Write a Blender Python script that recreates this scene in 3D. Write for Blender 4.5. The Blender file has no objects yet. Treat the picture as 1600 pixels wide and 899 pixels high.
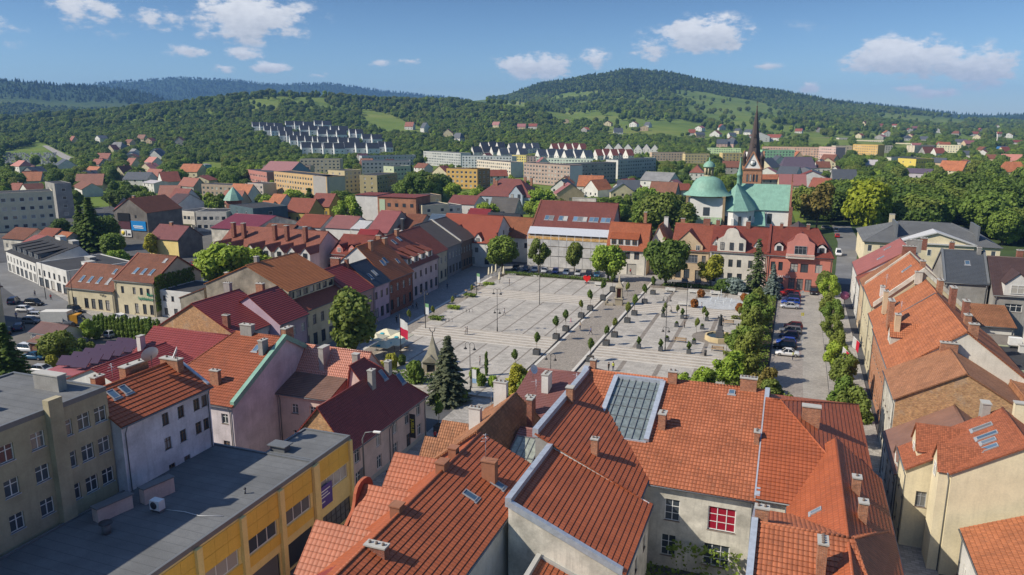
import bpy, math, random
import numpy as np
from mathutils import Vector, Matrix, noise
R = math.radians
rnd = random.Random(7)
SC = bpy.context.scene
COL = SC.collection

# ---------------------------------------------------------------- camera, sky, sun, exposure
CAM_H, FPX, HOR = 44.0, 1170.0, 190.0            # metres above the square, focal length and horizon in 1600-px units
PITCH = math.atan((449.5 - HOR) / FPX)
cam = bpy.data.cameras.new('camera')
cam.sensor_width = 36.0
cam.lens = 36.0 * FPX / 1600.0
cam.clip_start = 0.5
cam.clip_end = 40000
camo = bpy.data.objects.new('camera', cam)
COL.objects.link(camo)
camo.location = (0, 0, CAM_H)
camo.rotation_euler = (math.pi / 2 - PITCH, 0, 0)
SC.camera = camo
SUN_EL, SUN_DIR = 40.0, (-math.cos(R(14)), -math.sin(R(14)))       # towards the sun, on the ground plane
sun = bpy.data.lights.new('sun', 'SUN')
sun.energy = 4.3
sun.angle = R(0.5)
sun.color = (1.0, 0.91, 0.76)
suno = bpy.data.objects.new('sun', sun)
COL.objects.link(suno)
sd = Vector((SUN_DIR[0] * math.cos(R(SUN_EL)), SUN_DIR[1] * math.cos(R(SUN_EL)), math.sin(R(SUN_EL))))
suno.rotation_euler = sd.to_track_quat('Z', 'Y').to_euler()
SC.view_settings.view_transform = 'Standard'
SC.view_settings.look = 'None'
SC.view_settings.exposure = 0.45
SC.view_settings.gamma = 1.0
SC.view_settings.use_curve_mapping = False
SC.cycles.use_denoising = True
SC.cycles.max_bounces = 6
SC.cycles.diffuse_bounces = 3
SC.cycles.glossy_bounces = 2
SC.cycles.transmission_bounces = 2
SC.cycles.volume_bounces = 0
SC.cycles.transparent_max_bounces = 8
SC.cycles.caustics_reflective = False
SC.cycles.caustics_refractive = False
HAZE_DENSITY = 0.00009
SKY_STRENGTH = 0.15

cP, sP = math.cos(PITCH), math.sin(PITCH)
TH = R(20.5)                                       # the town grid is turned against the view
cT, sT = math.cos(TH), math.sin(TH)
def ray(px, py):
    X = (px - 800) / FPX; V = -(py - 449.5) / FPX
    return Vector((X, cP + V * sP, -sP + V * cP))
def at(px, py, z=0.0):
    d = ray(px, py); t = (z - CAM_H) / d.z
    return Vector((d.x * t, d.y * t, z))
def to_uv(p): return (p[0] * cT - p[1] * sT, p[0] * sT + p[1] * cT)
def uvat(px, py, z=0.0): return to_uv(at(px, py, z))
def wxy(u, v, z=0.0): return Vector((u * cT + v * sT, -u * sT + v * cT, z))
def proj(p):
    z = p[2] - CAM_H; d = p[1] * cP - z * sP; u = p[1] * sP + z * cP
    return 800 + FPX * p[0] / d, 449.5 - FPX * u / d

# world: physical sky re-graded by elevation for fill light, plus fair-weather clouds placed by direction
W = bpy.data.worlds.new('World'); SC.world = W; W.use_nodes = True
wt = W.node_tree; wt.nodes.clear()
def wn(t, **k):
    n = wt.nodes.new(t)
    for a, b in k.items(): setattr(n, a, b)
    return n
def wm(op, a, b=None, c=None, clamp=False):
    n = wn('ShaderNodeMath', operation=op); n.use_clamp = clamp
    for i, x in enumerate((a, b, c)):
        if x is None: continue
        if isinstance(x, (int, float)): n.inputs[i].default_value = x
        else: wt.links.new(x, n.inputs[i])
    return n.outputs[0]
sky = wn('ShaderNodeTexSky'); sky.sky_type = 'NISHITA'; sky.sun_disc = False
sky.sun_elevation = R(SUN_EL); sky.sun_rotation = math.atan2(SUN_DIR[0], SUN_DIR[1])
sky.altitude = 400; sky.air_density = 1.0; sky.dust_density = 0.3; sky.ozone_density = 4.0
tc = wn('ShaderNodeTexCoord'); sep = wn('ShaderNodeSeparateXYZ'); wt.links.new(tc.outputs['Generated'], sep.inputs[0])
az = wm('ARCTAN2', sep.outputs[0], sep.outputs[1])
el = wm('ARCSINE', sep.outputs[2])
cmb = wn('ShaderNodeCombineXYZ')
wt.links.new(wm('MULTIPLY', az, 1.0), cmb.inputs[0]); wt.links.new(wm('MULTIPLY', el, 1.9), cmb.inputs[1])
def wnoise(scale, detail, rough=0.6, off=0.0):
    n = wn('ShaderNodeTexNoise'); n.inputs['Scale'].default_value = scale; n.inputs['Detail'].default_value = detail
    n.inputs['Roughness'].default_value = rough
    if off:
        a = wn('ShaderNodeVectorMath', operation='ADD'); a.inputs[1].default_value = (off, off * .7, off * .3)
        wt.links.new(cmb.outputs[0], a.inputs[0]); wt.links.new(a.outputs[0], n.inputs['Vector'])
    else: wt.links.new(cmb.outputs[0], n.inputs['Vector'])
    return n.outputs['Fac']
n1 = wnoise(26, 7, 0.62); n2 = wnoise(70, 5, 0.6, 3.1)
# px, py, half width, half height (in picture units of the photograph), density
CLOUDS = [(140, 15, 76, 28, .50), (240, 28, 60, 20, .45), (395, 30, 92, 30, .85), (350, 55, 50, 13, .5), (300, 78, 40, 9, .55), (375, 84, 45, 9, .5),
          (423, 106, 34, 9, .8), (352, 107, 20, 7, .5), (640, 96, 26, 6, .45), (590, 98, 20, 5, .35), (835, 105, 60, 19, .85), (925, 94, 26, 15, .75),
          (1105, 55, 66, 26, .95), (1020, 75, 36, 22, .55), (1410, 92, 90, 27, 1.0), (1520, 105, 72, 26, .8), (1425, 138, 30, 8, .5), (1470, 146, 45, 10, .4),
          (1265, 136, 16, 9, .7), (1190, 104, 30, 5, .35), (500, 118, 22, 6, .35), (1690, 60, 80, 25, .7), (-90, 40, 110, 26, .7), (1250, 40, 40, 10, .12)]
acc = None; grad = None
for (px, py, hw, hh, den) in CLOUDS:
    d = ray(px, py).normalized(); a0 = math.atan2(d.x, d.y); e0 = math.asin(d.z)
    d2 = ray(px + hw, py).normalized(); rx = abs(math.atan2(d2.x, d2.y) - a0); ry = hh / FPX
    da = wm('DIVIDE', wm('SUBTRACT', az, a0), rx); de = wm('DIVIDE', wm('SUBTRACT', el, e0), ry)
    dn = wm('SQRT', wm('ADD', wm('MULTIPLY', da, da), wm('MULTIPLY', wm('MULTIPLY', de, de), 1.0)))
    f = wm('MULTIPLY', wm('SUBTRACT', 1.45, dn), den)
    g = wm('MULTIPLY', wm('MAXIMUM', f, 0.0), de)
    acc = f if acc is None else wm('MAXIMUM', acc, f)
    grad = g if grad is None else wm('ADD', grad, g)
shape = wm('ADD', acc, wm('ADD', wm('MULTIPLY', wm('SUBTRACT', n1, 0.5), 2.6), wm('MULTIPLY', wm('SUBTRACT', n2, 0.5), 0.55)))
mr = wn('ShaderNodeMapRange', interpolation_type='SMOOTHSTEP')
mr.inputs[1].default_value = 0.22; mr.inputs[2].default_value = 0.72; wt.links.new(shape, mr.inputs[0])
alpha = wm('MULTIPLY', mr.outputs[0], wm('MULTIPLY', acc, 3.0, clamp=True), clamp=True)
alpha = wm('MULTIPLY', alpha, 0.93)
bright = wm('ADD', 0.52, wm('ADD', wm('MULTIPLY', grad, 0.35), wm('MULTIPLY', wm('SUBTRACT', n2, 0.45), 0.5)), clamp=True)
ccol = wn('ShaderNodeMix', data_type='RGBA')
ccol.inputs['A'].default_value = (1.35, 1.6, 2.0, 1); ccol.inputs['B'].default_value = (5.4, 5.4, 5.45, 1)
wt.links.new(bright, ccol.inputs['Factor'])
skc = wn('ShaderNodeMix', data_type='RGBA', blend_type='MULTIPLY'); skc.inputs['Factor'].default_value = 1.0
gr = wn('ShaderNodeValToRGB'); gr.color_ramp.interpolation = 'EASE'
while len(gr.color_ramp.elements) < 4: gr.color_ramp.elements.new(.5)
for e_, (p_, c_) in zip(gr.color_ramp.elements, ((0.0, (.43, .51, .60)), (.24, (.08, .115, .16)), (.46, (.95, .92, .90)), (1.0, (1.15, 1.05, 1.0)))): e_.position = p_; e_.color = (*c_, 1)  # sky dimmed low down, brightened overhead out of view as added fill
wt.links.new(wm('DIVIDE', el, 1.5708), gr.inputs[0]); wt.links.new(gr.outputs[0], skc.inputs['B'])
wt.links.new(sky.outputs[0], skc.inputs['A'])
mx = wn('ShaderNodeMix', data_type='RGBA')
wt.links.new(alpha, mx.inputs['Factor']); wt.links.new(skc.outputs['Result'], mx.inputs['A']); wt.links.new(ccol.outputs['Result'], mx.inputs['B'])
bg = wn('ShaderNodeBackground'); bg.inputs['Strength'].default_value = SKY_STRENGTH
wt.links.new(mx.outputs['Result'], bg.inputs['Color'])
wo = wn('ShaderNodeOutputWorld'); wt.links.new(bg.outputs[0], wo.inputs[0])

# ---------------------------------------------------------------- materials
class NT:
    def __init__(s, name, rough=0.8, spec=0.3):
        s.m = bpy.data.materials.new(name); s.m.use_nodes = True; s.t = s.m.node_tree
        s.b = s.t.nodes['Principled BSDF']; s.b.inputs['Roughness'].default_value = rough
        s.b.inputs['Specular IOR Level'].default_value = spec
        s._uv = None
    def n(s, t, **k):
        x = s.t.nodes.new(t)
        for a, b in k.items(): setattr(x, a, b)
        return x
    def l(s, a, b): s.t.links.new(a, b)
    def put(s, inp, x):
        if isinstance(x, (int, float)): inp.default_value = x
        elif isinstance(x, tuple): inp.default_value = (*x[:3], 1) if len(inp.default_value) == 4 else x
        else: s.l(x, inp)
    def math(s, op, a, b=None, c=None, clamp=False):
        x = s.n('ShaderNodeMath', operation=op); x.use_clamp = clamp
        for i, y in enumerate((a, b, c)):
            if y is not None: s.put(x.inputs[i], y)
        return x.outputs[0]
    def uv(s):
        if s._uv is None:
            s._uv = s.n('ShaderNodeTexCoord')
        return s._uv.outputs['UV']
    def obj(s):
        s.uv(); return s._uv.outputs['Object']
    def pos(s):
        return s.n('ShaderNodeNewGeometry').outputs['Position']
    def noise(s, scale, detail=4, rough=.55, vec=None, sx=1, sy=1):
        v = vec if vec is not None else s.uv()
        if sx != 1 or sy != 1:
            mp = s.n('ShaderNodeVectorMath', operation='MULTIPLY'); mp.inputs[1].default_value = (sx, sy, 1); s.l(v, mp.inputs[0]); v = mp.outputs[0]
        x = s.n('ShaderNodeTexNoise'); x.inputs['Scale'].default_value = scale; x.inputs['Detail'].default_value = detail
        x.inputs['Roughness'].default_value = rough; s.l(v, x.inputs['Vector']); return x.outputs['Fac']
    def ramp(s, f, *stops):
        x = s.n('ShaderNodeValToRGB'); e = x.color_ramp.elements
        while len(e) < len(stops): e.new(0.5)
        for i, (p, c) in enumerate(stops):
            e[i].position = p; e[i].color = (*c[:3], 1) if isinstance(c, tuple) else (c, c, c, 1)
        s.l(f, x.inputs[0]); return x.outputs[0]
    def mix(s, f, a, b, mode='MIX'):
        x = s.n('ShaderNodeMix', data_type='RGBA', blend_type=mode)
        s.put(x.inputs['Factor'], f); s.put(x.inputs['A'], a); s.put(x.inputs['B'], b); return x.outputs['Result']
    def col(s, c): s.put(s.b.inputs['Base Color'], c); return s
    def bump(s, h, strength=0.5, dist=0.02):
        x = s.n('ShaderNodeBump'); x.inputs['Strength'].default_value = strength; x.inputs['Distance'].default_value = dist
        s.l(h, x.inputs['Height']); s.l(x.outputs[0], s.b.inputs['Normal']); return s
    def orand(s): return s.n('ShaderNodeObjectInfo').outputs['Random']
    def island(s): return s.n('ShaderNodeNewGeometry').outputs['Random Per Island']
def sc(c, k): return tuple(min(1, x * k) for x in c)
_MC = {}
def cached(f):
    def g(*a):
        k = (f.__name__, a)
        if k not in _MC: _MC[k] = f(*a)
        return _MC[k]
    return g
@cached
def plaster(c, dirt=0.25):
    dirt = dirt * 1.3
    t = NT('plaster', .9, .2)
    big = t.noise(.35, 5, .6); fine = t.noise(5, 4, .6); drip = t.noise(1.2, 4, .6, None, 2.2, .22)
    f = t.ramp(big, (.3, 1 - dirt * .9), (.7, 1.05))
    a = t.mix(1.0, c, f, 'MULTIPLY')
    d = t.ramp(drip, (.50, 0.0), (.72, 1.0))
    a = t.mix(t.math('MULTIPLY', d, dirt), a, tuple(x * .45 + .02 for x in c))
    a = t.mix(.18, a, t.ramp(fine, (.3, sc(c, .6)), (.7, sc(c, 1.25))))
    t.col(a).bump(fine, .25, .01); return t.m
@cached
def brick(c1=(.34, .17, .085), c2=(.22, .10, .055), mortar=(.36, .31, .25), patch=0.0):
    t = NT('brick_masonry', .9, .2)
    x = t.n('ShaderNodeTexBrick'); x.inputs['Scale'].default_value = 1.0; x.inputs['Brick Width'].default_value = .27; x.inputs['Row Height'].default_value = .085
    x.inputs['Mortar Size'].default_value = .012; x.inputs['Mortar Smooth'].default_value = .3; x.inputs['Bias'].default_value = 0
    t.put(x.inputs['Color1'], c1); t.put(x.inputs['Color2'], c2); t.put(x.inputs['Mortar'], mortar); t.l(t.uv(), x.inputs['Vector'])
    a = x.outputs['Color']
    n = t.noise(1.6, 6, .7); a = t.mix(.75, a, t.ramp(n, (.3, .55), (.5, 1.0), (.7, 1.35)), 'MULTIPLY')
    vv = t.noise(7, 3, .7, None, .45, 1.4); a = t.mix(.6, a, t.ramp(vv, (.35, (.55, .5, .48)), (.65, (1.4, 1.25, 1.05))), 'MULTIPLY')
    if patch: a = t.mix(t.math('MULTIPLY', t.ramp(t.noise(.5, 5, .6), (.55, 0.0), (.62, 1.0)), patch), a, (.36, .33, .28))
    t.col(a).bump(t.math('ADD', x.outputs['Fac'], n), -.6, .012); return t.m
@cached
def tile(c, w=.24, h=.34, var=.25, rough=.62, prof=1.0, age=.3, spec=.35):
    """clay or pressed-metal roof tiles: one colour per tile, rolled profile across, courses are geometry"""
    t = NT('roof_tile', rough, spec); t.m['course'] = h
    s = t.n('ShaderNodeSeparateXYZ'); t.l(t.uv(), s.inputs[0])
    cx = t.math('DIVIDE', s.outputs[0], w); cy = t.math('DIVIDE', s.outputs[1], h)
    fx = t.math('FLOOR', cx); fy = t.math('FLOOR', cy)
    cb = t.n('ShaderNodeCombineXYZ'); t.l(fx, cb.inputs[0]); t.l(fy, cb.inputs[1])
    wn_ = t.n('ShaderNodeTexWhiteNoise', noise_dimensions='2D'); t.l(cb.outputs[0], wn_.inputs[0])
    a = t.mix(1.0, c, t.ramp(wn_.outputs['Value'], (0.0, 1 - var), (1.0, 1 + var)), 'MULTIPLY')
    n = t.noise(.35, 5, .65); a = t.mix(age, a, t.ramp(n, (.35, sc(c, .55)), (.55, c), (.75, tuple(x * 1.2 + .02 for x in c))))
    st = t.noise(1.3, 4, .6, None, 1.8, .25); a = t.mix(t.math('MULTIPLY', t.ramp(st, (.55, 0.0), (.75, 1.0)), age), a, (c[0] * .4 + .03, c[1] * .5 + .03, c[2] * .5 + .025))
    t.col(a)
    roll = t.math('ABSOLUTE', t.math('SINE', t.math('MULTIPLY', cx, math.pi)))
    fr = t.math('FRACT', cy); lip = t.math('SUBTRACT', 1.0, t.math('POWER', fr, 6.0))
    hgt = t.math('ADD', t.math('MULTIPLY', roll, prof), t.math('MULTIPLY', lip, .35))
    sp = t.noise(2.6, 6, .75); pz = t.noise(.9, 3, .6)
    a = t.mix(t.math('MULTIPLY', t.math('MULTIPLY', t.ramp(sp, (.56, 0.0), (.66, 1.0)), t.ramp(pz, (.45, 0.0), (.6, 1.0))), min(1.0, age * 1.5)), a, (.10, .085, .06))       # lichen and soot in patches
    gap = t.math('MAXIMUM', t.math('MULTIPLY', t.math('LESS_THAN', roll, .30), .42), t.math('MULTIPLY', t.math('GREATER_THAN', fr, .86), .5))   # soot in the joints between tiles
    t.col(t.mix(gap, a, sc(c, .33)))
    t.bump(t.math('ADD', hgt, t.math('MULTIPLY', t.noise(14, 3), .25)), .9, .045); return t.m
@cached
def sheet(c, w=.5, rough=.45, age=.3):
    """standing-seam or plain metal sheet roofing"""
    t = NT('sheet_metal_roof', rough, .4)
    s = t.n('ShaderNodeSeparateXYZ'); t.l(t.uv(), s.inputs[0])
    fr = t.math('FRACT', t.math('DIVIDE', s.outputs[0], w))
    seam = t.math('LESS_THAN', fr, .10)
    n = t.noise(.5, 5, .65); st = t.noise(1.1, 4, .6, None, 2.0, .2)
    a = t.mix(age, c, t.ramp(n, (.3, sc(c, .6)), (.7, sc(c, 1.35))))
    a = t.mix(t.math('MULTIPLY', t.ramp(st, (.5, 0.0), (.75, 1.0)), age), a, tuple(x * .5 + .04 for x in c))
    t.col(a).bump(seam, .8, .03); return t.m
@cached
def felt(c=(.085, .088, .095), age=.5):
    t = NT('roofing_felt', .9, .25)
    n = t.noise(.22, 6, .65); f = t.noise(9, 3, .7)
    s = t.n('ShaderNodeSeparateXYZ'); t.l(t.uv(), s.inputs[0])
    lap = t.math('LESS_THAN', t.math('FRACT', t.math('DIVIDE', s.outputs[1], 1.05)), .07)
    a = t.mix(age, c, t.ramp(n, (.3, sc(c, .5)), (.5, c), (.60, sc(c, 1.5)), (.64, sc(c, 1.1)), (.75, sc(c, 1.9))))
    a = t.mix(.3, a, t.ramp(f, (.3, sc(c, .6)), (.7, sc(c, 1.5))))
    a = t.mix(t.math('MULTIPLY', lap, .5), a, sc(c, .5))
    t.col(a).bump(f, .4, .01); return t.m
@cached
def plain(c, rough=.6, metal=0.0, var=.15, spec=.4):
    t = NT('painted_surface', rough, spec); t.b.inputs['Metallic'].default_value = metal
    n = t.noise(2.2, 4, .6, t.obj()); t.col(t.mix(var, c, t.ramp(n, (.3, sc(c, .5)), (.7, sc(c, 1.5))))); return t.m
@cached
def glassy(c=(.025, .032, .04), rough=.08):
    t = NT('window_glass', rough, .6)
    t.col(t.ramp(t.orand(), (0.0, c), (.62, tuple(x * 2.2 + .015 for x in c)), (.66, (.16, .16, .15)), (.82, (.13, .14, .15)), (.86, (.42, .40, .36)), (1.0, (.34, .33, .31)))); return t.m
@cached
def leafy(c1, c2, wob=1.0):
    t = NT('foliage', .62, .25)
    isl = t.island(); o = t.orand()
    a = t.mix(isl, c1, c2)
    a = t.mix(t.math('MULTIPLY', o, .5 * wob), a, (c2[0] * 1.15, c2[1] * .98, c2[2] * .8))
    t.col(a)
    t.b.inputs['Subsurface Weight'].default_value = 0.0
    tr = t.n('ShaderNodeBsdfTranslucent'); t.l(t.mix(.5, a, (.16, .22, .02)), tr.inputs[0])
    ms = t.n('ShaderNodeMixShader'); ms.inputs[0].default_value = .34
    out = t.t.nodes['Material Output']
    t.l(t.b.outputs[0], ms.inputs[1]); t.l(tr.outputs[0], ms.inputs[2]); t.l(ms.outputs[0], out.inputs[0]); return t.m
@cached
def paving(c, w, h, var=.18, joint=.02, jc=.55, big=.35):
    t = NT('stone_paving', .82, .3)
    x = t.n('ShaderNodeTexBrick'); x.inputs['Scale'].default_value = 1; x.inputs['Brick Width'].default_value = w; x.inputs['Row Height'].default_value = h
    x.inputs['Mortar Size'].default_value = joint; x.inputs['Bias'].default_value = 0
    t.put(x.inputs['Color1'], sc(c, 1 - var)); t.put(x.inputs['Color2'], sc(c, 1 + var)); t.put(x.inputs['Mortar'], sc(c, jc)); t.l(t.uv(), x.inputs['Vector'])
    n = t.noise(.16, 6, .7); f = t.noise(2.5, 5, .7)
    a = t.mix(big, x.outputs['Color'], t.ramp(n, (.3, .45), (.5, 1.0), (.7, 1.35)), 'MULTIPLY')
    a = t.mix(.4, a, t.ramp(f, (.3, .6), (.7, 1.3)), 'MULTIPLY')
    t.col(a); return t.m
@cached
def asphalt(c=(.075, .076, .08)):
    t = NT('asphalt', .88, .25)
    n = t.noise(.12, 6, .7); f = t.noise(6, 4, .7)
    a = t.mix(.8, c, t.ramp(n, (.3, sc(c, .6)), (.5, c), (.7, sc(c, 1.6)))); a = t.mix(.3, a, t.ramp(f, (.3, sc(c, .5)), (.7, sc(c, 1.7))))
    t.col(a); return t.m
# ---------------------------------------------------------------- mesh helpers
class MB:
    """collects faces, gives every face a UV in metres (along the eave, up the slope), links ONE mesh object"""
    def __init__(s): s.v = []; s.f = []; s.m = []; s.uvs = []; s.off = (rnd.uniform(0, 40), rnd.uniform(0, 40)); s.sm = []
    def poly(s, pts, m=0, uv=None, smooth=False):
        pts = [Vector(p) for p in pts]
        if len(pts) < 3: return
        b = len(s.v); s.v += pts; s.f.append(tuple(range(b, b + len(pts)))); s.m.append(m); s.sm.append(smooth)
        if uv is None:
            n = Vector((0, 0, 0))
            for i in range(len(pts)):
                n += pts[i].cross(pts[(i + 1) % len(pts)])
            if n.length < 1e-9: n = Vector((0, 0, 1))
            n.normalize()
            if n.z < -.001: n = -n
            h = Vector((0, 0, 1)).cross(n)
            h = Vector((1, 0, 0)) if h.length < .03 else h.normalized()
            q = n.cross(h)
            uv = [(p.dot(h) + s.off[0], p.dot(q) + s.off[1]) for p in pts]
        s.uvs += uv
    def box(s, x0, y0, z0, x1, y1, z1, m=0, bottom=False):
        P = [(x0, y0, z0), (x1, y0, z0), (x1, y1, z0), (x0, y1, z0), (x0, y0, z1), (x1, y0, z1), (x1, y1, z1), (x0, y1, z1)]
        for q in ((0, 1, 5, 4), (1, 2, 6, 5), (2, 3, 7, 6), (3, 0, 4, 7), (4, 5, 6, 7)) + (((3, 2, 1, 0),) if bottom else ()):
            s.poly([P[i] for i in q], m)
    def beam(s, a, b, w, h, m=0):
        """square bar from a to b"""
        a, b = Vector(a), Vector(b); d = (b - a).normalized()
        x = d.cross(Vector((0, 0, 1))); x = Vector((1, 0, 0)) if x.length < .01 else x.normalized()
        y = x.cross(d)
        c = [(-w / 2, -h / 2), (w / 2, -h / 2), (w / 2, h / 2), (-w / 2, h / 2)]
        A = [a + x * i + y * j for i, j in c]; B = [b + x * i + y * j for i, j in c]
        for i in range(4): s.poly([A[i], A[(i + 1) % 4], B[(i + 1) % 4], B[i]], m)
        s.poly(A[::-1], m); s.poly(B, m)
    def tube(s, pts, rad, n=8, m=0, cap=True, smooth=True):
        pts = [Vector(p) for p in pts]; rs = rad if isinstance(rad, (list, tuple)) else [rad] * len(pts); rings = []
        for i, p in enumerate(pts):
            d = (pts[min(i + 1, len(pts) - 1)] - pts[max(i - 1, 0)]).normalized()
            x = d.cross(Vector((0, 1, 0))) if abs(d.y) < .9 else d.cross(Vector((1, 0, 0)))
            x.normalize(); y = d.cross(x)
            rings.append([p + (x * math.cos(2 * math.pi * k / n) + y * math.sin(2 * math.pi * k / n)) * rs[i] for k in range(n)])
        for i in range(len(rings) - 1):
            for k in range(n): s.poly([rings[i][k], rings[i][(k + 1) % n], rings[i + 1][(k + 1) % n], rings[i + 1][k]], m, None, smooth)
        if cap: s.poly(rings[0][::-1], m); s.poly(rings[-1], m)
    def lathe(s, prof, n=16, m=0, c=(0, 0), rot=0, sx=1, sy=1, smooth=True):
        rings = [[Vector((c[0] + r * sx * math.cos(rot + 2 * math.pi * k / n), c[1] + r * sy * math.sin(rot + 2 * math.pi * k / n), z)) for k in range(n)] for r, z in prof]
        for i in range(len(rings) - 1):
            for k in range(n):
                q = [rings[i][k], rings[i][(k + 1) % n], rings[i + 1][(k + 1) % n], rings[i + 1][k]]
                if prof[i + 1][0] < 1e-6: q = q[:3]
                if prof[i][0] < 1e-6: q = [q[0], q[2], q[3]]
                s.poly(q, m, None, smooth)
    def obox(s, c, ax, ay, az, m=0):
        """oriented box: centre and three half-extent vectors"""
        c, ax, ay, az = Vector(c), Vector(ax), Vector(ay), Vector(az)
        P = [c + ax * i + ay * j + az * k for k in (-1, 1) for i, j in ((-1, -1), (1, -1), (1, 1), (-1, 1))]
        for q in ((0, 1, 5, 4), (1, 2, 6, 5), (2, 3, 7, 6), (3, 0, 4, 7), (4, 5, 6, 7), (3, 2, 1, 0)): s.poly([P[i] for i in q], m)
    def mesh(s, name, mats):
        me = bpy.data.meshes.new(name)
        me.from_pydata([tuple(v) for v in s.v], [], s.f)
        for m in (mats if isinstance(mats, (list, tuple)) else [mats]): me.materials.append(m)
        me.polygons.foreach_set('material_index', s.m); me.polygons.foreach_set('use_smooth', s.sm)
        l = me.uv_layers.new(name='UVMap'); l.data.foreach_set('uv', [c for q in s.uvs for c in q])
        if any(s.sm):
            import bmesh
            bm = bmesh.new(); bm.from_mesh(me); bmesh.ops.remove_doubles(bm, verts=bm.verts, dist=1e-4); bm.to_mesh(me); bm.free()
        me.update(); return me
    def build(s, name, mats, parent=None, loc=None, rz=None):
        if not s.f: return None
        return link(s.mesh(name, mats), name, parent, loc, rz)
def link(me, name, parent=None, loc=None, rz=None):
    o = bpy.data.objects.new(name, me); COL.objects.link(o)
    if parent: o.parent = parent
    if loc is not None: o.location = loc
    if rz is not None: o.rotation_euler[2] = rz
    return o
def tag(o, label=None, cat=None, group=None, kind=None):
    if label: o['label'] = label
    if cat: o['category'] = cat
    if group: o['group'] = group
    if kind: o['kind'] = kind
    return o
def thing(name, label, cat, loc=(0, 0, 0), rz=0.0, group=None):
    o = bpy.data.objects.new(name, None); COL.objects.link(o); o.empty_display_size = .5
    o.location = loc; o.rotation_euler[2] = rz
    return tag(o, label, cat, group)
KIDS = {}
def copy_tree(o, parent=None):
    c = o.copy(); COL.objects.link(c)
    if parent: c.parent = parent
    for ch in list(o.children): copy_tree(ch, c)
    return c
def clip(poly, k, lim, keep_ge):
    out = []
    for i in range(len(poly)):
        a, b = poly[i], poly[(i + 1) % len(poly)]
        ia = a[k] >= lim - 1e-9 if keep_ge else a[k] <= lim + 1e-9
        ib = b[k] >= lim - 1e-9 if keep_ge else b[k] <= lim + 1e-9
        if ia: out.append(a)
        if ia != ib:
            t = (lim - a[k]) / (b[k] - a[k]); out.append((a[0] + (b[0] - a[0]) * t, a[1] + (b[1] - a[1]) * t))
    return out
def roof_plane(mb, pts, course=.34, lift=None, thick=.12, m=0):
    """a sloping roof face; with course > 0 every row of tiles is its own tilted strip with a real lip"""
    pts = [Vector(p) for p in pts]
    n = Vector((0, 0, 0))
    for i in range(len(pts)): n += pts[i].cross(pts[(i + 1) % len(pts)])
    n.normalize(); lift = lift or min(.06, .02 + .065 * course)
    if n.z < 0: n = -n; pts = pts[::-1]
    h = Vector((0, 0, 1)).cross(n)
    if h.length < .02: course = 0; h = Vector((1, 0, 0))
    h.normalize(); q = n.cross(h); o = pts[0]
    for i in range(len(pts)):
        a, b = pts[i], pts[(i + 1) % len(pts)]; mb.poly([a - n * thick, b - n * thick, b, a], m)
    mb.poly([p - n * thick for p in pts[::-1]], m)
    if not course: mb.poly(pts, m); return
    P = [((p - o).dot(h), (p - o).dot(q)) for p in pts]
    s0 = min(p[1] for p in P); s1 = max(p[1] for p in P); k = max(1, round((s1 - s0) / course)); st = (s1 - s0) / k
    for i in range(k):
        a, b = s0 + i * st, s0 + (i + 1) * st
        c = clip(clip(P, 1, a, True), 1, b, False)
        if len(c) < 3: continue
        W3 = [o + h * x + q * y + n * (lift * (1 - (y - a) / st) + .004) for x, y in c]
        mb.poly(W3, m, [(x + mb.off[0], (y - s0) / st * course + .002 * (1 if y < a + st / 2 else -1)) for x, y in c])
        for j in range(len(c)):
            e, g = c[j], c[(j + 1) % len(c)]
            if abs(e[1] - a) < 1e-6 and abs(g[1] - a) < 1e-6 and abs(e[0] - g[0]) > 1e-4:
                mb.poly([W3[j] - n * lift, W3[(j + 1) % len(c)] - n * lift, W3[(j + 1) % len(c)], W3[j]], m)

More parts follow.
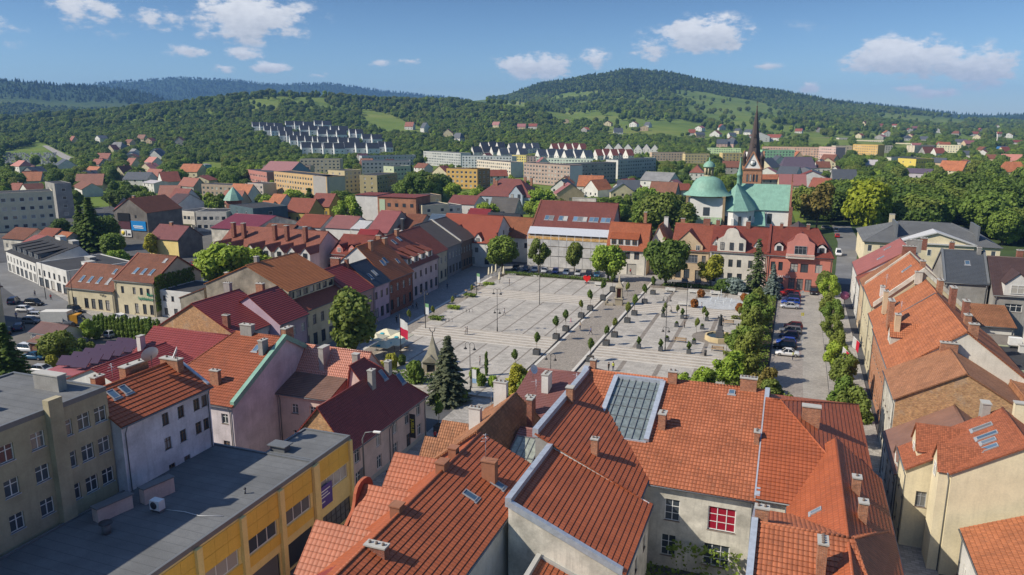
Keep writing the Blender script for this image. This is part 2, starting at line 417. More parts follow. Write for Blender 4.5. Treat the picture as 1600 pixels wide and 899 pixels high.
# ---------------------------------------------------------------- window, door and skylight meshes (shared)
M_WHITE = plain((.72, .72, .70), .5); M_GREYFR = plain((.30, .31, .33), .5); M_BROWNFR = plain((.16, .09, .05), .5); M_DARK = plain((.04, .04, .045), .5)
M_GLASS = glassy(); M_BLUEGL = glassy((.05, .09, .14), .05); M_REDGL = plain((.30, .012, .03), .3); M_ZINC = plain((.42, .46, .52), .42, .3, .3); M_LEAD = plain((.16, .17, .18), .5, .2)
M_CONC = plain((.40, .39, .36), .85); M_TERRA = tile((.36, .10, .045), .3, .4, .2); M_SILL = plain((.30, .24, .2), .7)
WIN = {}
def win_mesh(w, h, style):
    k = (round(w, 2), round(h, 2), style)
    if k in WIN: return WIN[k]
    fr = {'w': M_WHITE, 'g': M_GREYFR, 'b': M_BROWNFR, 'd': M_DARK}.get(style[0], M_WHITE)
    f = MB(); p = MB(); t = .075 if w < 1.6 else .09; y0, y1 = .02, .09
    f.box(-w / 2, y0, 0, -w / 2 + t, y1, h, 0, True); f.box(w / 2 - t, y0, 0, w / 2, y1, h, 0, True)
    f.box(-w / 2 + t, y0, 0, w / 2 - t, y1, t, 0, True); f.box(-w / 2 + t, y0, h - t, w / 2 - t, y1, h, 0, True)
    nm = 1 if w < .75 else 2 if w < 1.7 else max(2, round(w / (.9 if 'h' not in style else 1.35)))
    if 'p' not in style:
        for i in range(1, nm): x = -w / 2 + w * i / nm; f.box(x - .04, y0, t, x + .04, y1 - .005, h - t, 0, True)
        for z in [] if 'h' in style else ([h * .68] if 'm' not in style else [h * .35, h * .67]): f.box(-w / 2 + t, y0 + .01, z - .03, w / 2 - t, y1 - .01, z + .03, 0, True)
    if 'x' not in style: f.box(-w / 2 - .08, -.16, -.07, w / 2 + .08, .04, 0, 1, True)
    if 's' in style:                                                    # plaster surround
        for a in ((-w / 2 - .16, h + .003, w / 2 + .16, h + .18), (-w / 2 - .16, .0, -w / 2 - .003, h), (w / 2 + .003, 0, w / 2 + .16, h)): f.box(a[0], -.045, a[1], a[2], .0, a[3], 2, True)
    p.poly([(-w / 2 + t, .06, t), (w / 2 - t, .06, t), (w / 2 - t, .06, h - t), (-w / 2 + t, .06, h - t)])
    WIN[k] = (f.mesh('window', [fr, M_SILL if 'z' not in style else M_ZINC, M_WHITE if 'c' not in style else plain((.5, .42, .3), .8)]), p.mesh('pane', M_REDGL if 'r' in style else M_BLUEGL if 'v' in style else M_GLASS))
    return WIN[k]
def far_win_mesh(w, h, style):
    k = (round(w, 2), round(h, 2), style, 'far')
    if k not in WIN:
        f = MB(); f.box(-w / 2, -.02, 0, w / 2, .08, h, 0, True); f.poly([(-w / 2 + .12, -.03, .12), (w / 2 - .12, -.03, .12), (w / 2 - .12, -.03, h - .12), (-w / 2 + .12, -.03, h - .12)], 1)
        WIN[k] = f.mesh('window', [{'w': M_WHITE, 'g': M_GREYFR, 'b': M_BROWNFR, 'd': M_DARK}.get(style[0], M_WHITE), M_GLASS])
    return WIN[k]
def put_window(parent, loc, rz, w, h, style, near, name='window'):
    if near:
        f, p = win_mesh(w, h, style)
        o = link(f, name, parent, loc, rz); link(p, 'pane', o)
    else: o = link(far_win_mesh(w, h, style), name, parent, loc, rz)
    return o
SKY_ME = {}
def skylight(parent, loc, M3, w, l, name='skylight'):
    k = (w, l)
    if k not in SKY_ME:
        f = MB(); t = .08
        f.box(-w / 2, -l / 2, .0, -w / 2 + t, l / 2, .12, 0); f.box(w / 2 - t, -l / 2, 0, w / 2, l / 2, .12, 0)
        f.box(-w / 2 + t, -l / 2, 0, w / 2 - t, -l / 2 + t, .12, 0); f.box(-w / 2 + t, l / 2 - t, 0, w / 2 - t, l / 2, .12, 0)
        f.box(-w / 2 - .12, -l / 2 - .22, .0, w / 2 + .12, -l / 2, .06, 0)
        p = MB(); p.poly([(-w / 2 + t, -l / 2 + t, .08), (w / 2 - t, -l / 2 + t, .08), (w / 2 - t, l / 2 - t, .08), (-w / 2 + t, l / 2 - t, .08)])
        SKY_ME[k] = (f.mesh('skylight', M_GREYFR), p.mesh('pane', M_BLUEGL))
    o = link(SKY_ME[k][0], name, parent); link(SKY_ME[k][1], 'pane', o)
    o.matrix_local = Matrix.Translation(loc) @ M3.to_4x4()
    return o

def wall_side(mb, P0, P1, z0, za, zb, wins, extra=(), m=0, reveal=.16):
    """vertical wall from P0 to P1 (seen from outside, left to right); rectangular openings are really cut; extra = points of the gable top"""
    P0, P1 = Vector((*P0, 0)), Vector((*P1, 0)); L = (P1 - P0).length; d = (P1 - P0) / L; nrm = Vector((d.y, -d.x, 0))
    top = min(za, zb); V = lambda s_, z, o=0.0: P0 + d * s_ + Vector((0, 0, z)) - nrm * o
    ws = [w for w in wins if w[1] + w[3] < top - .02 and w[0] - w[2] / 2 > .05 and w[0] + w[2] / 2 < L - .05]
    xs = sorted({0.0, L} | {round(w[0] - w[2] / 2, 4) for w in ws} | {round(w[0] + w[2] / 2, 4) for w in ws})
    zs = sorted({z0, top} | {round(w[1], 4) for w in ws} | {round(w[1] + w[3], 4) for w in ws})
    zs = [z for z in zs if z0 <= z <= top]
    def inside(x, z): return any(abs(x - w[0]) < w[2] / 2 and w[1] < z < w[1] + w[3] for w in ws)
    for j in range(len(zs) - 1):
        zm = (zs[j] + zs[j + 1]) / 2; i = 0
        while i < len(xs) - 1:
            if inside((xs[i] + xs[i + 1]) / 2, zm): i += 1; continue
            k = i
            while k + 1 < len(xs) - 1 and not inside((xs[k + 1] + xs[k + 2]) / 2, zm): k += 1
            mb.poly([V(xs[i], zs[j]), V(xs[k + 1], zs[j]), V(xs[k + 1], zs[j + 1]), V(xs[i], zs[j + 1])], m); i = k + 1
    for w in ws:
        a, b, c, e = w[0] - w[2] / 2, w[0] + w[2] / 2, w[1], w[1] + w[3]
        for q in ((a, c, a, e), (a, e, b, e), (b, e, b, c), (b, c, a, c)):
            mb.poly([V(q[0], q[1]), V(q[2], q[3]), V(q[2], q[3], reveal), V(q[0], q[1], reveal)], m)
    up = [(0, za)] + list(extra) + [(L, zb)]
    pts = [V(0, top), V(L, top)] + [V(x, z) for x, z in up[::-1] if z > top + 1e-6]
    if len(pts) > 2: mb.poly(pts, m)
    return [(V(w[0], w[1], (.11 if w in ws else -.03)), math.atan2(d.y, d.x), w) for w in wins]

NEAR = 235.0
HOUSES = []
def rows_to_list(rows, L):
    out = []
    for r in rows:
        n, z, w, h = r[:4]; st = r[4] if len(r) > 4 else 'w'; nm = r[5] if len(r) > 5 else 'window'
        xs = [L * f for f in n] if isinstance(n, (list, tuple)) else [L * (i + .5) / n for i in range(n)]
        out += [(x, z, w, h, st, nm) for x in xs]
    return out
def chimney(par, x, y, ztop, w, d, h, mat, pots=2, cap=True):
    w *= .86; d *= .86; ztop -= .25
    b = MB(); b.box(x - w / 2, y - d / 2, ztop - h, x + w / 2, y + d / 2, ztop)
    o = b.build('chimney', mat, par)
    if cap:
        c = MB(); c.box(x - w / 2 - .07, y - d / 2 - .07, ztop, x + w / 2 + .07, y + d / 2 + .07, ztop + .12, 0, True); c.build('cap', mat if mat.name.startswith('plaster') and mat is globals().get('TERC') else M_CONC, o)
    for i in range(pots):
        f = (i + .5) / pots - .5; p = MB()
        px, py = (x + w * f, y) if w >= d else (x, y + d * f)
        p.tube([(px, py, ztop + .1), (px, py, ztop + .30)], [.12, .10], 8); p.build('chimney_pot', M_POT, o)
    return o

def house(name, label, cat, u0, u1, v0, v1, e, r, ridge='u', pos=None, wall=None, roof=None, e2=None, ov=.35, wins={}, chim=(), sky=(), dorm=(),
          hip=(0, 0), course=.34, z0=0.0, rz=0.0, group=None, foot=None, near=None, ridgecap=None, gut=True, para=(), base=None, verge=None, walls2=None, world=None, capm=None):
    """one building. u/v: town grid (metres). ridge 'u'|'v'|'flat'; e/e2 eave heights (low / high side), r ridge height, pos ridge line."""
    du, dv = u1 - u0 - .04, v1 - v0 - .04; uc, vc = (u0 + u1) / 2, (v0 + v1) / 2
    loc = wxy(uc, vc, 0) if world is None else Vector((world[0], world[1], 0))
    t = thing(name, label, cat, (loc.x, loc.y, z0), -TH + rz, group)
    HOUSES.append((loc.x, loc.y, math.hypot(du, dv) / 2, z0, max(e, r) - z0, max(du, dv)))
    dist = loc.length; nr = dist < NEAR if near is None else near
    hx, hy = du / 2, dv / 2
    fl = lambda z: z - z0
    flat = ridge == 'flat'
    ax = 0 if ridge in ('u', 'flat') else 1
    A, B = (hx, hy) if ax == 0 else (hy, hx)
    G = (lambda a, b, z: Vector((a, b, z))) if ax == 0 else (lambda a, b, z: Vector((b, a, z)))
    cb = vc if ax == 0 else uc; ca = uc if ax == 0 else vc
    e = fl(e); e2 = e if e2 is None else fl(e2); r = fl(r)
    bp = 0.0 if pos is None else pos - cb
    bp = max(-B, min(B, bp)); lo = bp <= -B + .3; hi = bp >= B - .3
    if lo: bp = -B
    if hi: bp = B
    wm = wall; roofm = roof
    # walls -----------------------------------------------------------
    w = MB(); placed = []
    eA = r if lo else e; eB = r if hi else e2
    sideinfo = {'S': ((-hx, -hy), (hx, -hy)), 'E': ((hx, -hy), (hx, hy)), 'N': ((hx, hy), (-hx, hy)), 'W': ((-hx, hy), (-hx, -hy))}
    for sd_, (p0, p1) in sideinfo.items():
        L = 2 * hx if sd_ in 'SN' else 2 * hy
        za = zb = e; ex = []
        if not flat:
            along = (sd_ in 'SN') == (ax == 0)            # eave side?
            if along:
                za = zb = (eA if sd_ in 'SW' else eB) if not ((sd_ == 'S' and ax == 0) or (sd_ == 'W' and ax == 1)) else eA
                if sd_ in ('N', 'E'): za = zb = eB
            else:
                end = 0 if sd_ in ('W', 'S') else 1
                if hip[end] > 0: za = zb = min(eA, eB)
                else:
                    # left-to-right order seen from outside
                    fwd = sd_ in ('S', 'E')
                    s_ = (bp + B) if fwd else (B - bp)
                    if fwd: za, zb = eA, eB
                    else: za, zb = eB, eA
                    if not (lo or hi): ex = [(s_, r)]
        za -= .06; zb -= .06; ex = [(a, b - .06) for a, b in ex]
        mi = 1 if (walls2 and sd_ in walls2) else 0
        placed += [(sd_,) + q for q in wall_side(w, p0, p1, 0, za, zb, rows_to_list([(q[0], fl(q[1])) + tuple(q[2:]) for q in wins.get(sd_, ())], L), ex, mi)]
    if base:                                              # plinth
        for p0, p1 in sideinfo.values():
            a, b = Vector((*p0, 0)), Vector((*p1, 0)); d = (b - a).normalized(); n_ = Vector((d.y, -d.x, 0))
            w.poly([a + n_ * .04, b + n_ * .04, b + n_ * .04 + Vector((0, 0, base)), a + n_ * .04 + Vector((0, 0, base))], 2)
            w.poly([a + Vector((0, 0, base)), b + Vector((0, 0, base)), b + n_ * .04 + Vector((0, 0, base)), a + n_ * .04 + Vector((0, 0, base))][::-1], 2)
    w.build('wall', [wm, walls2[1] if isinstance(walls2, tuple) and False else (verge or wm), M_CONC] if not isinstance(walls2, dict) else [wm, list(walls2.values())[0], M_CONC], t)
    for sd_, p, rot, q in placed:
        put_window(t, p, rot, q[2], q[3], q[4], nr, q[5])
    # roof ------------------------------------------------------------
    rf = MB(); planes = {}
    if flat:
        rf.box(-hx, -hy, e - .25, hx, hy, e)
        ro = rf.build('roof', roofm, t)
        pm = MB(); h_ = .16
        for a in ((-hx, -hy, hx, -hy + .25), (-hx, hy - .25, hx, hy), (-hx, -hy + .25, -hx + .25, hy - .25), (hx - .25, -hy + .25, hx, hy - .25)): pm.box(a[0] - .003, a[1] - .003, e - .3, a[2] + .003, a[3] + .003, e + h_)
        po = pm.build('parapet', wm if capm is None else capm, t)
        roofz = lambda x, y: e
    else:
        a0, a1 = -A - ov * .7, A + ov * .7
        nrm_b = lambda b: b
        sA = 0 if lo else (r - e) / (bp + B); sB = 0 if hi else (r - e2) / (B - bp)
        def zof(b): return r - (bp - b) * sA if b < bp else r - (b - bp) * sB
        bl, bh = (-B - ov), (B + ov)
        if lo: bl = bp
        if hi: bh = bp
        ra0 = -A + hip[0] if hip[0] else a0; ra1 = A - hip[1] if hip[1] else a1
        ha0 = -A - ov if hip[0] else a0; ha1 = A + ov if hip[1] else a1
        if ra0 > ra1: ra0 = ra1 = (ra0 + ra1) / 2
        UP = .06
        if not lo: planes['-'] = [G(ha0, bl, zof(bl) + UP), G(ha1, bl, zof(bl) + UP), G(ra1, bp, r + UP), G(ra0, bp, r + UP)]
        if not hi: planes['+'] = [G(ha1, bh, zof(bh) + UP), G(ha0, bh, zof(bh) + UP), G(ra0, bp, r + UP), G(ra1, bp, r + UP)]
        if hip[0]: planes['a'] = [G(ha0, bh, zof(bh) + UP), G(ha0, bl, zof(bl) + UP), G(ra0, bp, r + UP)]
        if hip[1]: planes['b'] = [G(ha1, bl, zof(bl) + UP), G(ha1, bh, zof(bh) + UP), G(ra1, bp, r + UP)]
        if roofm is not None and 'course' in roofm: course = roofm['course']
        cs = course if dist < 330 else 0
        for pl in planes.values():
            # remove a doubled ridge point
            q = [pl[0]]
            for p in pl[1:]:
                if (p - q[-1]).length > .01: q.append(p)
            roof_plane(rf, q, cs)
        ro = rf.build('roof', roofm, t)
        roofz = lambda x, y: zof(y if ax == 0 else x)
        rc = ridgecap if ridgecap else None
        if dist < 300 and not (lo or hi):
            cp = MB(); cp.tube([G(ra0, bp, r + UP - .02), G(ra1, bp, r + UP - .02)], .15, 6)
            for k_, (aa, ra) in enumerate(((ha0, ra0), (ha1, ra1))):
                if hip[k_]:
                    for bb in (bl, bh): cp.tube([G(ra, bp, r + UP), G(aa, bb, zof(bb) + UP)], .12, 6)
            cp.build('ridge_cap', capm or roofm, ro)
        if dist < 230 and gut:
            for ok_, b_, s_ in ((not lo, bl, -1), (not hi, bh, 1)):
                if ok_: g = MB(); g.tube([G(ha0, b_ + .06 * s_, zof(b_) - .05), G(ha1, b_ + .06 * s_, zof(b_) - .05)], .08, 6); g.build('gutter', M_LEAD, t)
        if dist < 230 and gut and cat != 'house wing':
            for ok_, b_, s_, ee in ((not lo, -B, -1, eA), (not hi, B, 1, eB)):
                if not ok_: continue
                c_ = MB(); c_.obox(G(0, b_ + .06 * s_, ee - .32), G(A + .02, 0, 0), G(0, .09, 0), Vector((0, 0, .16))); c_.build('cornice', wm, t)
                for a_ in (-A + .35, A - .35):
                    p_ = MB(); zt_ = zof(b_ + s_ * (ov + .06)) - .1; p_.tube([G(a_, b_ + s_ * (ov + .04), zt_), G(a_, b_ + s_ * .1, zt_ - .7), G(a_, b_ + s_ * .1, .1)], .055, 6); p_.build('downpipe', M_LEAD, t)
        # verge flashing / fire-wall tops: ('0'|'1' end, width, height, material)
        for (end, wd, hh, pm_) in para:
            pb = MB()
            if end in ('-', '+'):
                b_ = -B if end == '-' else B
                z_ = zof(b_) if not ((end == '-' and lo) or (end == '+' and hi)) else r
                pb.obox(G(0, b_, z_ + hh / 2 - .2), G(A + .05, 0, 0), G(0, wd / 2, 0), Vector((0, 0, hh / 2 + .2)))
            else:
                aa = -A if end == '0' else A
                segs = [(-B, bp), (bp, B)]
                for (x0, x1) in segs:
                    if abs(x1 - x0) < .1: continue
                    q0, q1 = G(aa, x0, zof(x0) if x0 > -B or not lo else r), G(aa, x1, zof(x1) if x1 < B or not hi else r)
                    for zz0, zz1 in ((-.3, hh),):
                        hw = G(wd / 2, 0, 0); up0, up1 = Vector((0, 0, zz0)), Vector((0, 0, zz1))
                        P_ = [q0 - hw + up0, q0 + hw + up0, q1 + hw + up0, q1 - hw + up0, q0 - hw + up1, q0 + hw + up1, q1 + hw + up1, q1 - hw + up1]
                        for f_ in ((0, 1, 5, 4), (1, 2, 6, 5), (2, 3, 7, 6), (3, 0, 4, 7), (4, 5, 6, 7)): pb.poly([P_[i] for i in f_])
            pb.build('parapet', pm_, t)
        for (side, ac, tt, ww, ll) in sky:
            pl = planes[side]; b_e = -B if side == '-' else B
            b_ = b_e + (bp - b_e) * tt; x_ = ac - ca
            nn = (pl[1] - pl[0]).cross(pl[2] - pl[1]).normalized()
            if nn.z < 0: nn = -nn
            up = (G(0, bp, r) - G(0, b_e, zof(b_e))).normalized(); hz = up.cross(nn).normalized()
            M3 = Matrix((hz, up, nn)).transposed()
            skylight(t, G(x_, b_, zof(b_) + UP + .02) + nn * .02, M3, ww, ll)
        for d_ in dorm: dormer(t, d_, G, ca, cb, A, B, bp, zof, ax, roofm, wm, fl, nr, cs)
    for c in chim:
        cu, cv, zt, cw, cd = c[:5]; hh = c[5] if len(c) > 5 else 2.2; mt = c[6] if len(c) > 6 else M_BRICKCH; pots = c[7] if len(c) > 7 else 2
        chimney(t, cu - uc, cv - vc, fl(zt), cw, cd, hh, mt, pots if nr else 0)
    return t
def dormer(t, spec, G, ca, cb, A, B, bp, zof, ax, roofm, wm, fl, nr, cs):
    """spec: side, centre along ridge, front line (grid coord), width, eave z, ridge z, style, window(w,h), wall material"""
    side, ac, bf, wd, ze, zr = spec[:6]; style = spec[6] if len(spec) > 6 else 'gable'; wn_ = spec[7] if len(spec) > 7 else (.9, 1.1); mt = spec[8] if len(spec) > 8 and spec[8] else wm
    st = spec[9] if len(spec) > 9 else 'w'
    x = ac - ca; f = bf - cb; ze, zr = fl(ze), fl(zr); sg = -1 if side == '-' else 1
    # where a level line at z meets the main slope
    def meet(z):
        b_e = -B if sg < 0 else B
        z_e = zof(b_e); rz_ = zof(bp)
        k = (z - z_e) / max(.01, rz_ - z_e); return b_e + (bp - b_e) * max(0, min(1.0, k))
    m = MB(); h = wd / 2
    zb = zof(f) - .4 if abs(f) <= B else 0.0
    if abs(f) > B + .5: zb = 0.0
    elif abs(f) > B - .3: zb = zof(B * sg) - .5
    be = meet(ze)
    front = [(x - h, zb), (x + h, zb), (x + h, ze)]
    if style == 'curved':
        k = 10
        pr = [(1.0, 0), (.98, .10), (.80, .22), (.60, .34), (.50, .55), (.44, .75), (.34, .9), (.18, .98), (0, 1.0)]
        top = [(x + h * a, ze + (zr + .5 - ze) * b) for a, b in pr] + [(x - h * a, ze + (zr + .5 - ze) * b) for a, b in pr[::-1][1:]]
        fr = [(x - h, zb), (x + h, zb)] + top
        for off in (0, .3):
            m.poly([G(a, f - sg * off, z) for a, z in fr])
        for i in range(len(top) - 1): m.poly([G(top[i][0], f, top[i][1]), G(top[i + 1][0], f, top[i + 1][1]), G(top[i + 1][0], f - sg * .3, top[i + 1][1]), G(top[i][0], f - sg * .3, top[i][1])])
    elif style in ('gable', 'small', 'arch'):
        m.poly([G(a, f, z) for a, z in front + [(x, zr), (x - h, ze)]])
    elif style in ('shed', 'flat'):
        m.poly([G(a, f, z) for a, z in front + [(x - h, ze)]])
    for s_ in (-1, 1): m.poly([G(x + s_ * h, f, zb), G(x + s_ * h, f, ze), G(x + s_ * h, be, ze), G(x + s_ * h, be, zb - 1.0)])
    o = m.build('dormer', [mt], t)
    rf = MB(); ov = .18; ff = f + sg * ov if style != 'curved' else f - sg * .3
    if style in ('shed', 'flat'):
        br = meet(zr)
        roof_plane(rf, [G(x - h - ov, ff, ze), G(x + h + ov, ff, ze), G(x + h + ov, br, zr + .05), G(x - h - ov, br, zr + .05)], cs)
    elif style == 'arch':
        k = 6; br = meet(zr)
        for i in range(k):
            a0, a1 = math.pi * i / k, math.pi * (i + 1) / k
            q = lambda a, b: G(x - (h + ov) * math.cos(a), b, ze + (zr + .15 - ze) * math.sin(a))
            rf.poly([q(a0, ff), q(a1, ff), q(a1, br), q(a0, br)])
    else:
        br = meet(zr); sl = (zr - ze) / h
        for s_ in (-1, 1):
            roof_plane(rf, [G(x + s_ * (h + ov), ff, ze - sl * ov + .04), G(x, ff, zr + .06), G(x, br, zr + .06), G(x + s_ * (h + ov), meet(ze - sl * ov), ze - sl * ov + .04)], cs, .03, .08)
    rf.build('dormer_roof', roofm, o)
    if wn_:
        nW = spec[10] if len(spec) > 10 else 1
        # window frames sit on the front face
        zc = ze - wn_[1] - .15 if style in ('shed', 'flat') else min(ze - wn_[1] * .75, (zb + ze) / 2 - wn_[1] / 2 + .3) if zb > 1 else ze - wn_[1] + .1
        for i in range(nW):
            xx = x + wd * ((i + .5) / nW - .5)
            p = G(xx, f + sg * (.14 if nr else .05), zc)
            rot = (0 if sg < 0 else math.pi) if ax == 0 else (-math.pi / 2 if sg < 0 else math.pi / 2)
            put_window(o, p, rot, wn_[0], wn_[1], st + 'x', nr)
M_BRICKCH = brick((.40, .16, .08), (.26, .10, .055), (.36, .3, .25))
M_STUCCH = plaster((.45, .43, .40), .5); M_POT = plain((.16, .12, .10), .7)
# ---------------------------------------------------------------- terrain: flat town, hills from 900 m outwards
RIDGES = [  # distance where the slope begins, crest distance, exponent, crest outline in the photograph (px, py)
    (880, 1900, 1.25, [(-400, 200), (-60, 190), (50, 182), (100, 177), (200, 169), (265, 158), (320, 153), (430, 144), (520, 149), (600, 152), (700, 154), (800, 158), (900, 176), (1000, 200), (1600, 215)]),
    (1000, 3400, 1.3, [(500, 200), (600, 170), (700, 156), (790, 150), (850, 130), (920, 116), (970, 109), (1030, 113), (1100, 127), (1200, 142), (1300, 160), (1400, 172), (1500, 182), (1600, 190), (2000, 200)]),
    (2600, 4300, 1.0, [(-400, 118), (0, 121), (60, 125), (120, 130), (170, 134), (230, 141), (270, 153), (330, 172), (420, 196), (2000, 200)]),
    (5000, 7200, 1.0, [(-200, 150), (100, 136), (160, 130), (240, 123), (300, 120), (370, 123), (450, 131), (520, 128), (600, 140), (700, 150), (800, 165), (900, 180), (2000, 190)]),
    (3800, 5200, 1.0, [(900, 190), (1000, 124), (1060, 118), (1120, 128), (1200, 139), (1280, 154), (1400, 166), (1480, 177), (1540, 178), (1580, 176), (1640, 178), (2000, 180)]),
]
def _h01(t): t = np.clip(t, 0, 1); return t * t * (3 - 2 * t)
CR = []
for d0, d1, ex, prof in RIDGES:
    xs = np.array([p[0] for p in prof], float); ys = np.array([p[1] for p in prof], float)
    zz = []
    for x, y in prof:
        d = ray(x, y); hd = math.hypot(d.x, d.y); zz.append(CAM_H + d.z / hd * d1)
    CR.append((d0, d1, ex, xs, np.array(zz)))
def terrain(X, Y):
    X = np.asarray(X, float); Y = np.asarray(Y, float)
    D = np.hypot(X, Y); fwd = np.where(Y > 1, Y, 1e-3)
    px = np.where(Y > 1, 800 + FPX * (X / fwd) / cP * 0.985, np.where(X < 0, -400, 2000)); px = np.clip(px, -400, 2000)
    z = np.zeros_like(D)
    for d0, d1, ex, xs, zz in CR:
        c = np.interp(px, xs, zz) - 9.0; c = np.maximum(c, 0)
        t = np.clip((D - d0) / (d1 - d0), 0, 1) ** ex
        t = t * (1 - .12 * np.sin(np.clip(t, 0, 1) * np.pi))
        back = np.clip((D - d1) / 1800, 0, 1); z = np.maximum(z, c * t * (1 - .55 * back))
    am = np.clip((D - 1000) / 900, 0, 1)
    z = z + am * (4.0 * np.sin(X * .011 + 1) * np.sin(Y * .008) + 2.5 * np.sin(X * .031 + Y * .02) * np.sin(Y * .027 - 1)) * np.clip(z / 40, 0, 1)
    return np.maximum(z, 0)
def hit(px, py):
    """where the line of sight through a picture point meets the terrain"""
    d = ray(px, py); hd = math.hypot(d.x, d.y); D = 60.0
    while D < 9000:
        p = d * (D / hd); z = CAM_H + p.z
        g = float(terrain(p.x, p.y))
        if z <= g: return Vector((p.x, p.y, g))
        D += 3 + D * .002
    return None
rad = np.concatenate([np.linspace(0, 900, 14), np.linspace(940, 3600, 70), np.linspace(3700, 9000, 44)])
azs = np.concatenate([np.linspace(-46, 46, 300), np.linspace(50, 310, 50)])
AZ, RD = np.meshgrid(np.radians(azs), rad)
TX, TY = RD * np.sin(AZ), RD * np.cos(AZ)
TZ = terrain(TX, TY) - .25
nr_, na_ = AZ.shape
tv = np.stack([TX, TY, TZ], -1).reshape(-1, 3)
ii, jj = np.meshgrid(np.arange(nr_ - 1), np.arange(na_), indexing='ij'); j2 = (jj + 1) % na_
tf = np.stack([ii * na_ + jj, ii * na_ + j2, (ii + 1) * na_ + j2, (ii + 1) * na_ + jj], -1).reshape(-1, 4)
def np_mesh(name, verts, faces, mats, smooth=False):
    me = bpy.data.meshes.new(name); k = faces.shape[1]
    me.vertices.add(len(verts)); me.vertices.foreach_set('co', np.ascontiguousarray(verts, np.float32).ravel())
    me.loops.add(faces.size); me.loops.foreach_set('vertex_index', np.ascontiguousarray(faces, np.int32).ravel())
    me.polygons.add(len(faces)); me.polygons.foreach_set('loop_start', np.arange(0, faces.size, k, dtype=np.int32))
    try: me.polygons.foreach_set('loop_total', np.full(len(faces), k, np.int32))
    except Exception: pass
    me.polygons.foreach_set('use_smooth', np.full(len(faces), smooth))
    for m in mats: me.materials.append(m)
    me.update(calc_edges=True); return me
t = NT('meadow_ground', .95, .1)
pw = t.pos()
n1_ = t.noise(.004, 5, .6, pw); n2_ = t.noise(.03, 5, .65, pw); n3_ = t.noise(.0016, 3, .5, pw)
a = t.ramp(n1_, (.3, (.075, .125, .022)), (.48, (.13, .19, .034)), (.6, (.19, .22, .045)), (.72, (.25, .225, .085)))
a = t.mix(.4, a, t.ramp(n2_, (.3, (.06, .10, .02)), (.7, (.17, .21, .05))))
dl_ = t.n('ShaderNodeVectorMath', operation='LENGTH'); t.l(pw, dl_.inputs[0])
fr_ = t.n('ShaderNodeMapRange'); fr_.inputs[1].default_value = 3000; fr_.inputs[2].default_value = 3900; t.l(dl_.outputs['Value'], fr_.inputs[0])
a = t.mix(fr_.outputs[0], a, t.ramp(n2_, (.35, (.022, .045, .018)), (.65, (.05, .085, .03))))      # the far ridges are closed forest
t.col(a)
terr = link(np_mesh('terrain', tv, tf, [t.m], True), 'terrain'); tag(terr, kind='structure')

# ---------------------------------------------------------------- streets and the square (town grid, metres)
def slab(name, polys, z, mat, h=0.0, kind='structure'):
    b = MB()
    for pl in polys:
        if len(pl) == 4 and isinstance(pl[0], (int, float)): u0, u1, v0, v1 = pl; pl = [(u0, v0), (u1, v0), (u1, v1), (u0, v1)]
        zz = [q[2] if len(q) > 2 else z for q in pl]
        b.poly([(q[0], q[1], zz[i]) for i, q in enumerate(pl)])
        if h:
            for i in range(len(pl)):
                p, q = pl[i], pl[(i + 1) % len(pl)]; za, zb = zz[i], zz[(i + 1) % len(pl)]
                b.poly([(p[0], p[1], za - h), (q[0], q[1], zb - h), (q[0], q[1], zb), (p[0], p[1], za)])
    o = b.build(name, mat, None, (0, 0, 0), -TH)
    return tag(o, kind=kind)
M_ASPH = asphalt(); M_PAVE = paving((.33, .31, .285), .8, .4); M_GRANITE = paving((.39, .362, .322), 1.2, .8, .12, .02, .68, .42)
M_SETT = paving((.30, .265, .225), .35, .22, .22, .025, .6, .3); M_BAND = paving((.235, .205, .175), .5, .3, .15, .03, .7); M_TREAD = paving((.40, .355, .30), 1.0, .4, .14, .015, .7, .3)
M_NOSE = plain((.52, .49, .44), .8); M_DSETT = paving((.24, .235, .235), .35, .22, .2, .025, .6, .3); M_KERB = plain((.42, .41, .39), .85); M_SOIL = asphalt((.06, .045, .03)); M_LAWN = asphalt((.05, .095, .02))
M_LINE = plain((.62, .62, .6), .8); M_DRIVE = asphalt((.155, .155, .155)); M_LIGHT = paving((.33, .305, .27), .5, .25, .14, .02, .75, .45)
slab('street', [(-340, 70, 15, 330)], 0.0, M_ASPH)
slab('courtyard_ground', [(-105, -33, 15, 66), (-300, -93, 205, 330), (-135, -95, 120, 205), (-24, 16, 30, 68), (24, 70, 60, 230)], .012, asphalt((.11, .105, .095)))
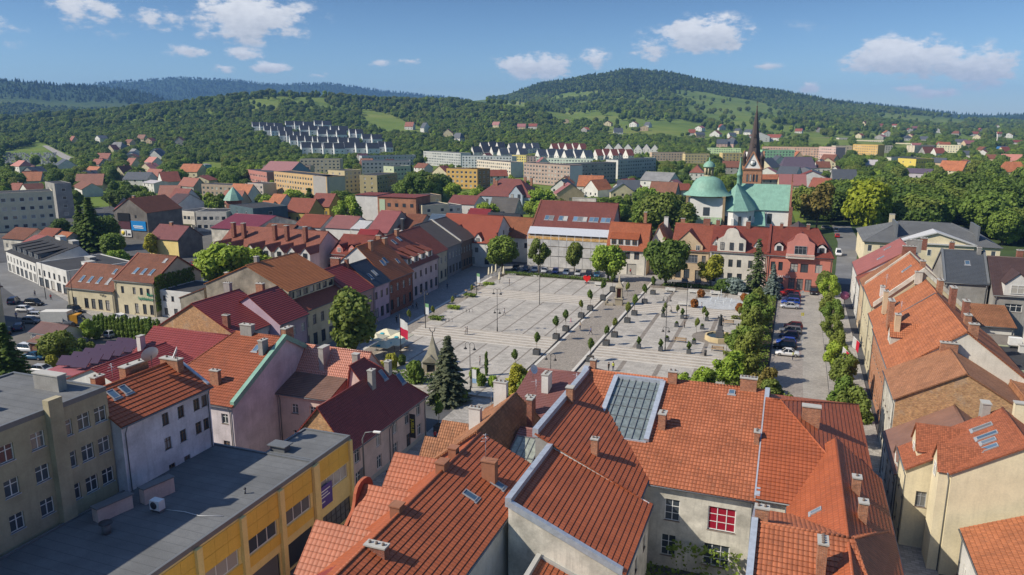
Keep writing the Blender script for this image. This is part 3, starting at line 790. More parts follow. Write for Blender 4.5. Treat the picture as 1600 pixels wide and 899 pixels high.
# market street on the left, in natural stone
slab('market_street', [[(-88, 100), (-76.5, 100), (-79.5, 212), (-95, 216)]], .03, M_DSETT)
slab('kerb_band', [[(-77.2, 118), (-76.2, 118), (-79.2, 197), (-80.2, 197)]], .16, M_NOSE, .2)
slab('pavement', [[(-76.2, 118), (-72.6, 118), (-75.6, 197), (-79.2, 197)]], .34, M_SETT, .4)
L0, L1, W0, W1, E0, E1 = -72.6, -42.6, -42.3, -34.3, -34.0, -8.5
def terrace(u0, u1, zs, skew):
    u = lambda v, a: a if not skew else a - 3.0 * (v - 118) / 79
    for k, (va, vb) in enumerate(((106, 133.6), (141.6, 170.6), (178.6, 196.8))):
        slab('square_paving', [[(u(va, u0), va), (u1, va), (u1, vb), (u(vb, u0), vb)]], zs[k], M_GRANITE, .6)
        b = MB(); n = 0; x = u1 - (3.2 if skew else 5.5); w = .17 if skew else .42
        while x > u0 + 1:
            vs = va if not skew else max(va, 0)
            b.poly([(x - w, va + .02, zs[k] + .004), (x + w, va + .02, zs[k] + .004), (x + w, vb - .02, zs[k] + .004), (x - w, vb - .02, zs[k] + .004)])
            x -= 4.75 if skew else 6.6
        tag(b.build('paving_band', M_BAND, None, (0, 0, 0), -TH), kind='structure')
        if k < 2:
            s0 = vb; n = 5; st = 8.0 / n; dz = (zs[k + 1] - zs[k]) / n; b = MB(); c = MB()
            for i in range(n):
                z = zs[k] + dz * (i + 1); a0, a1 = s0 + st * i, s0 + st * (i + 1)
                b.poly([(u(a0, u0), a0 + .4, z), (u1, a0 + .4, z), (u1, a1, z), (u(a1, u0), a1, z)])
                c.poly([(u(a0, u0), a0, z), (u1, a0, z), (u1, a0 + .4, z), (u(a0, u0), a0 + .4, z)])
                c.poly([(u(a0, u0), a0, z - dz - .02), (u1, a0, z - dz - .02), (u1, a0, z), (u(a0, u0), a0, z)])
                b.poly([(u1, a0, z - .6), (u1, a1, z - .6), (u1, a1, z), (u1, a0, z)]); b.poly([(u0, a1, z - .6), (u0, a0, z - .6), (u0, a0, z), (u0, a1, z)])
            tag(b.build('steps', M_TREAD, None, (0, 0, 0), -TH), kind='structure'); tag(c.build('step_edges', M_NOSE, None, (0, 0, 0), -TH), kind='structure')
ZL, ZR = (.45, .70, .95), (.04, .26, .50)
terrace(L0, L1, ZL, True); terrace(E0, E1, ZR, False)
slab('walkway', [[(W0 + .55, 96, .16), (W1 - .55, 96, .16), (W1 - .55, 203, .74), (W0 + .55, 203, .74)]], 0, M_SETT, .3)
for a, b_ in ((W0, W0 + .55), (W1 - .55, W1)):
    slab('walkway_edge', [[(a, 106, .23), (b_, 106, .23), (b_, 203, .76), (a, 203, .76)]], 0, M_NOSE, .5)
slab('square_border', [[(L0 - 3, 196.8), (W0, 196.8), (W0, 198.2), (L0 - 3, 198.2)], [(W1, 196.8), (E1, 196.8), (E1, 198.2), (W1, 198.2)]], .82, M_BAND, .7)
slab('pavement', [(-75, -42.3, 101.5, 106), (-34.3, -8.5, 101.5, 106), (-47, -33.8, 66, 101.5)], .10, M_PAVE, .12)
slab('planting_bed', [[(-78, 198.2), (-45, 198.2), (-45, 203.5), (-78, 203.5)], [(-32, 198.2), (-8, 198.2), (-8, 204), (-32, 204)], (-8.2, -1.8, 118, 203), (-70, -52, 106.5, 112), (-41.5, -34.8, 103.5, 110)], .30, M_SOIL, .3)
slab('north_street', [(-92, 12, 204.2, 211)], .02, M_DSETT)
slab('pavement', [(-92, 3, 211, 217), (8.2, 14, 60, 226)], .13, M_PAVE, .13)
slab('parking_bay', [(-1.6, 4.2, 104, 204)], .02, paving((.30, .265, .235), .3, .2, .2, .02, .7, .4))
slab('east_road', [[(4.3, 40), (8.0, 40), (8.2, 226), (3.9, 226)]], .03, M_LIGHT)
slab('upper_road', [[(12.7, 222), (17.8, 222), (21.5, 270), (24.5, 302), (24.4, 352), (16.8, 352), (17.0, 300), (15.8, 277)]], .034, M_DRIVE)
slab('lane', [(8.2, 16.4, 60, 100)], .14, M_PAVE, .14)
# the road on the far left with its pavement
slab('west_road', [[(-235, 160), (-200, 138), (-150, 114), (-104, 114), (-104, 122), (-150, 123), (-196, 146), (-230, 172)]], .02, M_DRIVE)
slab('pavement', [[(-150, 123.2), (-128, 123.2), (-128, 127), (-163, 132), (-196, 148), (-230, 174), (-230, 171), (-196, 145)]], .13, M_PAVE, .13)
slab('parking_lot', [(-190, -104, 88, 113)], .018, asphalt((.13, .12, .105)))
slab('church_ground', [[(-60, 260), (6, 260), (0, 400), (-70, 400)]], .015, asphalt((.055, .085, .025)))
slab('park_ground', [[(10, 232), (140, 232), (260, 600), (0, 600)]], .01, asphalt((.045, .07, .02)))
# ---------------------------------------------------------------- trees
NR = np.random.default_rng(11)
def leaf_mesh(name, P, N, size, mat, bend=.5):
    """one bent leaf clump per point: two quads folded along the middle"""
    n = len(P); N = N / np.linalg.norm(N, axis=1, keepdims=True)
    r = NR.normal(size=(n, 3)); a = np.cross(N, r); a /= np.linalg.norm(a, axis=1, keepdims=True); b = np.cross(N, a)
    s = size * .8 * NR.uniform(.45, 1.4, (n, 1)); a *= s; b *= s * .8
    dn = N * s * bend * .5
    V = np.stack([P - a - b * .6 - dn, P - b, P + b, P - a + b * .6 - dn, P + a - b * .6 - dn, P + a + b * .6 - dn], 1).reshape(-1, 3)
    k = np.arange(n)[:, None] * 6
    F = np.concatenate([k + np.array([[0, 1, 2, 3]]), k + np.array([[1, 4, 5, 2]])], 0)
    return np_mesh(name, V, F, [mat])
def lumps_crown(H, rad, base, nl, lr, per, size, seed, flat=1.0, top=1.0):
    g = np.random.default_rng(seed); P = []; N = []
    hz = (H - base) / 2; cz = base + hz
    for i in range(nl):
        d = g.normal(size=3); d /= np.linalg.norm(d)
        q = g.uniform(.35, 1.18) ** .5
        c = np.array([d[0] * rad * (1 - lr) * q, d[1] * rad * (1 - lr) * q, cz + d[2] * (hz - lr * rad * .8) * q])
        if d[2] > 0: c[:2] *= top
        r = lr * rad * g.uniform(.5, 1.3); k = int(per * 1.5 * (r / (lr * rad)) ** 2)
        v = g.normal(size=(k, 3)); v /= np.linalg.norm(v, axis=1, keepdims=True)
        P.append(c + v * r * (g.uniform(.62, 1.10, (k, 1)) + .28 * (g.random((k, 1)) > .93)) * np.array([1, 1, flat])); N.append(v + g.normal(size=(k, 3)) * .45 + np.array([0, 0, .25]))
    return np.concatenate(P), np.concatenate(N)
def trunk_mesh(name, H, r, limbs, spread, mat, seed=1, top=.72):
    g = random.Random(seed); b = MB()
    b.tube([(0, 0, 0), (.05, 0, H * .25), (-.05, .05, H * .5), (0, 0, H * top)], [r, r * .8, r * .6, r * .2], 8)
    for i in range(limbs):
        a = 2 * math.pi * (i + g.random() * .6) / limbs; z = H * g.uniform(.25, .5)
        b.tube([(0, 0, z), (math.cos(a) * spread * .4, math.sin(a) * spread * .4, z + H * .14), (math.cos(a) * spread * .8, math.sin(a) * spread * .8, z + H * .3)], [r * .45, r * .3, r * .08], 6)
    return b.mesh(name, mat)
M_BARK = plain((.10, .075, .055), .95); M_BARKL = plain((.22, .18, .14), .95)
LF = {'dark': leafy((.062, .115, .022), (.125, .195, .036)), 'mid': leafy((.100, .172, .030), (.195, .285, .050)), 'bright': leafy((.190, .320, .040), (.320, .440, .055)),
      'lime': leafy((.19, .26, .018), (.33, .38, .028)), 'olive': leafy((.118, .165, .032), (.215, .268, .055)), 'autumn': leafy((0.186, 0.147, 0.039), (0.240, 0.209, 0.054)),
      'bluegreen': leafy((.060, .088, .055), (.125, .155, .100)), 'blue': leafy((0.109, 0.169, 0.159), (0.228, 0.297, 0.288)), 'spruce': leafy((0.040, 0.079, 0.036), (0.109, 0.159, 0.059)), 'thuja': leafy((0.090, 0.169, 0.028), (0.188, 0.278, 0.044)),
      'orange': leafy((.26, .085, .018), (.38, .15, .03)), 'yellow': leafy((0.264, 0.295, 0.034), (0.434, 0.419, 0.054))}
TP = {}
def proto(kind):
    if kind in TP: return TP[kind]
    H = 10.0; m = LF['mid']
    if kind == 'round': P, N = lumps_crown(10, 4.3, 1.6, 46, .34, 150, .36, 3); tk = trunk_mesh('trunk', 10, .28, 5, 2.6, M_BARK)
    elif kind == 'oval': P, N = lumps_crown(10, 3.0, 2.0, 40, .38, 130, .34, 5, 1.1, .75); tk = trunk_mesh('trunk', 10, .24, 5, 1.8, M_BARK, 2)
    elif kind == 'loose': P, N = lumps_crown(10, 3.6, 2.2, 34, .27, 95, .30, 8); tk = trunk_mesh('trunk', 10, .2, 7, 2.6, M_BARKL, 3)
    elif kind == 'wide': P, N = lumps_crown(10, 5.6, 2.2, 56, .27, 120, .38, 13, .85); tk = trunk_mesh('trunk', 10, .3, 6, 3.6, M_BARK, 4)
    elif kind == 'multi': P, N = lumps_crown(10, 3.3, .6, 44, .33, 110, .34, 21, 1.2, .8); tk = trunk_mesh('trunk', 10, .22, 6, 2.0, M_BARK, 6)
    elif kind == 'column': P, N = lumps_crown(10, 1.25, .1, 40, .55, 90, .26, 31, 1.4, .6); tk = trunk_mesh('trunk', 10, .16, 0, 1, M_BARK)
    elif kind == 'sapling': P, N = lumps_crown(10, 2.7, 4.6, 16, .5, 60, .55, 41); tk = trunk_mesh('trunk', 10, .13, 3, 1.0, M_BARKL, 2, .9)
    elif kind == 'ball': P, N = lumps_crown(10, 5.0, 0.0, 60, .3, 60, .7, 51); tk = trunk_mesh('trunk', 10, .3, 0, 1, M_BARK)
    elif kind == 'topiary': P, N = lumps_crown(10, 2.6, 0.0, 26, .5, 60, .7, 53, 1.2); tk = trunk_mesh('trunk', 10, .3, 0, 1, M_BARK)
    elif kind in ('conifer', 'sparse_conifer'):
        g = np.random.default_rng(61); P = []; N = []
        lv = 34 if kind == 'conifer' else 26
        for i in range(lv):
            f = i / lv; z = .7 + 9.3 * f; rr = 2.75 * (1 - f) ** .85 + .12; nb = max(5, int((13 if kind == 'conifer' else 8) * (1 - f * .6)))
            for k in range(nb):
                a = 2 * math.pi * (k + g.random()) / nb; L = rr * g.uniform(.7, 1.15); q = max(3, int(L * 7))
                for s_ in range(q):
                    t_ = (s_ + .5) / q
                    if t_ < .12: continue
                    for side in (-1, 1):
                        w_ = .22 * (1 - t_) + .05
                        x, y = math.cos(a), math.sin(a)
                        P.append((x * L * t_ - y * side * w_, y * L * t_ + x * side * w_, z - L * .28 * t_ ** 1.4 + .12 * g.normal() * .5)); N.append((x * .35 + g.normal() * .25, y * .35 + g.normal() * .25, .9))
        P = np.array(P); N = np.array(N); tk = trunk_mesh('trunk', 10, .2, 0, 1, M_BARK, 1, .97)
    sz = {'round': .36, 'oval': .34, 'loose': .30, 'wide': .40, 'multi': .34, 'column': .26, 'sapling': .6, 'ball': .8, 'topiary': .75, 'conifer': .27, 'sparse_conifer': .25}[kind]
    TP[kind] = (leaf_mesh('crown', P, N, sz, m), tk); return TP[kind]
CRM = {}
def tree_at(p, kind, col, h, label, group=None, name='tree', cat='tree', wide=1.0, rz=None):
    cm, tk = proto(kind); k = (kind, col)
    if k not in CRM:
        c = cm.copy(); c.materials.clear(); c.materials.append(LF[col]); CRM[k] = c
    t = thing(name, label, cat, p, rnd.uniform(0, 6.28) if rz is None else rz, group)
    s = h / 10.0
    a = link(CRM[k], 'crown', t); b = link(tk, 'trunk', t)
    a.scale = (s * wide, s * wide, s); b.scale = (s, s, s); a.name = 'crown'
    return t
def tree(px, py, kind, col, h, label, group=None, z=0.0, **k):
    return tree_at(at(px, py, z), kind, col, h, label, group, **k)

# ---------------------------------------------------------------- cars
def car_proto(kind, paint):
    L, Wd, Hh = {'hatch': (3.95, 1.72, 1.48), 'sedan': (4.5, 1.78, 1.44), 'wagon': (4.55, 1.78, 1.5), 'van': (5.0, 1.95, 2.1), 'suv': (4.5, 1.85, 1.68)}[kind]
    hw = Wd / 2
    belt = .9 if kind != 'van' else 1.1
    # sections along x (front at +x): x, half width, z low, z top
    body = MB()
    hood = {'hatch': .98, 'sedan': 1.15, 'wagon': 1.1, 'van': .75, 'suv': 1.1}[kind]; boot = {'hatch': .12, 'sedan': .85, 'wagon': .12, 'van': .05, 'suv': .15}[kind]
    X = L / 2
    secs = [(-X, hw * .86, .42, belt * .80), (-X + .14, hw * .97, .24, belt * .98), (-X + boot + .3, hw, .2, belt), (0, hw, .2, belt), (X - hood, hw, .2, belt - .02), (X - .35, hw * .96, .22, belt - .16), (X - .08, hw * .86, .28, belt - .26), (X, hw * .72, .40, belt - .36)]
    def ring(s_):
        x, w, a, b = s_; c = .07
        return [(x, -w, a + c), (x, -w, b - c), (x, -w + c * 1.6, b), (x, w - c * 1.6, b), (x, w, b - c), (x, w, a + c), (x, w - c, a), (x, -w + c, a)]
    rs = [ring(s_) for s_ in secs]
    for i in range(len(rs) - 1):
        for k in range(8): body.poly([rs[i][k], rs[i][(k + 1) % 8], rs[i + 1][(k + 1) % 8], rs[i + 1][k]], 0, None, True)
    body.poly(rs[0][::-1]); body.poly(rs[-1])
    # cabin: glass block with painted roof and pillars
    xb0, xb1 = -X + boot + .05, X - hood; tb0, tb1 = xb0 + (.28 if kind != 'sedan' else .62), xb1 - (.72 if kind != 'van' else .5)
    if kind == 'van': tb0 = xb0 + .08
    wb, wt_ = hw * .95, hw * .76; zt = Hh
    gl = MB(); B_ = [(xb0, -wb, belt), (xb1, -wb, belt), (xb1, wb, belt), (xb0, wb, belt)]; T_ = [(tb0, -wt_, zt - .05), (tb1, -wt_, zt - .05), (tb1, wt_, zt - .05), (tb0, wt_, zt - .05)]
    for i in range(4): gl.poly([B_[i], B_[(i + 1) % 4], T_[(i + 1) % 4], T_[i]])
    body.poly([(tb0, -wt_, zt - .04), (tb1, -wt_, zt - .04), (tb1 - .1, -wt_ + .12, zt), (tb0 + .1, -wt_ + .12, zt)], 0, None, True); body.poly([(tb0, wt_, zt - .04), (tb1, wt_, zt - .04), (tb1 - .1, wt_ - .12, zt), (tb0 + .1, wt_ - .12, zt)], 0, None, True)
    body.poly([(tb0 + .1, -wt_ + .12, zt), (tb1 - .1, -wt_ + .12, zt), (tb1 - .1, wt_ - .12, zt), (tb0 + .1, wt_ - .12, zt)], 0)
    body.poly([(tb0, -wt_, zt - .04), (tb0, wt_, zt - .04), (tb0 + .1, wt_ - .12, zt), (tb0 + .1, -wt_ + .12, zt)]); body.poly([(tb1, -wt_, zt - .04), (tb1, wt_, zt - .04), (tb1 - .1, wt_ - .12, zt), (tb1 - .1, -wt_ + .12, zt)])
    for i in range(4): body.beam(B_[i], T_[i], .09, .09)
    for s_ in (-1, 1):
        for f in ((.5,) if kind != 'wagon' else (.38, .72)): body.beam((xb0 + (xb1 - xb0) * f, s_ * (wb + .004), belt), (tb0 + (tb1 - tb0) * f, s_ * (wt_ + .004), zt - .05), .08, .03)
        body.obox((xb1 - .25, s_ * (hw + .09), belt + .08), (.07, 0, 0), (0, .09, 0), (0, 0, .06))
    if kind == 'van':
        for s_ in (-1, 1): body.poly([(xb0 + .1, s_ * (wb + .01), belt), (.55, s_ * (wb + .01), belt), (.5, s_ * (wt_ + .012), zt - .06), (tb0 + .05, s_ * (wt_ + .012), zt - .06)])
    t = thing('parked_car', None, 'car')
    pm = plain(paint, .28, .15, .08, .6)
    body.build('body', pm, t); gl.build('car_window', M_CARGL, t)
    for x in (-X + .78, X - .82):
        for s_ in (-1, 1):
            w = MB(); y = s_ * (hw - .1); w.tube([(x, y - .1, .31), (x, y + .1, .31)], .315, 14); wo_ = w.build('wheel', M_TYRE, t)
            r = MB(); y2 = s_ * (hw + .004); r.tube([(x, y2 - .02, .31), (x, y2 + .008, .31)], .19, 10); r.build('rim', M_RIM, wo_)
    for s_ in (-1, 1):
        h = MB(); h.obox((X - .10, s_ * hw * .62, belt - .34), (.09, 0, 0), (0, .17, 0), (0, 0, .075)); h.build('headlight', M_LAMP, t)
        h = MB(); h.obox((-X + .06, s_ * hw * .72, belt - .14), (.07, 0, 0), (0, .14, 0), (0, 0, .09)); h.build('tail_light', M_TAIL, t)
    return t
M_CARGL = plain((.015, .018, .022), .06, 0, 0, .7); M_TYRE = plain((.018, .018, .018), .85); M_RIM = plain((.45, .45, .47), .3, .8); M_LAMP = plain((.7, .72, .75), .1, 0, 0, .7); M_TAIL = plain((.35, .01, .01), .2)
CARS = {}; PAINT = {'white': (.72, .72, .72), 'black': (.012, .012, .014), 'silver': (.45, .46, .48), 'grey': (.14, .145, .155), 'red': (.42, .012, .012), 'blue': (.015, .06, .32), 'navy': (.015, .025, .07), 'teal': (.02, .09, .17), 'maroon': (.12, .012, .015), 'beige': (.46, .42, .34)}
def car(p, ang, kind, colr, label, group=None):
    k = (kind, colr)
    if k not in CARS:
        o = CARS[k] = car_proto(kind, PAINT[colr])
    else: o = copy_tree(CARS[k])
    o.location = (p[0], p[1], p[2] if len(p) > 2 else .03); o.rotation_euler[2] = ang
    tag(o, label, 'van' if kind == 'van' else 'car', group)
    return o

# ---------------------------------------------------------------- people (one continuous skinned body each)
def body_mesh(pose):
    J = {'pel': (0, 0, .95, .135, .10), 'wst': (0, 0, 1.12, .125, .09), 'chs': (0, .01, 1.32, .165, .105), 'nek': (0, .01, 1.49, .06, .06), 'hd0': (0, .02, 1.58, .085, .095), 'hd1': (0, .02, 1.72, .075, .09)}
    st = {'stand': (0, 0, .0, .0), 'walk': (.34, -.3, -.28, .3)}[pose if pose in ('stand', 'walk') else 'stand']
    for s_, sn, leg, arm in ((-1, 'l', st[0], st[2]), (1, 'r', st[1], st[3])):
        J['hp' + sn] = (s_ * .095, 0, .90, .095, .10)
        if pose == 'sit':
            J['kn' + sn] = (s_ * .11, .42, .92, .065, .065); J['an' + sn] = (s_ * .11, .44, .52, .042, .045); J['ft' + sn] = (s_ * .11, .60, .46, .04, .03)
        else:
            J['kn' + sn] = (s_ * .10, leg * .55 + .03, .50, .062, .065); J['an' + sn] = (s_ * .10, leg * 1.0 - (.1 if leg < 0 else 0), .09 + (.06 if leg < 0 else 0), .042, .045); J['ft' + sn] = (s_ * .11, leg * 1.0 + .15 - (.1 if leg < 0 else 0), .045 + (.02 if leg < 0 else 0), .042, .032)
        J['sh' + sn] = (s_ * .185, .01, 1.42, .062, .062)
        if pose == 'sit': J['el' + sn] = (s_ * .22, .06, 1.15, .045, .045); J['wr' + sn] = (s_ * .14, .30, 1.05, .032, .032); J['hn' + sn] = (s_ * .11, .40, 1.02, .035, .022)
        else: J['el' + sn] = (s_ * .235, arm * .35 - .02, 1.14, .045, .045); J['wr' + sn] = (s_ * .245, arm * .75 + .06, .90, .032, .032); J['hn' + sn] = (s_ * .24, arm * .9 + .09, .80, .036, .024)
    E_ = [('pel', 'wst'), ('wst', 'chs'), ('chs', 'nek'), ('nek', 'hd0'), ('hd0', 'hd1')]
    for sn in 'lr': E_ += [('pel', 'hp' + sn), ('hp' + sn, 'kn' + sn), ('kn' + sn, 'an' + sn), ('an' + sn, 'ft' + sn), ('chs', 'sh' + sn), ('sh' + sn, 'el' + sn), ('el' + sn, 'wr' + sn), ('wr' + sn, 'hn' + sn)]
    ks = list(J); me = bpy.data.meshes.new('body'); me.from_pydata([J[k][:3] for k in ks], [(ks.index(a), ks.index(b)) for a, b in E_], [])
    o = bpy.data.objects.new('body', me); COL.objects.link(o)
    sm = o.modifiers.new('skin', 'SKIN'); sm.use_smooth_shade = True
    lay = me.skin_vertices[0].data if me.skin_vertices else None
    if lay:
        for i, k in enumerate(ks): lay[i].radius = J[k][3:]; lay[i].use_root = (k == 'pel')
    sb = o.modifiers.new('sub', 'SUBSURF'); sb.levels = 1; sb.render_levels = 1
    bpy.context.view_layer.update()
    dg = bpy.context.evaluated_depsgraph_get(); out = bpy.data.meshes.new_from_object(o.evaluated_get(dg))
    bpy.data.objects.remove(o); out.name = 'body'
    return out
BODY = {}
def skin_pose(pose):
    if pose not in BODY:
        import bmesh
        if True:
            me = bpy.data.meshes.new('probe'); me.from_pydata([(0, 0, 0), (0, 0, 1)], [(0, 1)], []); po = bpy.data.objects.new('probe', me); COL.objects.link(po); po.modifiers.new('s', 'SKIN'); bpy.data.objects.remove(po)
        BODY[pose] = body_mesh(pose)
    return BODY[pose]
M_SKIN = plain((.50, .31, .22), .6); M_HAIRD = plain((.05, .03, .02), .6); M_SHOE = plain((.03, .03, .03), .6)
PB = {}
def person(p, rz, pose, shirt, trousers, label, group=None, hair=(.05, .03, .02), scale=1.0, sleeves=False):
    k = (pose, shirt, trousers, hair, sleeves)
    if k not in PB:
        me = skin_pose(pose).copy()
        me.materials.clear()
        for m in (M_SKIN, plain(shirt, .8), plain(trousers, .8), M_SHOE): me.materials.append(m)
        for q in me.polygons:
            c = q.center; x, y, z = c
            if z > 1.47: mi = 0
            elif abs(x) > .19 and z < 1.16 and pose != 'sit': mi = 0 if not sleeves or z < .88 else 1
            elif z > (.99 if pose != 'sit' else 1.0): mi = 1
            elif z > (.14 if pose != 'sit' else .56): mi = 2
            else: mi = 3
            q.material_index = mi; q.use_smooth = True
        hb = MB(); hb.lathe([(.0, 1.805), (.07, 1.79), (.105, 1.73), (.112, 1.66), (.10, 1.60)], 10, 0, (0, .0)); PB[k] = (me, hb.mesh('hair', plain(hair, .7)))
    t = thing('person', label, 'person', p, rz, group); t.scale = (scale,) * 3
    link(PB[k][0], 'body', t); link(PB[k][1], 'hair', t); return t
# ---------------------------------------------------------------- palette
OR1 = tile((.41, .135, .062), .36, .52, .24, .62, 1.0, .5); OR2 = tile((.37, .10, .04), .4, .5, .10, .52, .5, .36); OR3 = tile((.42, .145, .062), .26, .40, .3, .7, .8, .5)
OLD = tile((.33, .145, .07), .28, .36, .55, .75, 1.2, .7); BRN = tile((.20, .075, .04), .3, .35, .25, .6, .8, .45); MAR = tile((.25, .050, .040), .3, .4, .12, .42, .8, .25)
RED = tile((.215, .052, .034), .25, .35, .2, .6, .8, .4); RED2 = tile((.27, .078, .044), .28, .36, .2, .55, .8, .3); DRED = tile((.235, .042, .036), .5, .46, .06, .4, .5, .2); PUR = sheet((.20, .085, .075), .35, .5, .3)
GLZ = tile((.50, .21, .14), .3, .38, .08, .22, 1.3, .15, .9); NAVY = sheet((.03, .038, .055), .5, .4); SLATE = sheet((.07, .078, .09), .5, .5); PINKM = sheet((.34, .115, .09), .5, .45, .3)
BLK = sheet((.035, .036, .04), .5, .5); FELT = felt((.13, .135, .14)); FELTD = felt((.045, .046, .05)); COPPER = sheet((.20, .37, .29), .55, .6, .45); GREYR = felt((.30, .285, .255), .35); CPUR = tile((.20, .065, .05), .28, .36, .18, .5, .8, .25)
SHG = tile((.33, .105, .05), .2, .18, .3, .75, .3, .2); DBR = sheet((.075, .045, .042), .4, .5, .35)
CREAM = plaster((.62, .55, .38)); BEIGE = plaster((.46, .40, .27), .35); PINKW = plaster((.70, .54, .48), .25); LIL = plaster((.76, .75, .78), .4); LILW = plaster((.68, .61, .63), .35); WHT = plaster((.66, .65, .62), .2); WHTD = plaster((.74, .70, .61), .6)
PNK = plaster((.58, .24, .20), .2); ROSE = plaster((.56, .21, .155), .15); LILP = plaster((.50, .38, .46), .2); GRY = plaster((.36, .35, .33), .4); SAND = plaster((.62, .48, .32), .25); YEL = plaster((.84, .66, .27), .14); YELP = plaster((.80, .52, .10), .12)
CONC = plaster((.40, .36, .29), .7); DRKW = plaster((.22, .20, .18), .5); BRK = brick((.54, .32, .14), (.36, .18, .085), (.42, .36, .28), .25); BRKR = brick((.25, .075, .05), (.19, .06, .042), (.3, .22, .18)); BRKO = brick((.45, .19, .10), (.36, .15, .08), (.4, .33, .26))
PALEC = plaster((.76, .67, .47), .2); OFFW = plaster((.72, .68, .60), .25)
TERC = plaster((.33, .15, .09), .3)
def hS(name, label, A, B, e, r, depth, **k):
    a, b = uvat(*A, e), uvat(*B, e); v0 = (a[1] + b[1]) / 2
    return house(name, label, k.pop('cat', 'house'), a[0], b[0], v0, v0 + depth, e, r, k.pop('ridge', 'u'), **k)
def hE(name, label, S, N, e, r, width, **k):
    a, b = uvat(*S, e), uvat(*N, e); u1 = (a[0] + b[0]) / 2
    return house(name, label, k.pop('cat', 'house'), u1 - width, u1, a[1], b[1], e, r, k.pop('ridge', 'v'), **k)

# ---------------------------------------------------------------- left foreground
t = house('apartment_block', 'grey-beige flat-roofed block of flats at the left edge of the foreground', 'apartment block', -70, -58, 16, 48.2, 20, 20, 'flat', wall=BEIGE, roof=FELT,
          wins={'E': [([.972, .918, .862, .78, .695, .58, .45], z, 1.25, 1.5, 'wz') for z in (10.9, 14.0, 17.0)]}, capm=M_LEAD,
          chim=[(-62.5, 46.2, 21.7, 3.6, 1.0, 2.0, GRY, 0), (-66, 36, 21.2, 1.2, .8, 1.4, GRY, 3), (-63, 40.5, 21.0, 1.6, .6, 1.2, GRY, 4), (-68, 43, 21.4, 1.5, .9, 1.6, GRY, 2)])
b = MB(); b.box(5.9, 9.9, 0, 6.6, 11.2, 21.0); b.build('pier', BEIGE, t)
t = house('apartment_house', 'white three-storey house with a brown tiled roof behind the grey flat roof', 'house', -66, -56.9, 48.3, 59.7, 16.5, 18.9, 'v', pos=-61, wall=LIL, roof=OR2,
          wins={'E': [([.46, .64, .83, .93], z, .85, 1.25, 'bz') for z in (14.4, 11.8)] + [([.48, .66], 8.8, .85, 1.3, 'b')], 'S': [(2, 12, .9, 1.2, 'b')]},
          chim=[(-62.2, 55.2, 19.9, 1.0, 3.4, 2.2), (-60.6, 58.6, 19.6, 2.8, .9, 2.2), (-63.6, 52.0, 19.4, .8, 1.3, 2)], sky=[('+', 50.4, .72, .8, 1.2), ('+', 51.8, .72, .8, 1.2)], para=[('1', .35, .25, M_ZINC)])
house('apartment_house', 'brown hip-roofed house with a green copper gable edge by the white three-storey house', 'house', -76, -62.8, 69.4, 90, 9.8, 15.5, 'u', pos=80.4, wall=LILW, roof=tile((.30, .085, .036), .36, .46, .15, .55, .7, .5), hip=(5, 0),
      wins={'S': [([.9], 7.2, 1.0, 1.3, 'w'), ([.9], 3.6, 1.0, 1.3, 'b')]}, para=[('1', .6, .45, COPPER)],
      chim=[(-67.4, 72, 13.2, 1.5, .7, 3), (-68.8, 80.2, 17.0, 2.2, .9, 2.4, GRY), (-64.2, 77.6, 16.0, .8, 1.4, 2.4, GRY), (-63.6, 82.0, 16.6, .9, 2.0, 2.2)], sky=[('-', -65.6, .78, .8, 1.2)])
house('townhouse', 'pale lilac house with a glossy white-glinting tiled roof and a brown lean-to slope below it', 'house', -62.7, -52.3, 82.3, 89.6, 10.2, 13.2, 'u', pos=84.9, wall=PINKW, roof=GLZ, e2=8.5, ov=.2,
      chim=[(-58.8, 83.4, 14.0, .9, 1.9, 3.4, M_STUCCH, 0), (-53.6, 83.2, 13.6, 1.0, .8, 2.4, M_STUCCH, 0)])
house('townhouse', 'low lilac wing under a shallow rusty brown roof with two white windows', 'house', -62.7, -54.7, 77.9, 82.25, 8.6, 10.1, 'u', pos=82.25, wall=PINKW, roof=sheet((.17, .10, .075), .6, .5, .6), ov=.3,
      wins={'S': [([.33, .69], 5.9, 1.05, 1.35, 'w'), ([.33], 2.2, 1.0, 1.3, 'w')]})
house('corner_house', 'pinkish corner house with a dark red hipped roof beside the square, seen across the lane', 'house', -53.5, -46.6, 79.6, 89.6, 6.4, 13.0, 'v', pos=-52.2, wall=PINKW, roof=MAR, hip=(0, 6.6), ov=.35, base=.7,
      wins={'E': [([.12, .45, .78], 3.9, 1.2, 1.8, 'wsx'), ([.12], .7, 1.1, 1.9, 'wsx'), ([.48], .15, 1.2, 2.3, 'bsx', 'door'), ([.80], .9, 1.1, 1.7, 'wsx')]},
      chim=[(-49.7, 80.6, 12.6, .8, 1.1, 2.6, M_STUCCH, 1), (-50.0, 85.4, 12.3, .8, 1.0, 2.6, M_STUCCH, 1)], sky=[('+', 84.0, .62, .9, 1.5), ('+', 86.8, .42, 1.0, 1.6)])
house('corner_house', 'front part of the pinkish corner house with a lower dark red gable roof', 'house', -54.6, -46.6, 69.7, 79.6, 6.4, 11.2, 'v', pos=-50.4, wall=PINKW, roof=MAR, ov=.35, base=.7, walls2={'S': BRK},
      wins={'E': [([.2, .7], 3.9, 1.2, 1.8, 'wsx'), ([.2, .7], .9, 1.2, 1.8, 'wsx')]})
t = house('commercial_building', 'long yellow commercial building with a grey flat roof along the lane', 'building', -57.6, -44.3, 22, 60, 9.6, 9.6, 'flat', wall=YEL, roof=FELT, capm=M_LEAD,
          wins={'E': [([(i + .45) / 7 for i in range(7)], 4.9, 4.1, 1.6, 'whx'), ([(i + .45) / 7 for i in range(7)], .2, 4.2, 2.7, 'dpx', 'shopfront')]})
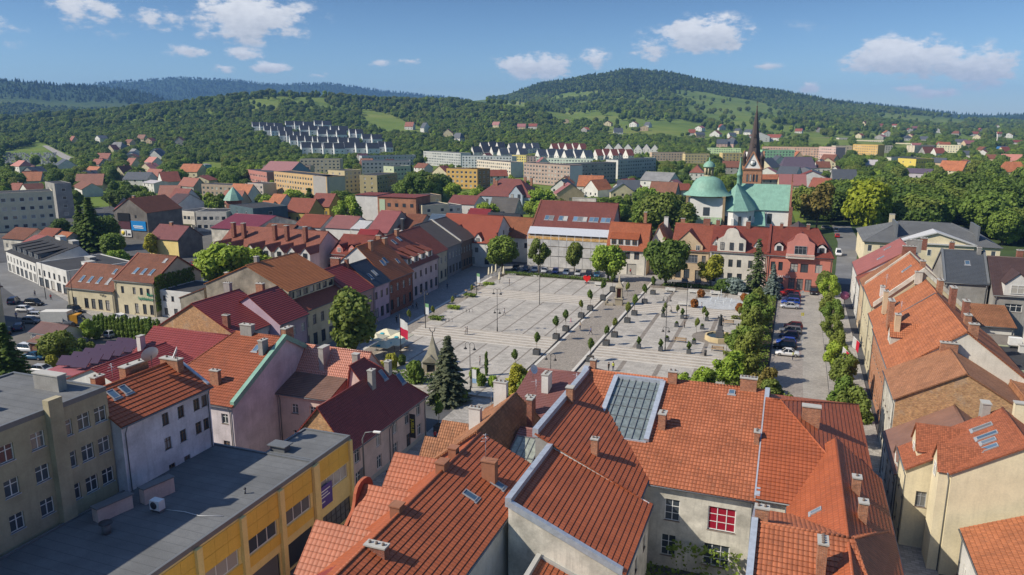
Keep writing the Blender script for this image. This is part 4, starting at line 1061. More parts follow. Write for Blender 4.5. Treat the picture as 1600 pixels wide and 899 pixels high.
for i in range(8):
    b = MB(); y = -19 + 38 * i / 7 + (.2 if i == 0 else -.2 if i == 7 else -.3); b.box(6.65, y - .32, 0, 7.0, y + .32, 9.3); b.build('pilaster', YEL, t)
for i in range(7):
    b = MB(); y0 = -19 + 38 * i / 7 + .12; y1 = y0 + 4.7
    for j in range(3):
        for k in range(2): b.box(6.65, y0 + (y1 - y0) * j / 3 + .015, 6.55 + 1.3 * k, 6.70, y0 + (y1 - y0) * (j + 1) / 3 - .015, 7.82 + 1.3 * k)
    b.build('cladding_panel', YELP, t); b = MB()
    for j in range(3): b.box(6.65, y0 + (y1 - y0) * j / 3 + .015, 3.75, 6.70, y0 + (y1 - y0) * (j + 1) / 3 - .015, 4.85)
    b.build('spandrel_panel', YELP, t)
t = house('commercial_building', 'end bay of the yellow building with a purple sign and a dark shop window', 'building', -50.4, -44.3, 60.05, 66.9, 9.6, 9.6, 'flat', wall=YEL, roof=FELT, capm=M_LEAD,
          wins={'E': [([.5], 5.2, 5.0, 1.6, 'whx'), ([.52], .25, 5.4, 2.5, 'dmx', 'shopfront')], 'N': [(2, 5, 1.2, 1.4)]})
b = MB(); b.box(2.98, -3.38, 0, 3.3, -2.9, 9.3); b.box(2.98, 2.9, 0, 3.3, 3.38, 9.3); b.build('pilaster', YEL, t)
b = MB()
for j in range(3):
    for k in range(2): b.box(2.98, -2.85 + 1.9 * j + .015, 6.9 + 1.15 * k, 3.05, -2.85 + 1.9 * (j + 1) - .015, 8.02 + 1.15 * k)
b.build('cladding_panel', YELP, t)

# ---------------------------------------------------------------- centre foreground (between the lane and the courtyard)
house('townhouse', 'red-brown profiled roof house with three glossy cross gables over the lane', 'house', -32.8, -20.9, 36, 63.3, 9.2, 14, 'v', pos=-27, e2=11.2, wall=OFFW, roof=OR2, ov=.3,
      dorm=[('-', 60.1, -34.6, 6.2, 9.4, 12.2, 'gable', (1.1, 1.5), PINKW), ('-', 53.3, -34.4, 6.2, 9.4, 12.2, 'curved', (1.1, 1.5), plaster((.42, .13, .07), .2)), ('-', 46.5, -34.3, 6.2, 9.4, 12.2, 'gable', (1.1, 1.5), PINKW)],
      chim=[(-27.6, 58.4, 14.8, .9, .9, 2.2, TERC, 0), (-27.2, 55.2, 14.9, 1.0, 1.3, 2.4, TERC, 0), (-23.6, 57.4, 14.6, 1.5, .9, 2.6, TERC, 0), (-27.3, 47.2, 14.8, 1.0, 1.0, 2, TERC, 0)],
      sky=[('+', 59.6, .62, .8, 1.3), ('+', 53.8, .5, .8, 1.3), ('+', 57.4, .32, .8, 1.3)], gut=True)
house('townhouse', 'dark maroon roofed house with a broad brick chimney at the bottom edge of the view', 'house', -33.6, -22.6, 24, 41.6, 9.2, 13.2, 'v', pos=-27.6, wall=WHT, roof=DRED, ov=.3, chim=[(-26.2, 42.2, 14.4, 1.9, .8, 4.2, BRKR, 3)])
house('townhouse', 'old orange tiled house whose steep far slope is dark sheet metal, near the square', 'house', -33.2, -24.2, 63.4, 79.8, 9.6, 14.2, 'v', pos=-27.4, e2=7.6, wall=GRY, roof=OLD, hip=(0, 5.2), ov=.35,
      dorm=[('-', 66.2, -34.4, 3.4, 9.6, 11.4, 'gable', (.8, .9), GRY), ('-', 70.8, -34.6, 3.4, 9.6, 11.4, 'gable', (.8, .9), GRY)],
      chim=[(-29.6, 75.5, 15.2, 1.8, .7, 3.4, WHT, 3), (-29.8, 68.6, 14.6, 1.5, .7, 3.2, WHT, 3), (-25.2, 73.2, 14.6, .7, 1.0, 3.0, BRKR, 1)])
t = house('townhouse', 'house with a plain dull-purple metal roof and a glazed lower roof between two higher houses', 'house', -25.4, -22.6, 62, 80, 8.5, 11.8, 'u', wall=DRKW, roof=PUR)
f = MB(); gl = MB(); zq = lambda y: 8.5 + (y + 9) * 3.3 / 9 + .2
gl.poly([(-1.35, -7, zq(-7) + .05), (1.35, -7, zq(-7) + .05), (1.35, -1.5, zq(-1.5) + .05), (-1.35, -1.5, zq(-1.5) + .05)])
for i in range(5): x = -1.35 + 2.7 * i / 4; f.beam((x, -7, zq(-7) + .08), (x, -1.5, zq(-1.5) + .08), .07, .08)
for y in (-7, -4.3, -1.5): f.beam((-1.4, y, zq(y) + .08), (1.4, y, zq(y) + .08), .1, .08)
so = f.build('glazed_roof', M_LEAD, t); gl.build('pane', plain((.26, .28, .24), .25, 0, .6, .6), so)
house('townhouse', 'dull purple metal roofed house with white chimneys facing the square', 'house', -30.5, -22.3, 72.5, 97, 8.0, 12.3, 'u', pos=89, wall=GRY, roof=PUR, ov=.2, e2=9,
      chim=[(-27.0, 84.6, 13.6, 1.0, 1.9, 3.4, WHT, 3), (-27.4, 79.6, 12.3, 1.2, .9, 2.6, BRKR, 2)])
# main house with the long orange roof, its two wings and the corner house
t = house('tenement', 'large cream tenement with the broad orange tiled roof in the centre foreground', 'tenement', -22.2, -1.0, 69, 98, 9.0, 14.1, 'u', pos=85.6, e2=9.4, wall=WHTD, roof=OR1, ov=.4,
          wins={'S': [([.63], 5.2, 1.45, 2.3, 'wmsc'), ([.855], 5.0, 2.6, 2.5, 'wmrsc'), ([.62], 1.3, 1.45, 2.3, 'wm'), ([.84], 1.1, 2.5, 2.4, 'wm')]},
          chim=[(-11.6, 85.0, 15.6, 1.2, .9, 3.0, M_BRICKCH, 2), (-11.4, 77.2, 13.4, .9, 1.4, 2.6, M_BRICKCH, 2), (-3.1, 85.4, 15.7, 2.1, 1.0, 3.2, M_BRICKCH, 5), (-21.6, 86.6, 15.4, .8, .8, 2.4, M_BRICKCH, 1), (-1.6, 76.8, 12.9, .6, 1.0, 2.0, M_BRICKCH, 2)],
          para=[('1', .5, .42, M_ZINC), ('0', .6, .55, M_ZINC)], sky=[('-', -4.8, .93, .7, .8)])
# the large studio roof-light lying in the orange slope
def slope_pt(u, v, up=0.0):
    z = 9.0 + (v - 69) * (14.1 - 9.0) / 16.6 + .06
    sl = (14.1 - 9.0) / 16.6; n = Vector((0, -sl, 1)).normalized()
    return Vector((u + 11.6, v - 83.5, z)) + n * up
f = MB(); gl = MB(); u0, u1, v0, v1 = -18.2, -12.6, 74.4, 84.6
for a, b in (((u0, v0), (u0, v1)), ((u1, v0), (u1, v1)), ((u0, v1), (u1, v1))): f.beam(slope_pt(*a, .2), slope_pt(*b, .2), .55, .55)
f.beam(slope_pt(u0, v0, .05), slope_pt(u1, v0, .05), .3, .2)
bar = MB()
for i in range(1, 7): x = u0 + (u1 - u0) * i / 7; bar.beam(slope_pt(x, v0, .22), slope_pt(x, v1, .22), .06, .08)
for j in range(1, 6): y = v0 + (v1 - v0) * j / 6; bar.beam(slope_pt(u0, y, .20), slope_pt(u1, y, .20), .06, .05)
gl.poly([slope_pt(u0, v0, .14), slope_pt(u1, v0, .14), slope_pt(u1, v1, .14), slope_pt(u0, v1, .14)])
so = f.build('studio_skylight', M_ZINC, t); gl.build('pane', plain((.16, .19, .19), .25, 0, .6, .6), so); bar.build('glazing_bar', M_LEAD, so)
house('side_wing', 'single-pitch orange roofed wing sloping to the courtyard from a zinc-capped party wall', 'house wing', -22.0, -11.6, 65.35, 85, 9.2, 14.0, 'v', pos=-22.0, e2=9.2, wall=GRY, roof=OR2, ov=.3,
      wins={'E': [([.06, .14], 6.2, 1.1, 1.6, 'wm')]}, para=[('-', .6, .5, M_ZINC)], chim=[(-16.6, 68.0, 13.4, .8, .8, 2.6, M_BRICKCH, 2), (-21.4, 75.6, 15.6, .9, .9, 2.0, M_BRICKCH, 0)])
house('side_wing', 'lower single-pitch orange roof with a whitewashed end wall nearest the viewer in the courtyard', 'house wing', -20.4, -10.5, 53.6, 65.3, 8.6, 12.8, 'v', pos=-20.4, e2=8.6, wall=WHTD, roof=OR2, ov=.3,
      para=[('-', .55, .45, M_ZINC), ('0', .45, .3, M_ZINC), ('1', .12, .12, M_WHITE)], wins={'E': [(3, 5, 1.0, 1.4, 'b')]})
house('side_wing', 'small lean-to with an orange roof below the whitewashed end wall', 'house wing', -17.6, -12.4, 49.4, 53.5, 6.4, 8.4, 'v', pos=-17.6, e2=6.4, wall=WHTD, roof=OR2, ov=.25, para=[('-', .4, .35, M_CONC), ('1', .3, .3, M_CONC)])
house('tenement', 'corner tenement with a dark orange hipped roof over the narrow street', 'tenement', -.9, 9.4, 69, 98, 9.3, 14.1, 'u', pos=83, e2=9.3, wall=WHTD, roof=OR2, hip=(0, 9), ov=.35,
      chim=[(3.6, 81.6, 14.6, 2.1, 1.0, 4, M_BRICKCH, 0)], wins={'E': [(5, 5, 1, 1.5), (5, 1.2, 1, 1.6)]})
house('side_wing', 'street wing of the corner tenement with a dark ridged slope above the narrow street', 'house wing', 2.0, 10.2, 50, 78, 9.2, 12.5, 'v', pos=6.0, e2=9.0, wall=WHTD, roof=OR2, ov=.35,
      chim=[(7.3, 68.6, 13.2, .8, .9, 2.8, M_BRICKCH, 1), (7.5, 63.9, 13.2, .8, 1.0, 2.8, M_BRICKCH, 1)], sky=[('-', 64.8, .5, .6, 1.1)], wins={'E': [(6, 5, 1, 1.5), (6, 1.2, 1, 1.6)]})
house('tenement', 'orange tiled house with a tall brick chimney at the bottom right of the foreground', 'tenement', -.9, 9.6, 43, 66, 8.2, 12.7, 'u', pos=57.8, e2=9.5, wall=WHT, roof=OR1, hip=(0, 3.2), ov=.35, para=[('0', .5, .4, M_ZINC)],
      chim=[(4.0, 54.3, 14.3, .75, 1.5, 4.4, M_BRICKCH, 4), (-.4, 58.6, 13.9, 1.2, .8, 2.6, M_BRICKCH, 2)])

# ---------------------------------------------------------------- right-hand row along the narrow street
t = house('modern_house', 'pale yellow house with an orange shingle roof, four skylights and gabled dormers', 'house', 16.4, 27.6, 77.3, 87.2, 10.9, 14.6, 'v', pos=22.3, e2=10.9, wall=PALEC, roof=SHG, ov=.25, course=.2,
          dorm=[('-', 85.2, 14.3, 3.6, 10.4, 12.6, 'gable', (.9, 1.5), PALEC), ('-', 79.3, 15.4, 3.2, 10.9, 13.0, 'gable', (.9, 1.4), PALEC)],
          sky=[('-', 84.4, .62, .8, 2.0), ('-', 82.2, .62, .8, 2.0), ('-', 80.9, .60, .8, 1.4), ('-', 79.5, .58, .8, 1.4)], chim=[(20.8, 87.5, 15.2, .9, 1.4, 4.2, M_STUCCH, 0), (24.2, 87.4, 15.6, 2.0, .9, 4.2, PALEC, 0)],
          wins={'W': [([.3, .6], 1.2, 1.0, 1.8, 'g'), ([.3, .6], 5.2, 1.0, 1.8, 'g')]})
house('modern_house', 'projecting pale yellow bay of the shingle-roofed house above the narrow street', 'house', 13.3, 16.4, 81.6, 87.2, 8.9, 10.9, 'v', pos=16.4, e2=8.9, wall=PALEC, roof=SHG, ov=.3, course=.2, wins={'W': [(2, 1, 1.0, 1.9, 'g'), (2, 4.8, 1.0, 1.7, 'g')], 'S': [([.5], 4.8, 1.0, 1.7, 'g')]})
house('townhouse', 'narrow house with a faded red metal roof squeezed beside the bare brick gable', 'house', 13.2, 27, 87.3, 99.8, 5.6, 10.0, 'v', pos=20.5, wall=WHT, roof=sheet((.22, .12, .09), .45, .55, .5), ov=.25, wins={'W': [(4, 1, 1, 1.9, 'g'), (4, 3.6, 1, 1.4, 'g')]}, dorm=[('-', 90, 13.4, 2.4, 6.6, 8.0, 'gable', (.8, 1.1), WHT)])
house('townhouse', 'house with a bare brick gable wall and a faded orange tiled roof on the right', 'house', 14.0, 28.2, 100.0, 111.6, 10.1, 14.2, 'v', pos=21.3, wall=WHTD, roof=tile((.36, .165, .085), .2, .2, .3, .8, .3, .5), ov=.3, walls2={'S': BRK}, course=.24,
      wins={'W': [(5, 6, 1, 1.7, 'w'), (5, 1.2, 1, 1.9, 'w')]}, chim=[(21.2, 111.0, 15.2, 2.4, .9, 2.2, M_BRICKCH, 4)])
house('townhouse', 'brick-fronted house with a weathered orange roof and a tall cream gable end wall', 'house', 14.6, 31.4, 111.7, 136.0, 9.9, 16.5, 'v', pos=23.2, wall=BRKO, roof=OR3, ov=.25, walls2={'S': OFFW}, e2=10.2,
      wins={'W': [(11, 5.8, 1, 1.8, 'w'), (11, 1.2, 1.1, 2.2, 'g')]}, dorm=[('-', 124.5, 15.6, 3.4, 12.2, 13.9, 'gable', (.9, 1.1), WHTD)],
      chim=[(16.4, 123.8, 15.6, .9, 1.2, 4.6, SAND, 1), (16.2, 131.0, 16.2, .9, 2.4, 4.6, M_BRICKCH, 3), (24.2, 113.0, 17.6, 1.3, .9, 2, M_BRICKCH, 2), (25.0, 121.0, 17.0, 1.0, 1.2, 2.6, M_BRICKCH, 2), (26.0, 128.0, 17.6, .9, 1.8, 3.6, BRKR, 2), (25.2, 134.0, 18.4, .9, 2.2, 3.6, BRKR, 2)])
house('townhouse', 'cream-fronted house with an orange roof between the brick-fronted house and the curved party wall', 'house', 14.8, 31.0, 136.1, 147.0, 9.9, 16.6, 'v', pos=23.2, wall=CREAM, roof=OR3, ov=.25, para=[('0', .25, .2, M_LEAD)],
      wins={'W': [(5, 5.8, 1, 1.8, 'w'), (5, 1.2, 1.1, 2.2, 'g')]}, chim=[(24.6, 142, 18.0, .9, 2.0, 3.2, M_BRICKCH, 3), (16.4, 141, 15.6, .8, 1.4, 4, SAND, 2), (22, 147.2, 18.2, 1.4, .8, 2.2, WHTD, 2)])
house('townhouse', 'higher orange roofed house framed by cream curved party walls', 'house', 15.2, 30.6, 147.3, 166, 11.2, 18.2, 'v', pos=22.8, wall=CREAM, roof=OR3, ov=.25, para=[('0', .5, .55, WHTD), ('1', .5, .55, WHTD)],
      wins={'W': [(8, 5.8, 1, 1.8, 'w'), (8, 1.2, 1.1, 2.2, 'g')]}, sky=[('-', 156, .8, 1.1, 1.9)], chim=[(23.0, 151, 19.6, .9, 1.4, 3, M_BRICKCH, 2), (16.8, 150, 14.6, .8, 1.6, 3.6, WHT, 2)])
house('townhouse', 'house with a brown weathered tile roof beyond the curved party wall', 'house', 15.4, 30.4, 166.3, 178, 10.2, 16.6, 'v', pos=23.5, wall=SAND, roof=OLD, ov=.25, wins={'W': [(5, 5.5, 1, 1.7, 'w'), (5, 1.2, 1, 2, 'g')]}, chim=[(24, 176.5, 18.4, 3.0, .9, 2.2, BRKR, 4)])
house('townhouse', 'small house with a flat brick-red roof slope at the street corner', 'house', 15.6, 24, 178.2, 190, 8.4, 12.4, 'v', pos=23.9, wall=WHT, roof=RED2, ov=.25, wins={'W': [(4, 4.8, 1, 1.6, 'w'), (4, 1, 1, 2, 'g')]})
house('townhouse', 'house with a faded pink metal roof at the end of the right-hand row', 'house', 15.8, 33, 190.2, 208, 8.8, 15.4, 'v', pos=26, wall=WHT, roof=PINKM, ov=.25, wins={'W': [(6, 4.8, 1, 1.6, 'w'), (6, 1, 1, 2, 'g')]}, sky=[('-', 196, .5, 1, 1.6), ('-', 203, .7, 1, 1.6)], chim=[(27, 192.0, 17.6, 3.6, .9, 2.8, GRY, 4), (30, 199, 17.2, 1.6, 1.2, 2.8, BRKR, 2)])
house('back_house', 'dark grey metal roofed house with a blank pale grey wall in the right-hand yards', 'house', 29.0, 36.4, 163, 177, 13.6, 18.8, 'u', wall=GRY, roof=SLATE, ov=.2, para=[('0', .4, .3, M_LEAD), ('1', .4, .3, M_LEAD)], chim=[(31.2, 173, 20.2, 1.0, .8, 2, BRKR, 2), (35.4, 169.5, 19.8, .8, .8, 2.6, GRY, 2)], sky=[('-', 33.2, .6, .9, 1.1)])
house('back_house', 'house with a purple-brown roof, white gabled dormer and yellow balcony at the right edge', 'house', 36.8, 58, 160, 176, 12.4, 18.2, 'u', wall=GRY, roof=DBR, ov=.3, dorm=[('-', 40.4, 159.8, 4.2, 14.6, 16.6, 'gable', (2.2, 1.6), WHT, 'w'), ('-', 48.5, 160.2, 9, 15.0, 16.8, 'shed', (1.5, 1.8), YEL, 'w', 3)],
      wins={'S': [([.16], 9.2, 2.8, 1.5, 'w'), ([.5, .7], 9, 1.2, 1.6, 'w'), ([.36, .6], 5, 1.2, 2, 'b')]}, chim=[(42.2, 169, 19.8, 1.2, 1.0, 2.4, BRKR, 2)])
house('back_house', 'plain white windowless block with a pitched top at the right edge of the yards', 'house', 38.6, 48, 132, 146, 14.0, 17.6, 'v', wall=WHT, roof=SLATE, ov=.15, wins={'W': [([.3], 9, .8, 1)]})
house('yard_shed', 'long low shed with a grey corrugated roof in the right-hand yard', 'shed', 31.4, 37.8, 142, 149.5, 6.6, 8.0, 'u', wall=SAND, roof=sheet((.19, .17, .15), .35, .7, .5), ov=.5, wins={'S': [(3, 3.8, 1.7, 1.7, 'w')]})
house('yard_house', 'low house with a rusty tiled lean-to roof in the right-hand yards', 'house', 30.6, 38.4, 150, 159.5, 8.6, 10.4, 'u', pos=159.5, wall=WHT, roof=OLD, ov=.4, wins={'S': [([.5], 5.6, 1.6, 1.4)]})
house('yard_house', 'pale green flat-roofed house with white windows at the right edge behind the maroon roof', 'house', 31.6, 46, 124, 138, 8.2, 8.2, 'flat', wall=plaster((.42, .45, .30), .2), roof=FELTD, wins={'S': [(5, 4.6, 1.5, 1.6), (5, 1.2, 1.5, 1.6)], 'W': [(4, 4.6, 1.3, 1.6)]}, chim=[(36, 135, 9.6, 1.2, .9, 1.6, WHT, 0)])
house('yard_house', 'rear annexe with weathered brown tiles behind the brick gable', 'house', 28.4, 40, 100.5, 116, 8.4, 10.4, 'v', pos=29, wall=OFFW, roof=OLD, ov=.3)
house('low_house', 'low white house with an old rusty orange roof in the bottom right corner', 'house', 17.6, 28, 58, 75.4, 6.2, 9.4, 'v', pos=24.5, wall=WHT, roof=OR3, ov=.3, wins={'W': [(4, 2.2, 1, 1.4)]})

# ---------------------------------------------------------------- row on the left side of the square
house('townhouse', 'maroon roofed house with a big bare brick gable wall on the left', 'house', -104.4, -87.0, 98.6, 110.4, 8.3, 13.2, 'v', pos=-96.0, wall=WHT, roof=DRED, ov=.35, walls2={'S': BRK}, wins={'E': [([.2, .45, .75], 5.4, 1.1, 1.6, 'wsx'), ([.2, .5, .8], 1.0, 1.2, 2.0, 'g')]}, chim=[(-97.6, 109.4, 14.8, 1.6, .9, 2.4, GRY, 3), (-89.5, 99.3, 11.8, 1.3, .9, 2.6, BRKR, 3)])
house('townhouse', 'lilac house with a dark maroon roof beside the cream town house', 'house', -99, -84.7, 107.2, 115.4, 8.5, 13.1, 'v', pos=-91.2, wall=LILP, roof=DRED, ov=.35, wins={'E': [(3, 5.3, 1.1, 1.6, 'wsx'), (3, 1, 1.2, 2.0, 'g')]}, chim=[(-92.8, 112.6, 14.4, 1.8, .9, 2.2, M_BRICKCH, 2)])
house('town_hall', 'cream town house with a red mansard, balcony balustrade and a row of attic windows', 'house', -109.5, -86.0, 115.5, 131.6, 8.6, 11.4, 'v', pos=-91.6, wall=CREAM, roof=RED2, ov=.4, e2=8.6, wins={'E': [(6, 5.2, 1.1, 1.9, 'gcs'), (6, 1.0, 1.4, 2.4, 'd')]})
house('attic_storey', 'raised attic with an orange tiled roof and seven dark windows above the cream house', 'house', -109.0, -89.2, 116.0, 131.4, 12.3, 16.6, 'v', pos=-98.6, wall=CREAM, roof=tile((.36, .13, .045), .4, .42, .1, .6, .7, .3), ov=.3, z0=8.6, walls2={'S': CONC}, e2=12.3, wins={'E': [([(i + .5) / 7 for i in range(7)], 10.5, 1.5, 1.5, 'dpx')]}, chim=[(-98.9, 119.5, 18.0, .9, .9, 2.4, GRY, 1), (-104.6, 117.2, 14.8, .8, .7, 1.6, M_BRICKCH, 0)])
house('townhouse', 'narrow dusky pink house with an orange-edged dark red roof on the square', 'house', -98, -85.0, 131.7, 140.3, 8.5, 13.2, 'v', pos=-92.2, wall=plaster((.40, .27, .26), .2), roof=DRED, ov=.3, wins={'E': [(3, 5.2, 1.0, 1.7, 'wsx'), (3, 1, 1.3, 2.2, 'd')]}, para=[('1', .3, .2, OR1)], chim=[(-93.4, 138.6, 14.8, 2.6, .8, 2.4, BRKR, 4), (-91.2, 139.6, 14.6, .9, .8, 2, BRKR, 1)])
house('townhouse', 'pale lilac house under a black roof with two skylights on the square', 'house', -98, -85.2, 140.4, 147.6, 8.5, 13.0, 'v', pos=-91, wall=LILP, roof=NAVY, ov=.3, wins={'E': [(3, 5.2, 1.0, 1.7, 'bsx'), (3, 1, 1.4, 2.2, 'd')]}, sky=[('+', 142.6, .35, 1.0, 1.6), ('+', 145.2, .42, 1.0, 1.6)])
house('townhouse', 'red brick house with a bright orange profiled roof and white arched doorway on the square', 'house', -103, -85.6, 147.7, 159.6, 8.5, 15.8, 'v', pos=-93.6, wall=BRKR, roof=tile((.42, .13, .04), .5, .46, .06, .45, .5, .15), ov=.35, walls2={'S': WHT}, wins={'E': [(4, 5.1, 1.1, 1.8, 'wsx'), (4, 1.0, 1.3, 2.4, 'dsx')]}, sky=[('+', 151.2, .42, 1.2, 1.5), ('+', 152.9, .46, 1.2, 1.5), ('+', 157.2, .35, .9, 1.3)], chim=[(-92.2, 151.6, 16.8, .9, 1.3, 2.8, M_BRICKCH, 2), (-92.6, 158.8, 16.4, .9, 1.6, 2.4, M_BRICKCH, 2)])
house('townhouse', 'pink and white house with a red roof and four white dormers on the square', 'house', -106, -87.6, 159.8, 178.2, 8.6, 15.2, 'v', pos=-97.2, wall=plaster((.58, .47, .48), .2), roof=RED2, ov=.3, wins={'E': [(6, 5.2, 1.1, 1.7, 'bcsx'), (6, 1, 1.5, 2.3, 'd')]},
      dorm=[('+', 162.6 + 4.1 * i, -88.4, 2.6, 10.8, 12.4, 'shed', (1.1, 1.3), WHT, 'd') for i in range(4)], sky=[('+', 163, .75, 1.2, 1.5), ('+', 167.5, .78, 1.2, 1.5), ('+', 171, .82, 1.2, 1.5)], chim=[(-96.4, 162, 16.4, 1.4, .8, 2, M_BRICKCH, 2), (-96.5, 172, 16.6, .9, 1.6, 2.2, M_BRICKCH, 2)], rz=R(1.6))
house('townhouse', 'yellow-fronted house with a red roof and a pale party wall on the square', 'house', -108, -90.4, 178.4, 189.6, 8.8, 14.8, 'v', pos=-99, wall=plaster((.50, .46, .36), .2), roof=RED2, ov=.3, wins={'E': [(4, 5.2, 1.0, 1.8, 'wsx'), (4, 1, 1.3, 2.2, 'd')]}, para=[('0', .7, .5, OFFW)], rz=R(1.6))
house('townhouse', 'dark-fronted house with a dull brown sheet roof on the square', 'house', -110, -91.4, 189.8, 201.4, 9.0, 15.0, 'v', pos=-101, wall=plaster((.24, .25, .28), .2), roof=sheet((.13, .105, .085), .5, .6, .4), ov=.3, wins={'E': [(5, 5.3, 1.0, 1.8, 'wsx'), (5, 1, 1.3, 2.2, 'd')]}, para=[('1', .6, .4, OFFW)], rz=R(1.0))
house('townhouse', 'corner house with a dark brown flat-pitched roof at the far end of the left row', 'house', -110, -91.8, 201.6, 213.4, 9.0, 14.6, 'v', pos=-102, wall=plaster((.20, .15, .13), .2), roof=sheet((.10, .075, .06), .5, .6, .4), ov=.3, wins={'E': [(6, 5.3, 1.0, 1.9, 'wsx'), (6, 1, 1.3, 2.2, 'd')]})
house('townhouse', 'white gabled house with a smooth red-orange roof and two dormers beyond the left row', 'house', -104, -84.6, 210.5, 227, 7.6, 15.0, 'u', pos=213.8 + 4.6, wall=WHT, roof=tile((.31, .075, .04), .2, .2, .15, .6, .4, .25), ov=.3, e2=9, wins={'E': [(3, 9.2, .9, 1.3, 'd'), (4, 5, .9, 1.4, 'd'), (3, 1, 1.2, 2, 'd')], 'S': [(5, 4.4, 1.1, 1.5, 'd'), (4, .8, 1.5, 2, 'd')]},
      dorm=[('-', -97.5, 211.6, 3.0, 10.6, 12.2, 'gable', (1.1, 1.2), WHT, 'd'), ('-', -90.0, 210.6, 2.6, 8.8, 10.4, 'gable', (1.1, 1.2), WHT, 'd')])

# ---------------------------------------------------------------- north side of the square
house('townhouse', 'small grey house with a rusty orange roof between the white gabled house and the scaffolding', 'house', -90, -76.6, 222, 236, 8.0, 13.4, 'u', wall=OFFW, roof=tile((.28, .10, .045), .25, .3, .3, .7, .8, .5), wins={'S': [(4, 4.6, 1.2, 1.7, 'b')]}, dorm=[('-', -85, 223.6, 2.4, 9.8, 11.0, 'shed', (1, 1), DRKW)])
t = house('tenement', 'building under scaffolding with a large brown-purple roof and five groups of skylights', 'tenement', -75.6, -50.6, 218, 232, 10.6, 19.2, 'u', pos=229, wall=GRY, roof=CPUR, ov=.5, e2=14, sky=[('-', x, .45, 1.4, 1.9) for x in (-71.6, -70.1, -67.1, -65.6, -62.4, -60.9, -59.4, -57.3, -55.8, -53.6, -52.1)], chim=[(-62, 231.6, 20.4, 9, .8, 2, WHTD, 0)], para=[('0', .4, .3, BRN)])
b = MB()
for z0_, z1_, m_ in ((.2, 3.6, 1), (3.7, 6.6, 0), (6.7, 8.7, 0)):
    for i in range(10): b.box(-12.6 + 2.52 * i + .04, -9.02, z0_ + .1, -12.6 + 2.52 * (i + 1) - .04, -8.98, z1_, 0)
b.build('scaffold_netting', plaster((.58, .57, .56), .35), t)
b = MB()
for i in range(11):
    for y in (-8.9, -8.1): b.tube([(-12.6 + 2.52 * i, y, 0), (-12.6 + 2.52 * i, y, 10.4)], .05, 5)
for z in (2.2, 4.4, 6.6, 8.8):
    b.tube([(-12.6, -8.9, z + .9), (12.6, -8.9, z + .9)], .04, 5)
b.build('scaffold_pole', M_ZINC, t)
b = MB()
for z in (2.2, 4.4, 6.6, 8.8): b.box(-12.6, -8.9, z, 12.6, -8.15, z + .06, 0, True)
b.box(-12.6, -8.15, 8.9, 12.6, -8.1, 9.9); b.build('scaffold_board', plain((.52, .34, .14), .8), t)
b = MB(); b.poly([(-12.7, -8.6, 10.3), (12.7, -8.6, 10.3), (12.7, -6.0, 12.2), (-12.7, -6.0, 12.2)]); b.build('roof_membrane', plain((.42, .44, .48), .6), t)
house('tenement', 'orange mansard-roofed house with a white arched gateway on the north side of the square', 'tenement', -50.2, -38.4, 214, 224, 7.6, 14.6, 'u', pos=219, wall=OFFW, roof=tile((.36, .10, .04), .22, .3, .25, .65, .8, .3), ov=.35, walls2={'E': SAND},
      wins={'S': [([.3, .53, .76], 4.6, 1.5, 2.2, 'bsx'), ([.64], .1, 2.8, 3.2, 'dpx', 'gateway'), ([.2], 1, 1.2, 1.8, 'd')]}, dorm=[('-', -45.2, 214.6, 8.2, 10.4, 12.0, 'shed', (1.3, 1.4), WHT, 'b', 4)], chim=[(-40.4, 221, 18.0, 1.0, 1.0, 5, M_BRICKCH, 0)])
house('tenement', 'side wing of the orange mansard house with a row of attic windows facing the lane', 'tenement', -38.3, -33.6, 219, 234, 9.2, 14.2, 'v', wall=OFFW, roof=OR3, ov=.3, wins={'E': [(5, 7, .9, 1.2, 'b')], 'S': [([.5], 5, 1, 1.5)]}, chim=[(-35, 226, 16.2, 1.4, 1.0, 3, WHT, 1)])
house('tenement', 'low dark brick outhouse gable seen behind the broad tree on the north side', 'house', -33, -27.5, 226, 238, 9.0, 11.6, 'v', wall=plaster((.17, .12, .09), .3), roof=BRN, ov=.2)
house('tenement', 'sand-coloured gabled house with a bow window and balcony on the north side of the square', 'tenement', -31.0, -20.2, 211.5, 224, 8.8, 15.2, 'u', pos=219, wall=SAND, roof=RED2, ov=.3, dorm=[('-', -26.4, 211.5, 8.0, 10.2, 14.2, 'gable', (1.0, 1.5), SAND, 'w', 3)], wins={'S': [([.52], 5.2, 3.6, 2.3, 'g'), ([.16, .84], 5.4, 1.1, 2.0, 'd'), ([.72], .2, 1.8, 3.0, 'd'), ([.2, .42], .8, 1.6, 2.6, 'd')]}, chim=[(-22.4, 219, 17.2, 2.2, .9, 2.6, BRKR, 3), (-29.4, 221, 16.6, 1.4, .9, 2.4, M_BRICKCH, 2)])
house('tenement', 'white house with a curved scrolled gable, arched windows and small balconies', 'tenement', -20.1, -5.2, 210, 223, 9.3, 15.2, 'u', pos=218, wall=OFFW, roof=RED, ov=.3, dorm=[('-', -14.6, 209.9, 7.4, 12.2, 15.2, 'curved', (1.0, 2.0), OFFW, 'd', 3), ('-', -18.9, 211.6, 1.8, 11.2, 12.6, 'gable', (.8, 1.1), WHT), ('-', -8.0, 211.6, 1.8, 11.2, 12.6, 'gable', (.8, 1.1), WHT)],
      wins={'S': [([.08, .22, .37, .52, .72, .9], 5.0, 1.15, 2.1, 'dsx'), ([.08, .22, .37, .54, .72, .9], .7, 1.3, 2.6, 'dx')]}, chim=[(-11, 217.6, 17, 1.4, .8, 2.2, BRKR, 2), (-19.2, 218, 17.0, 1.2, .8, 2.2, BRKR, 2)])
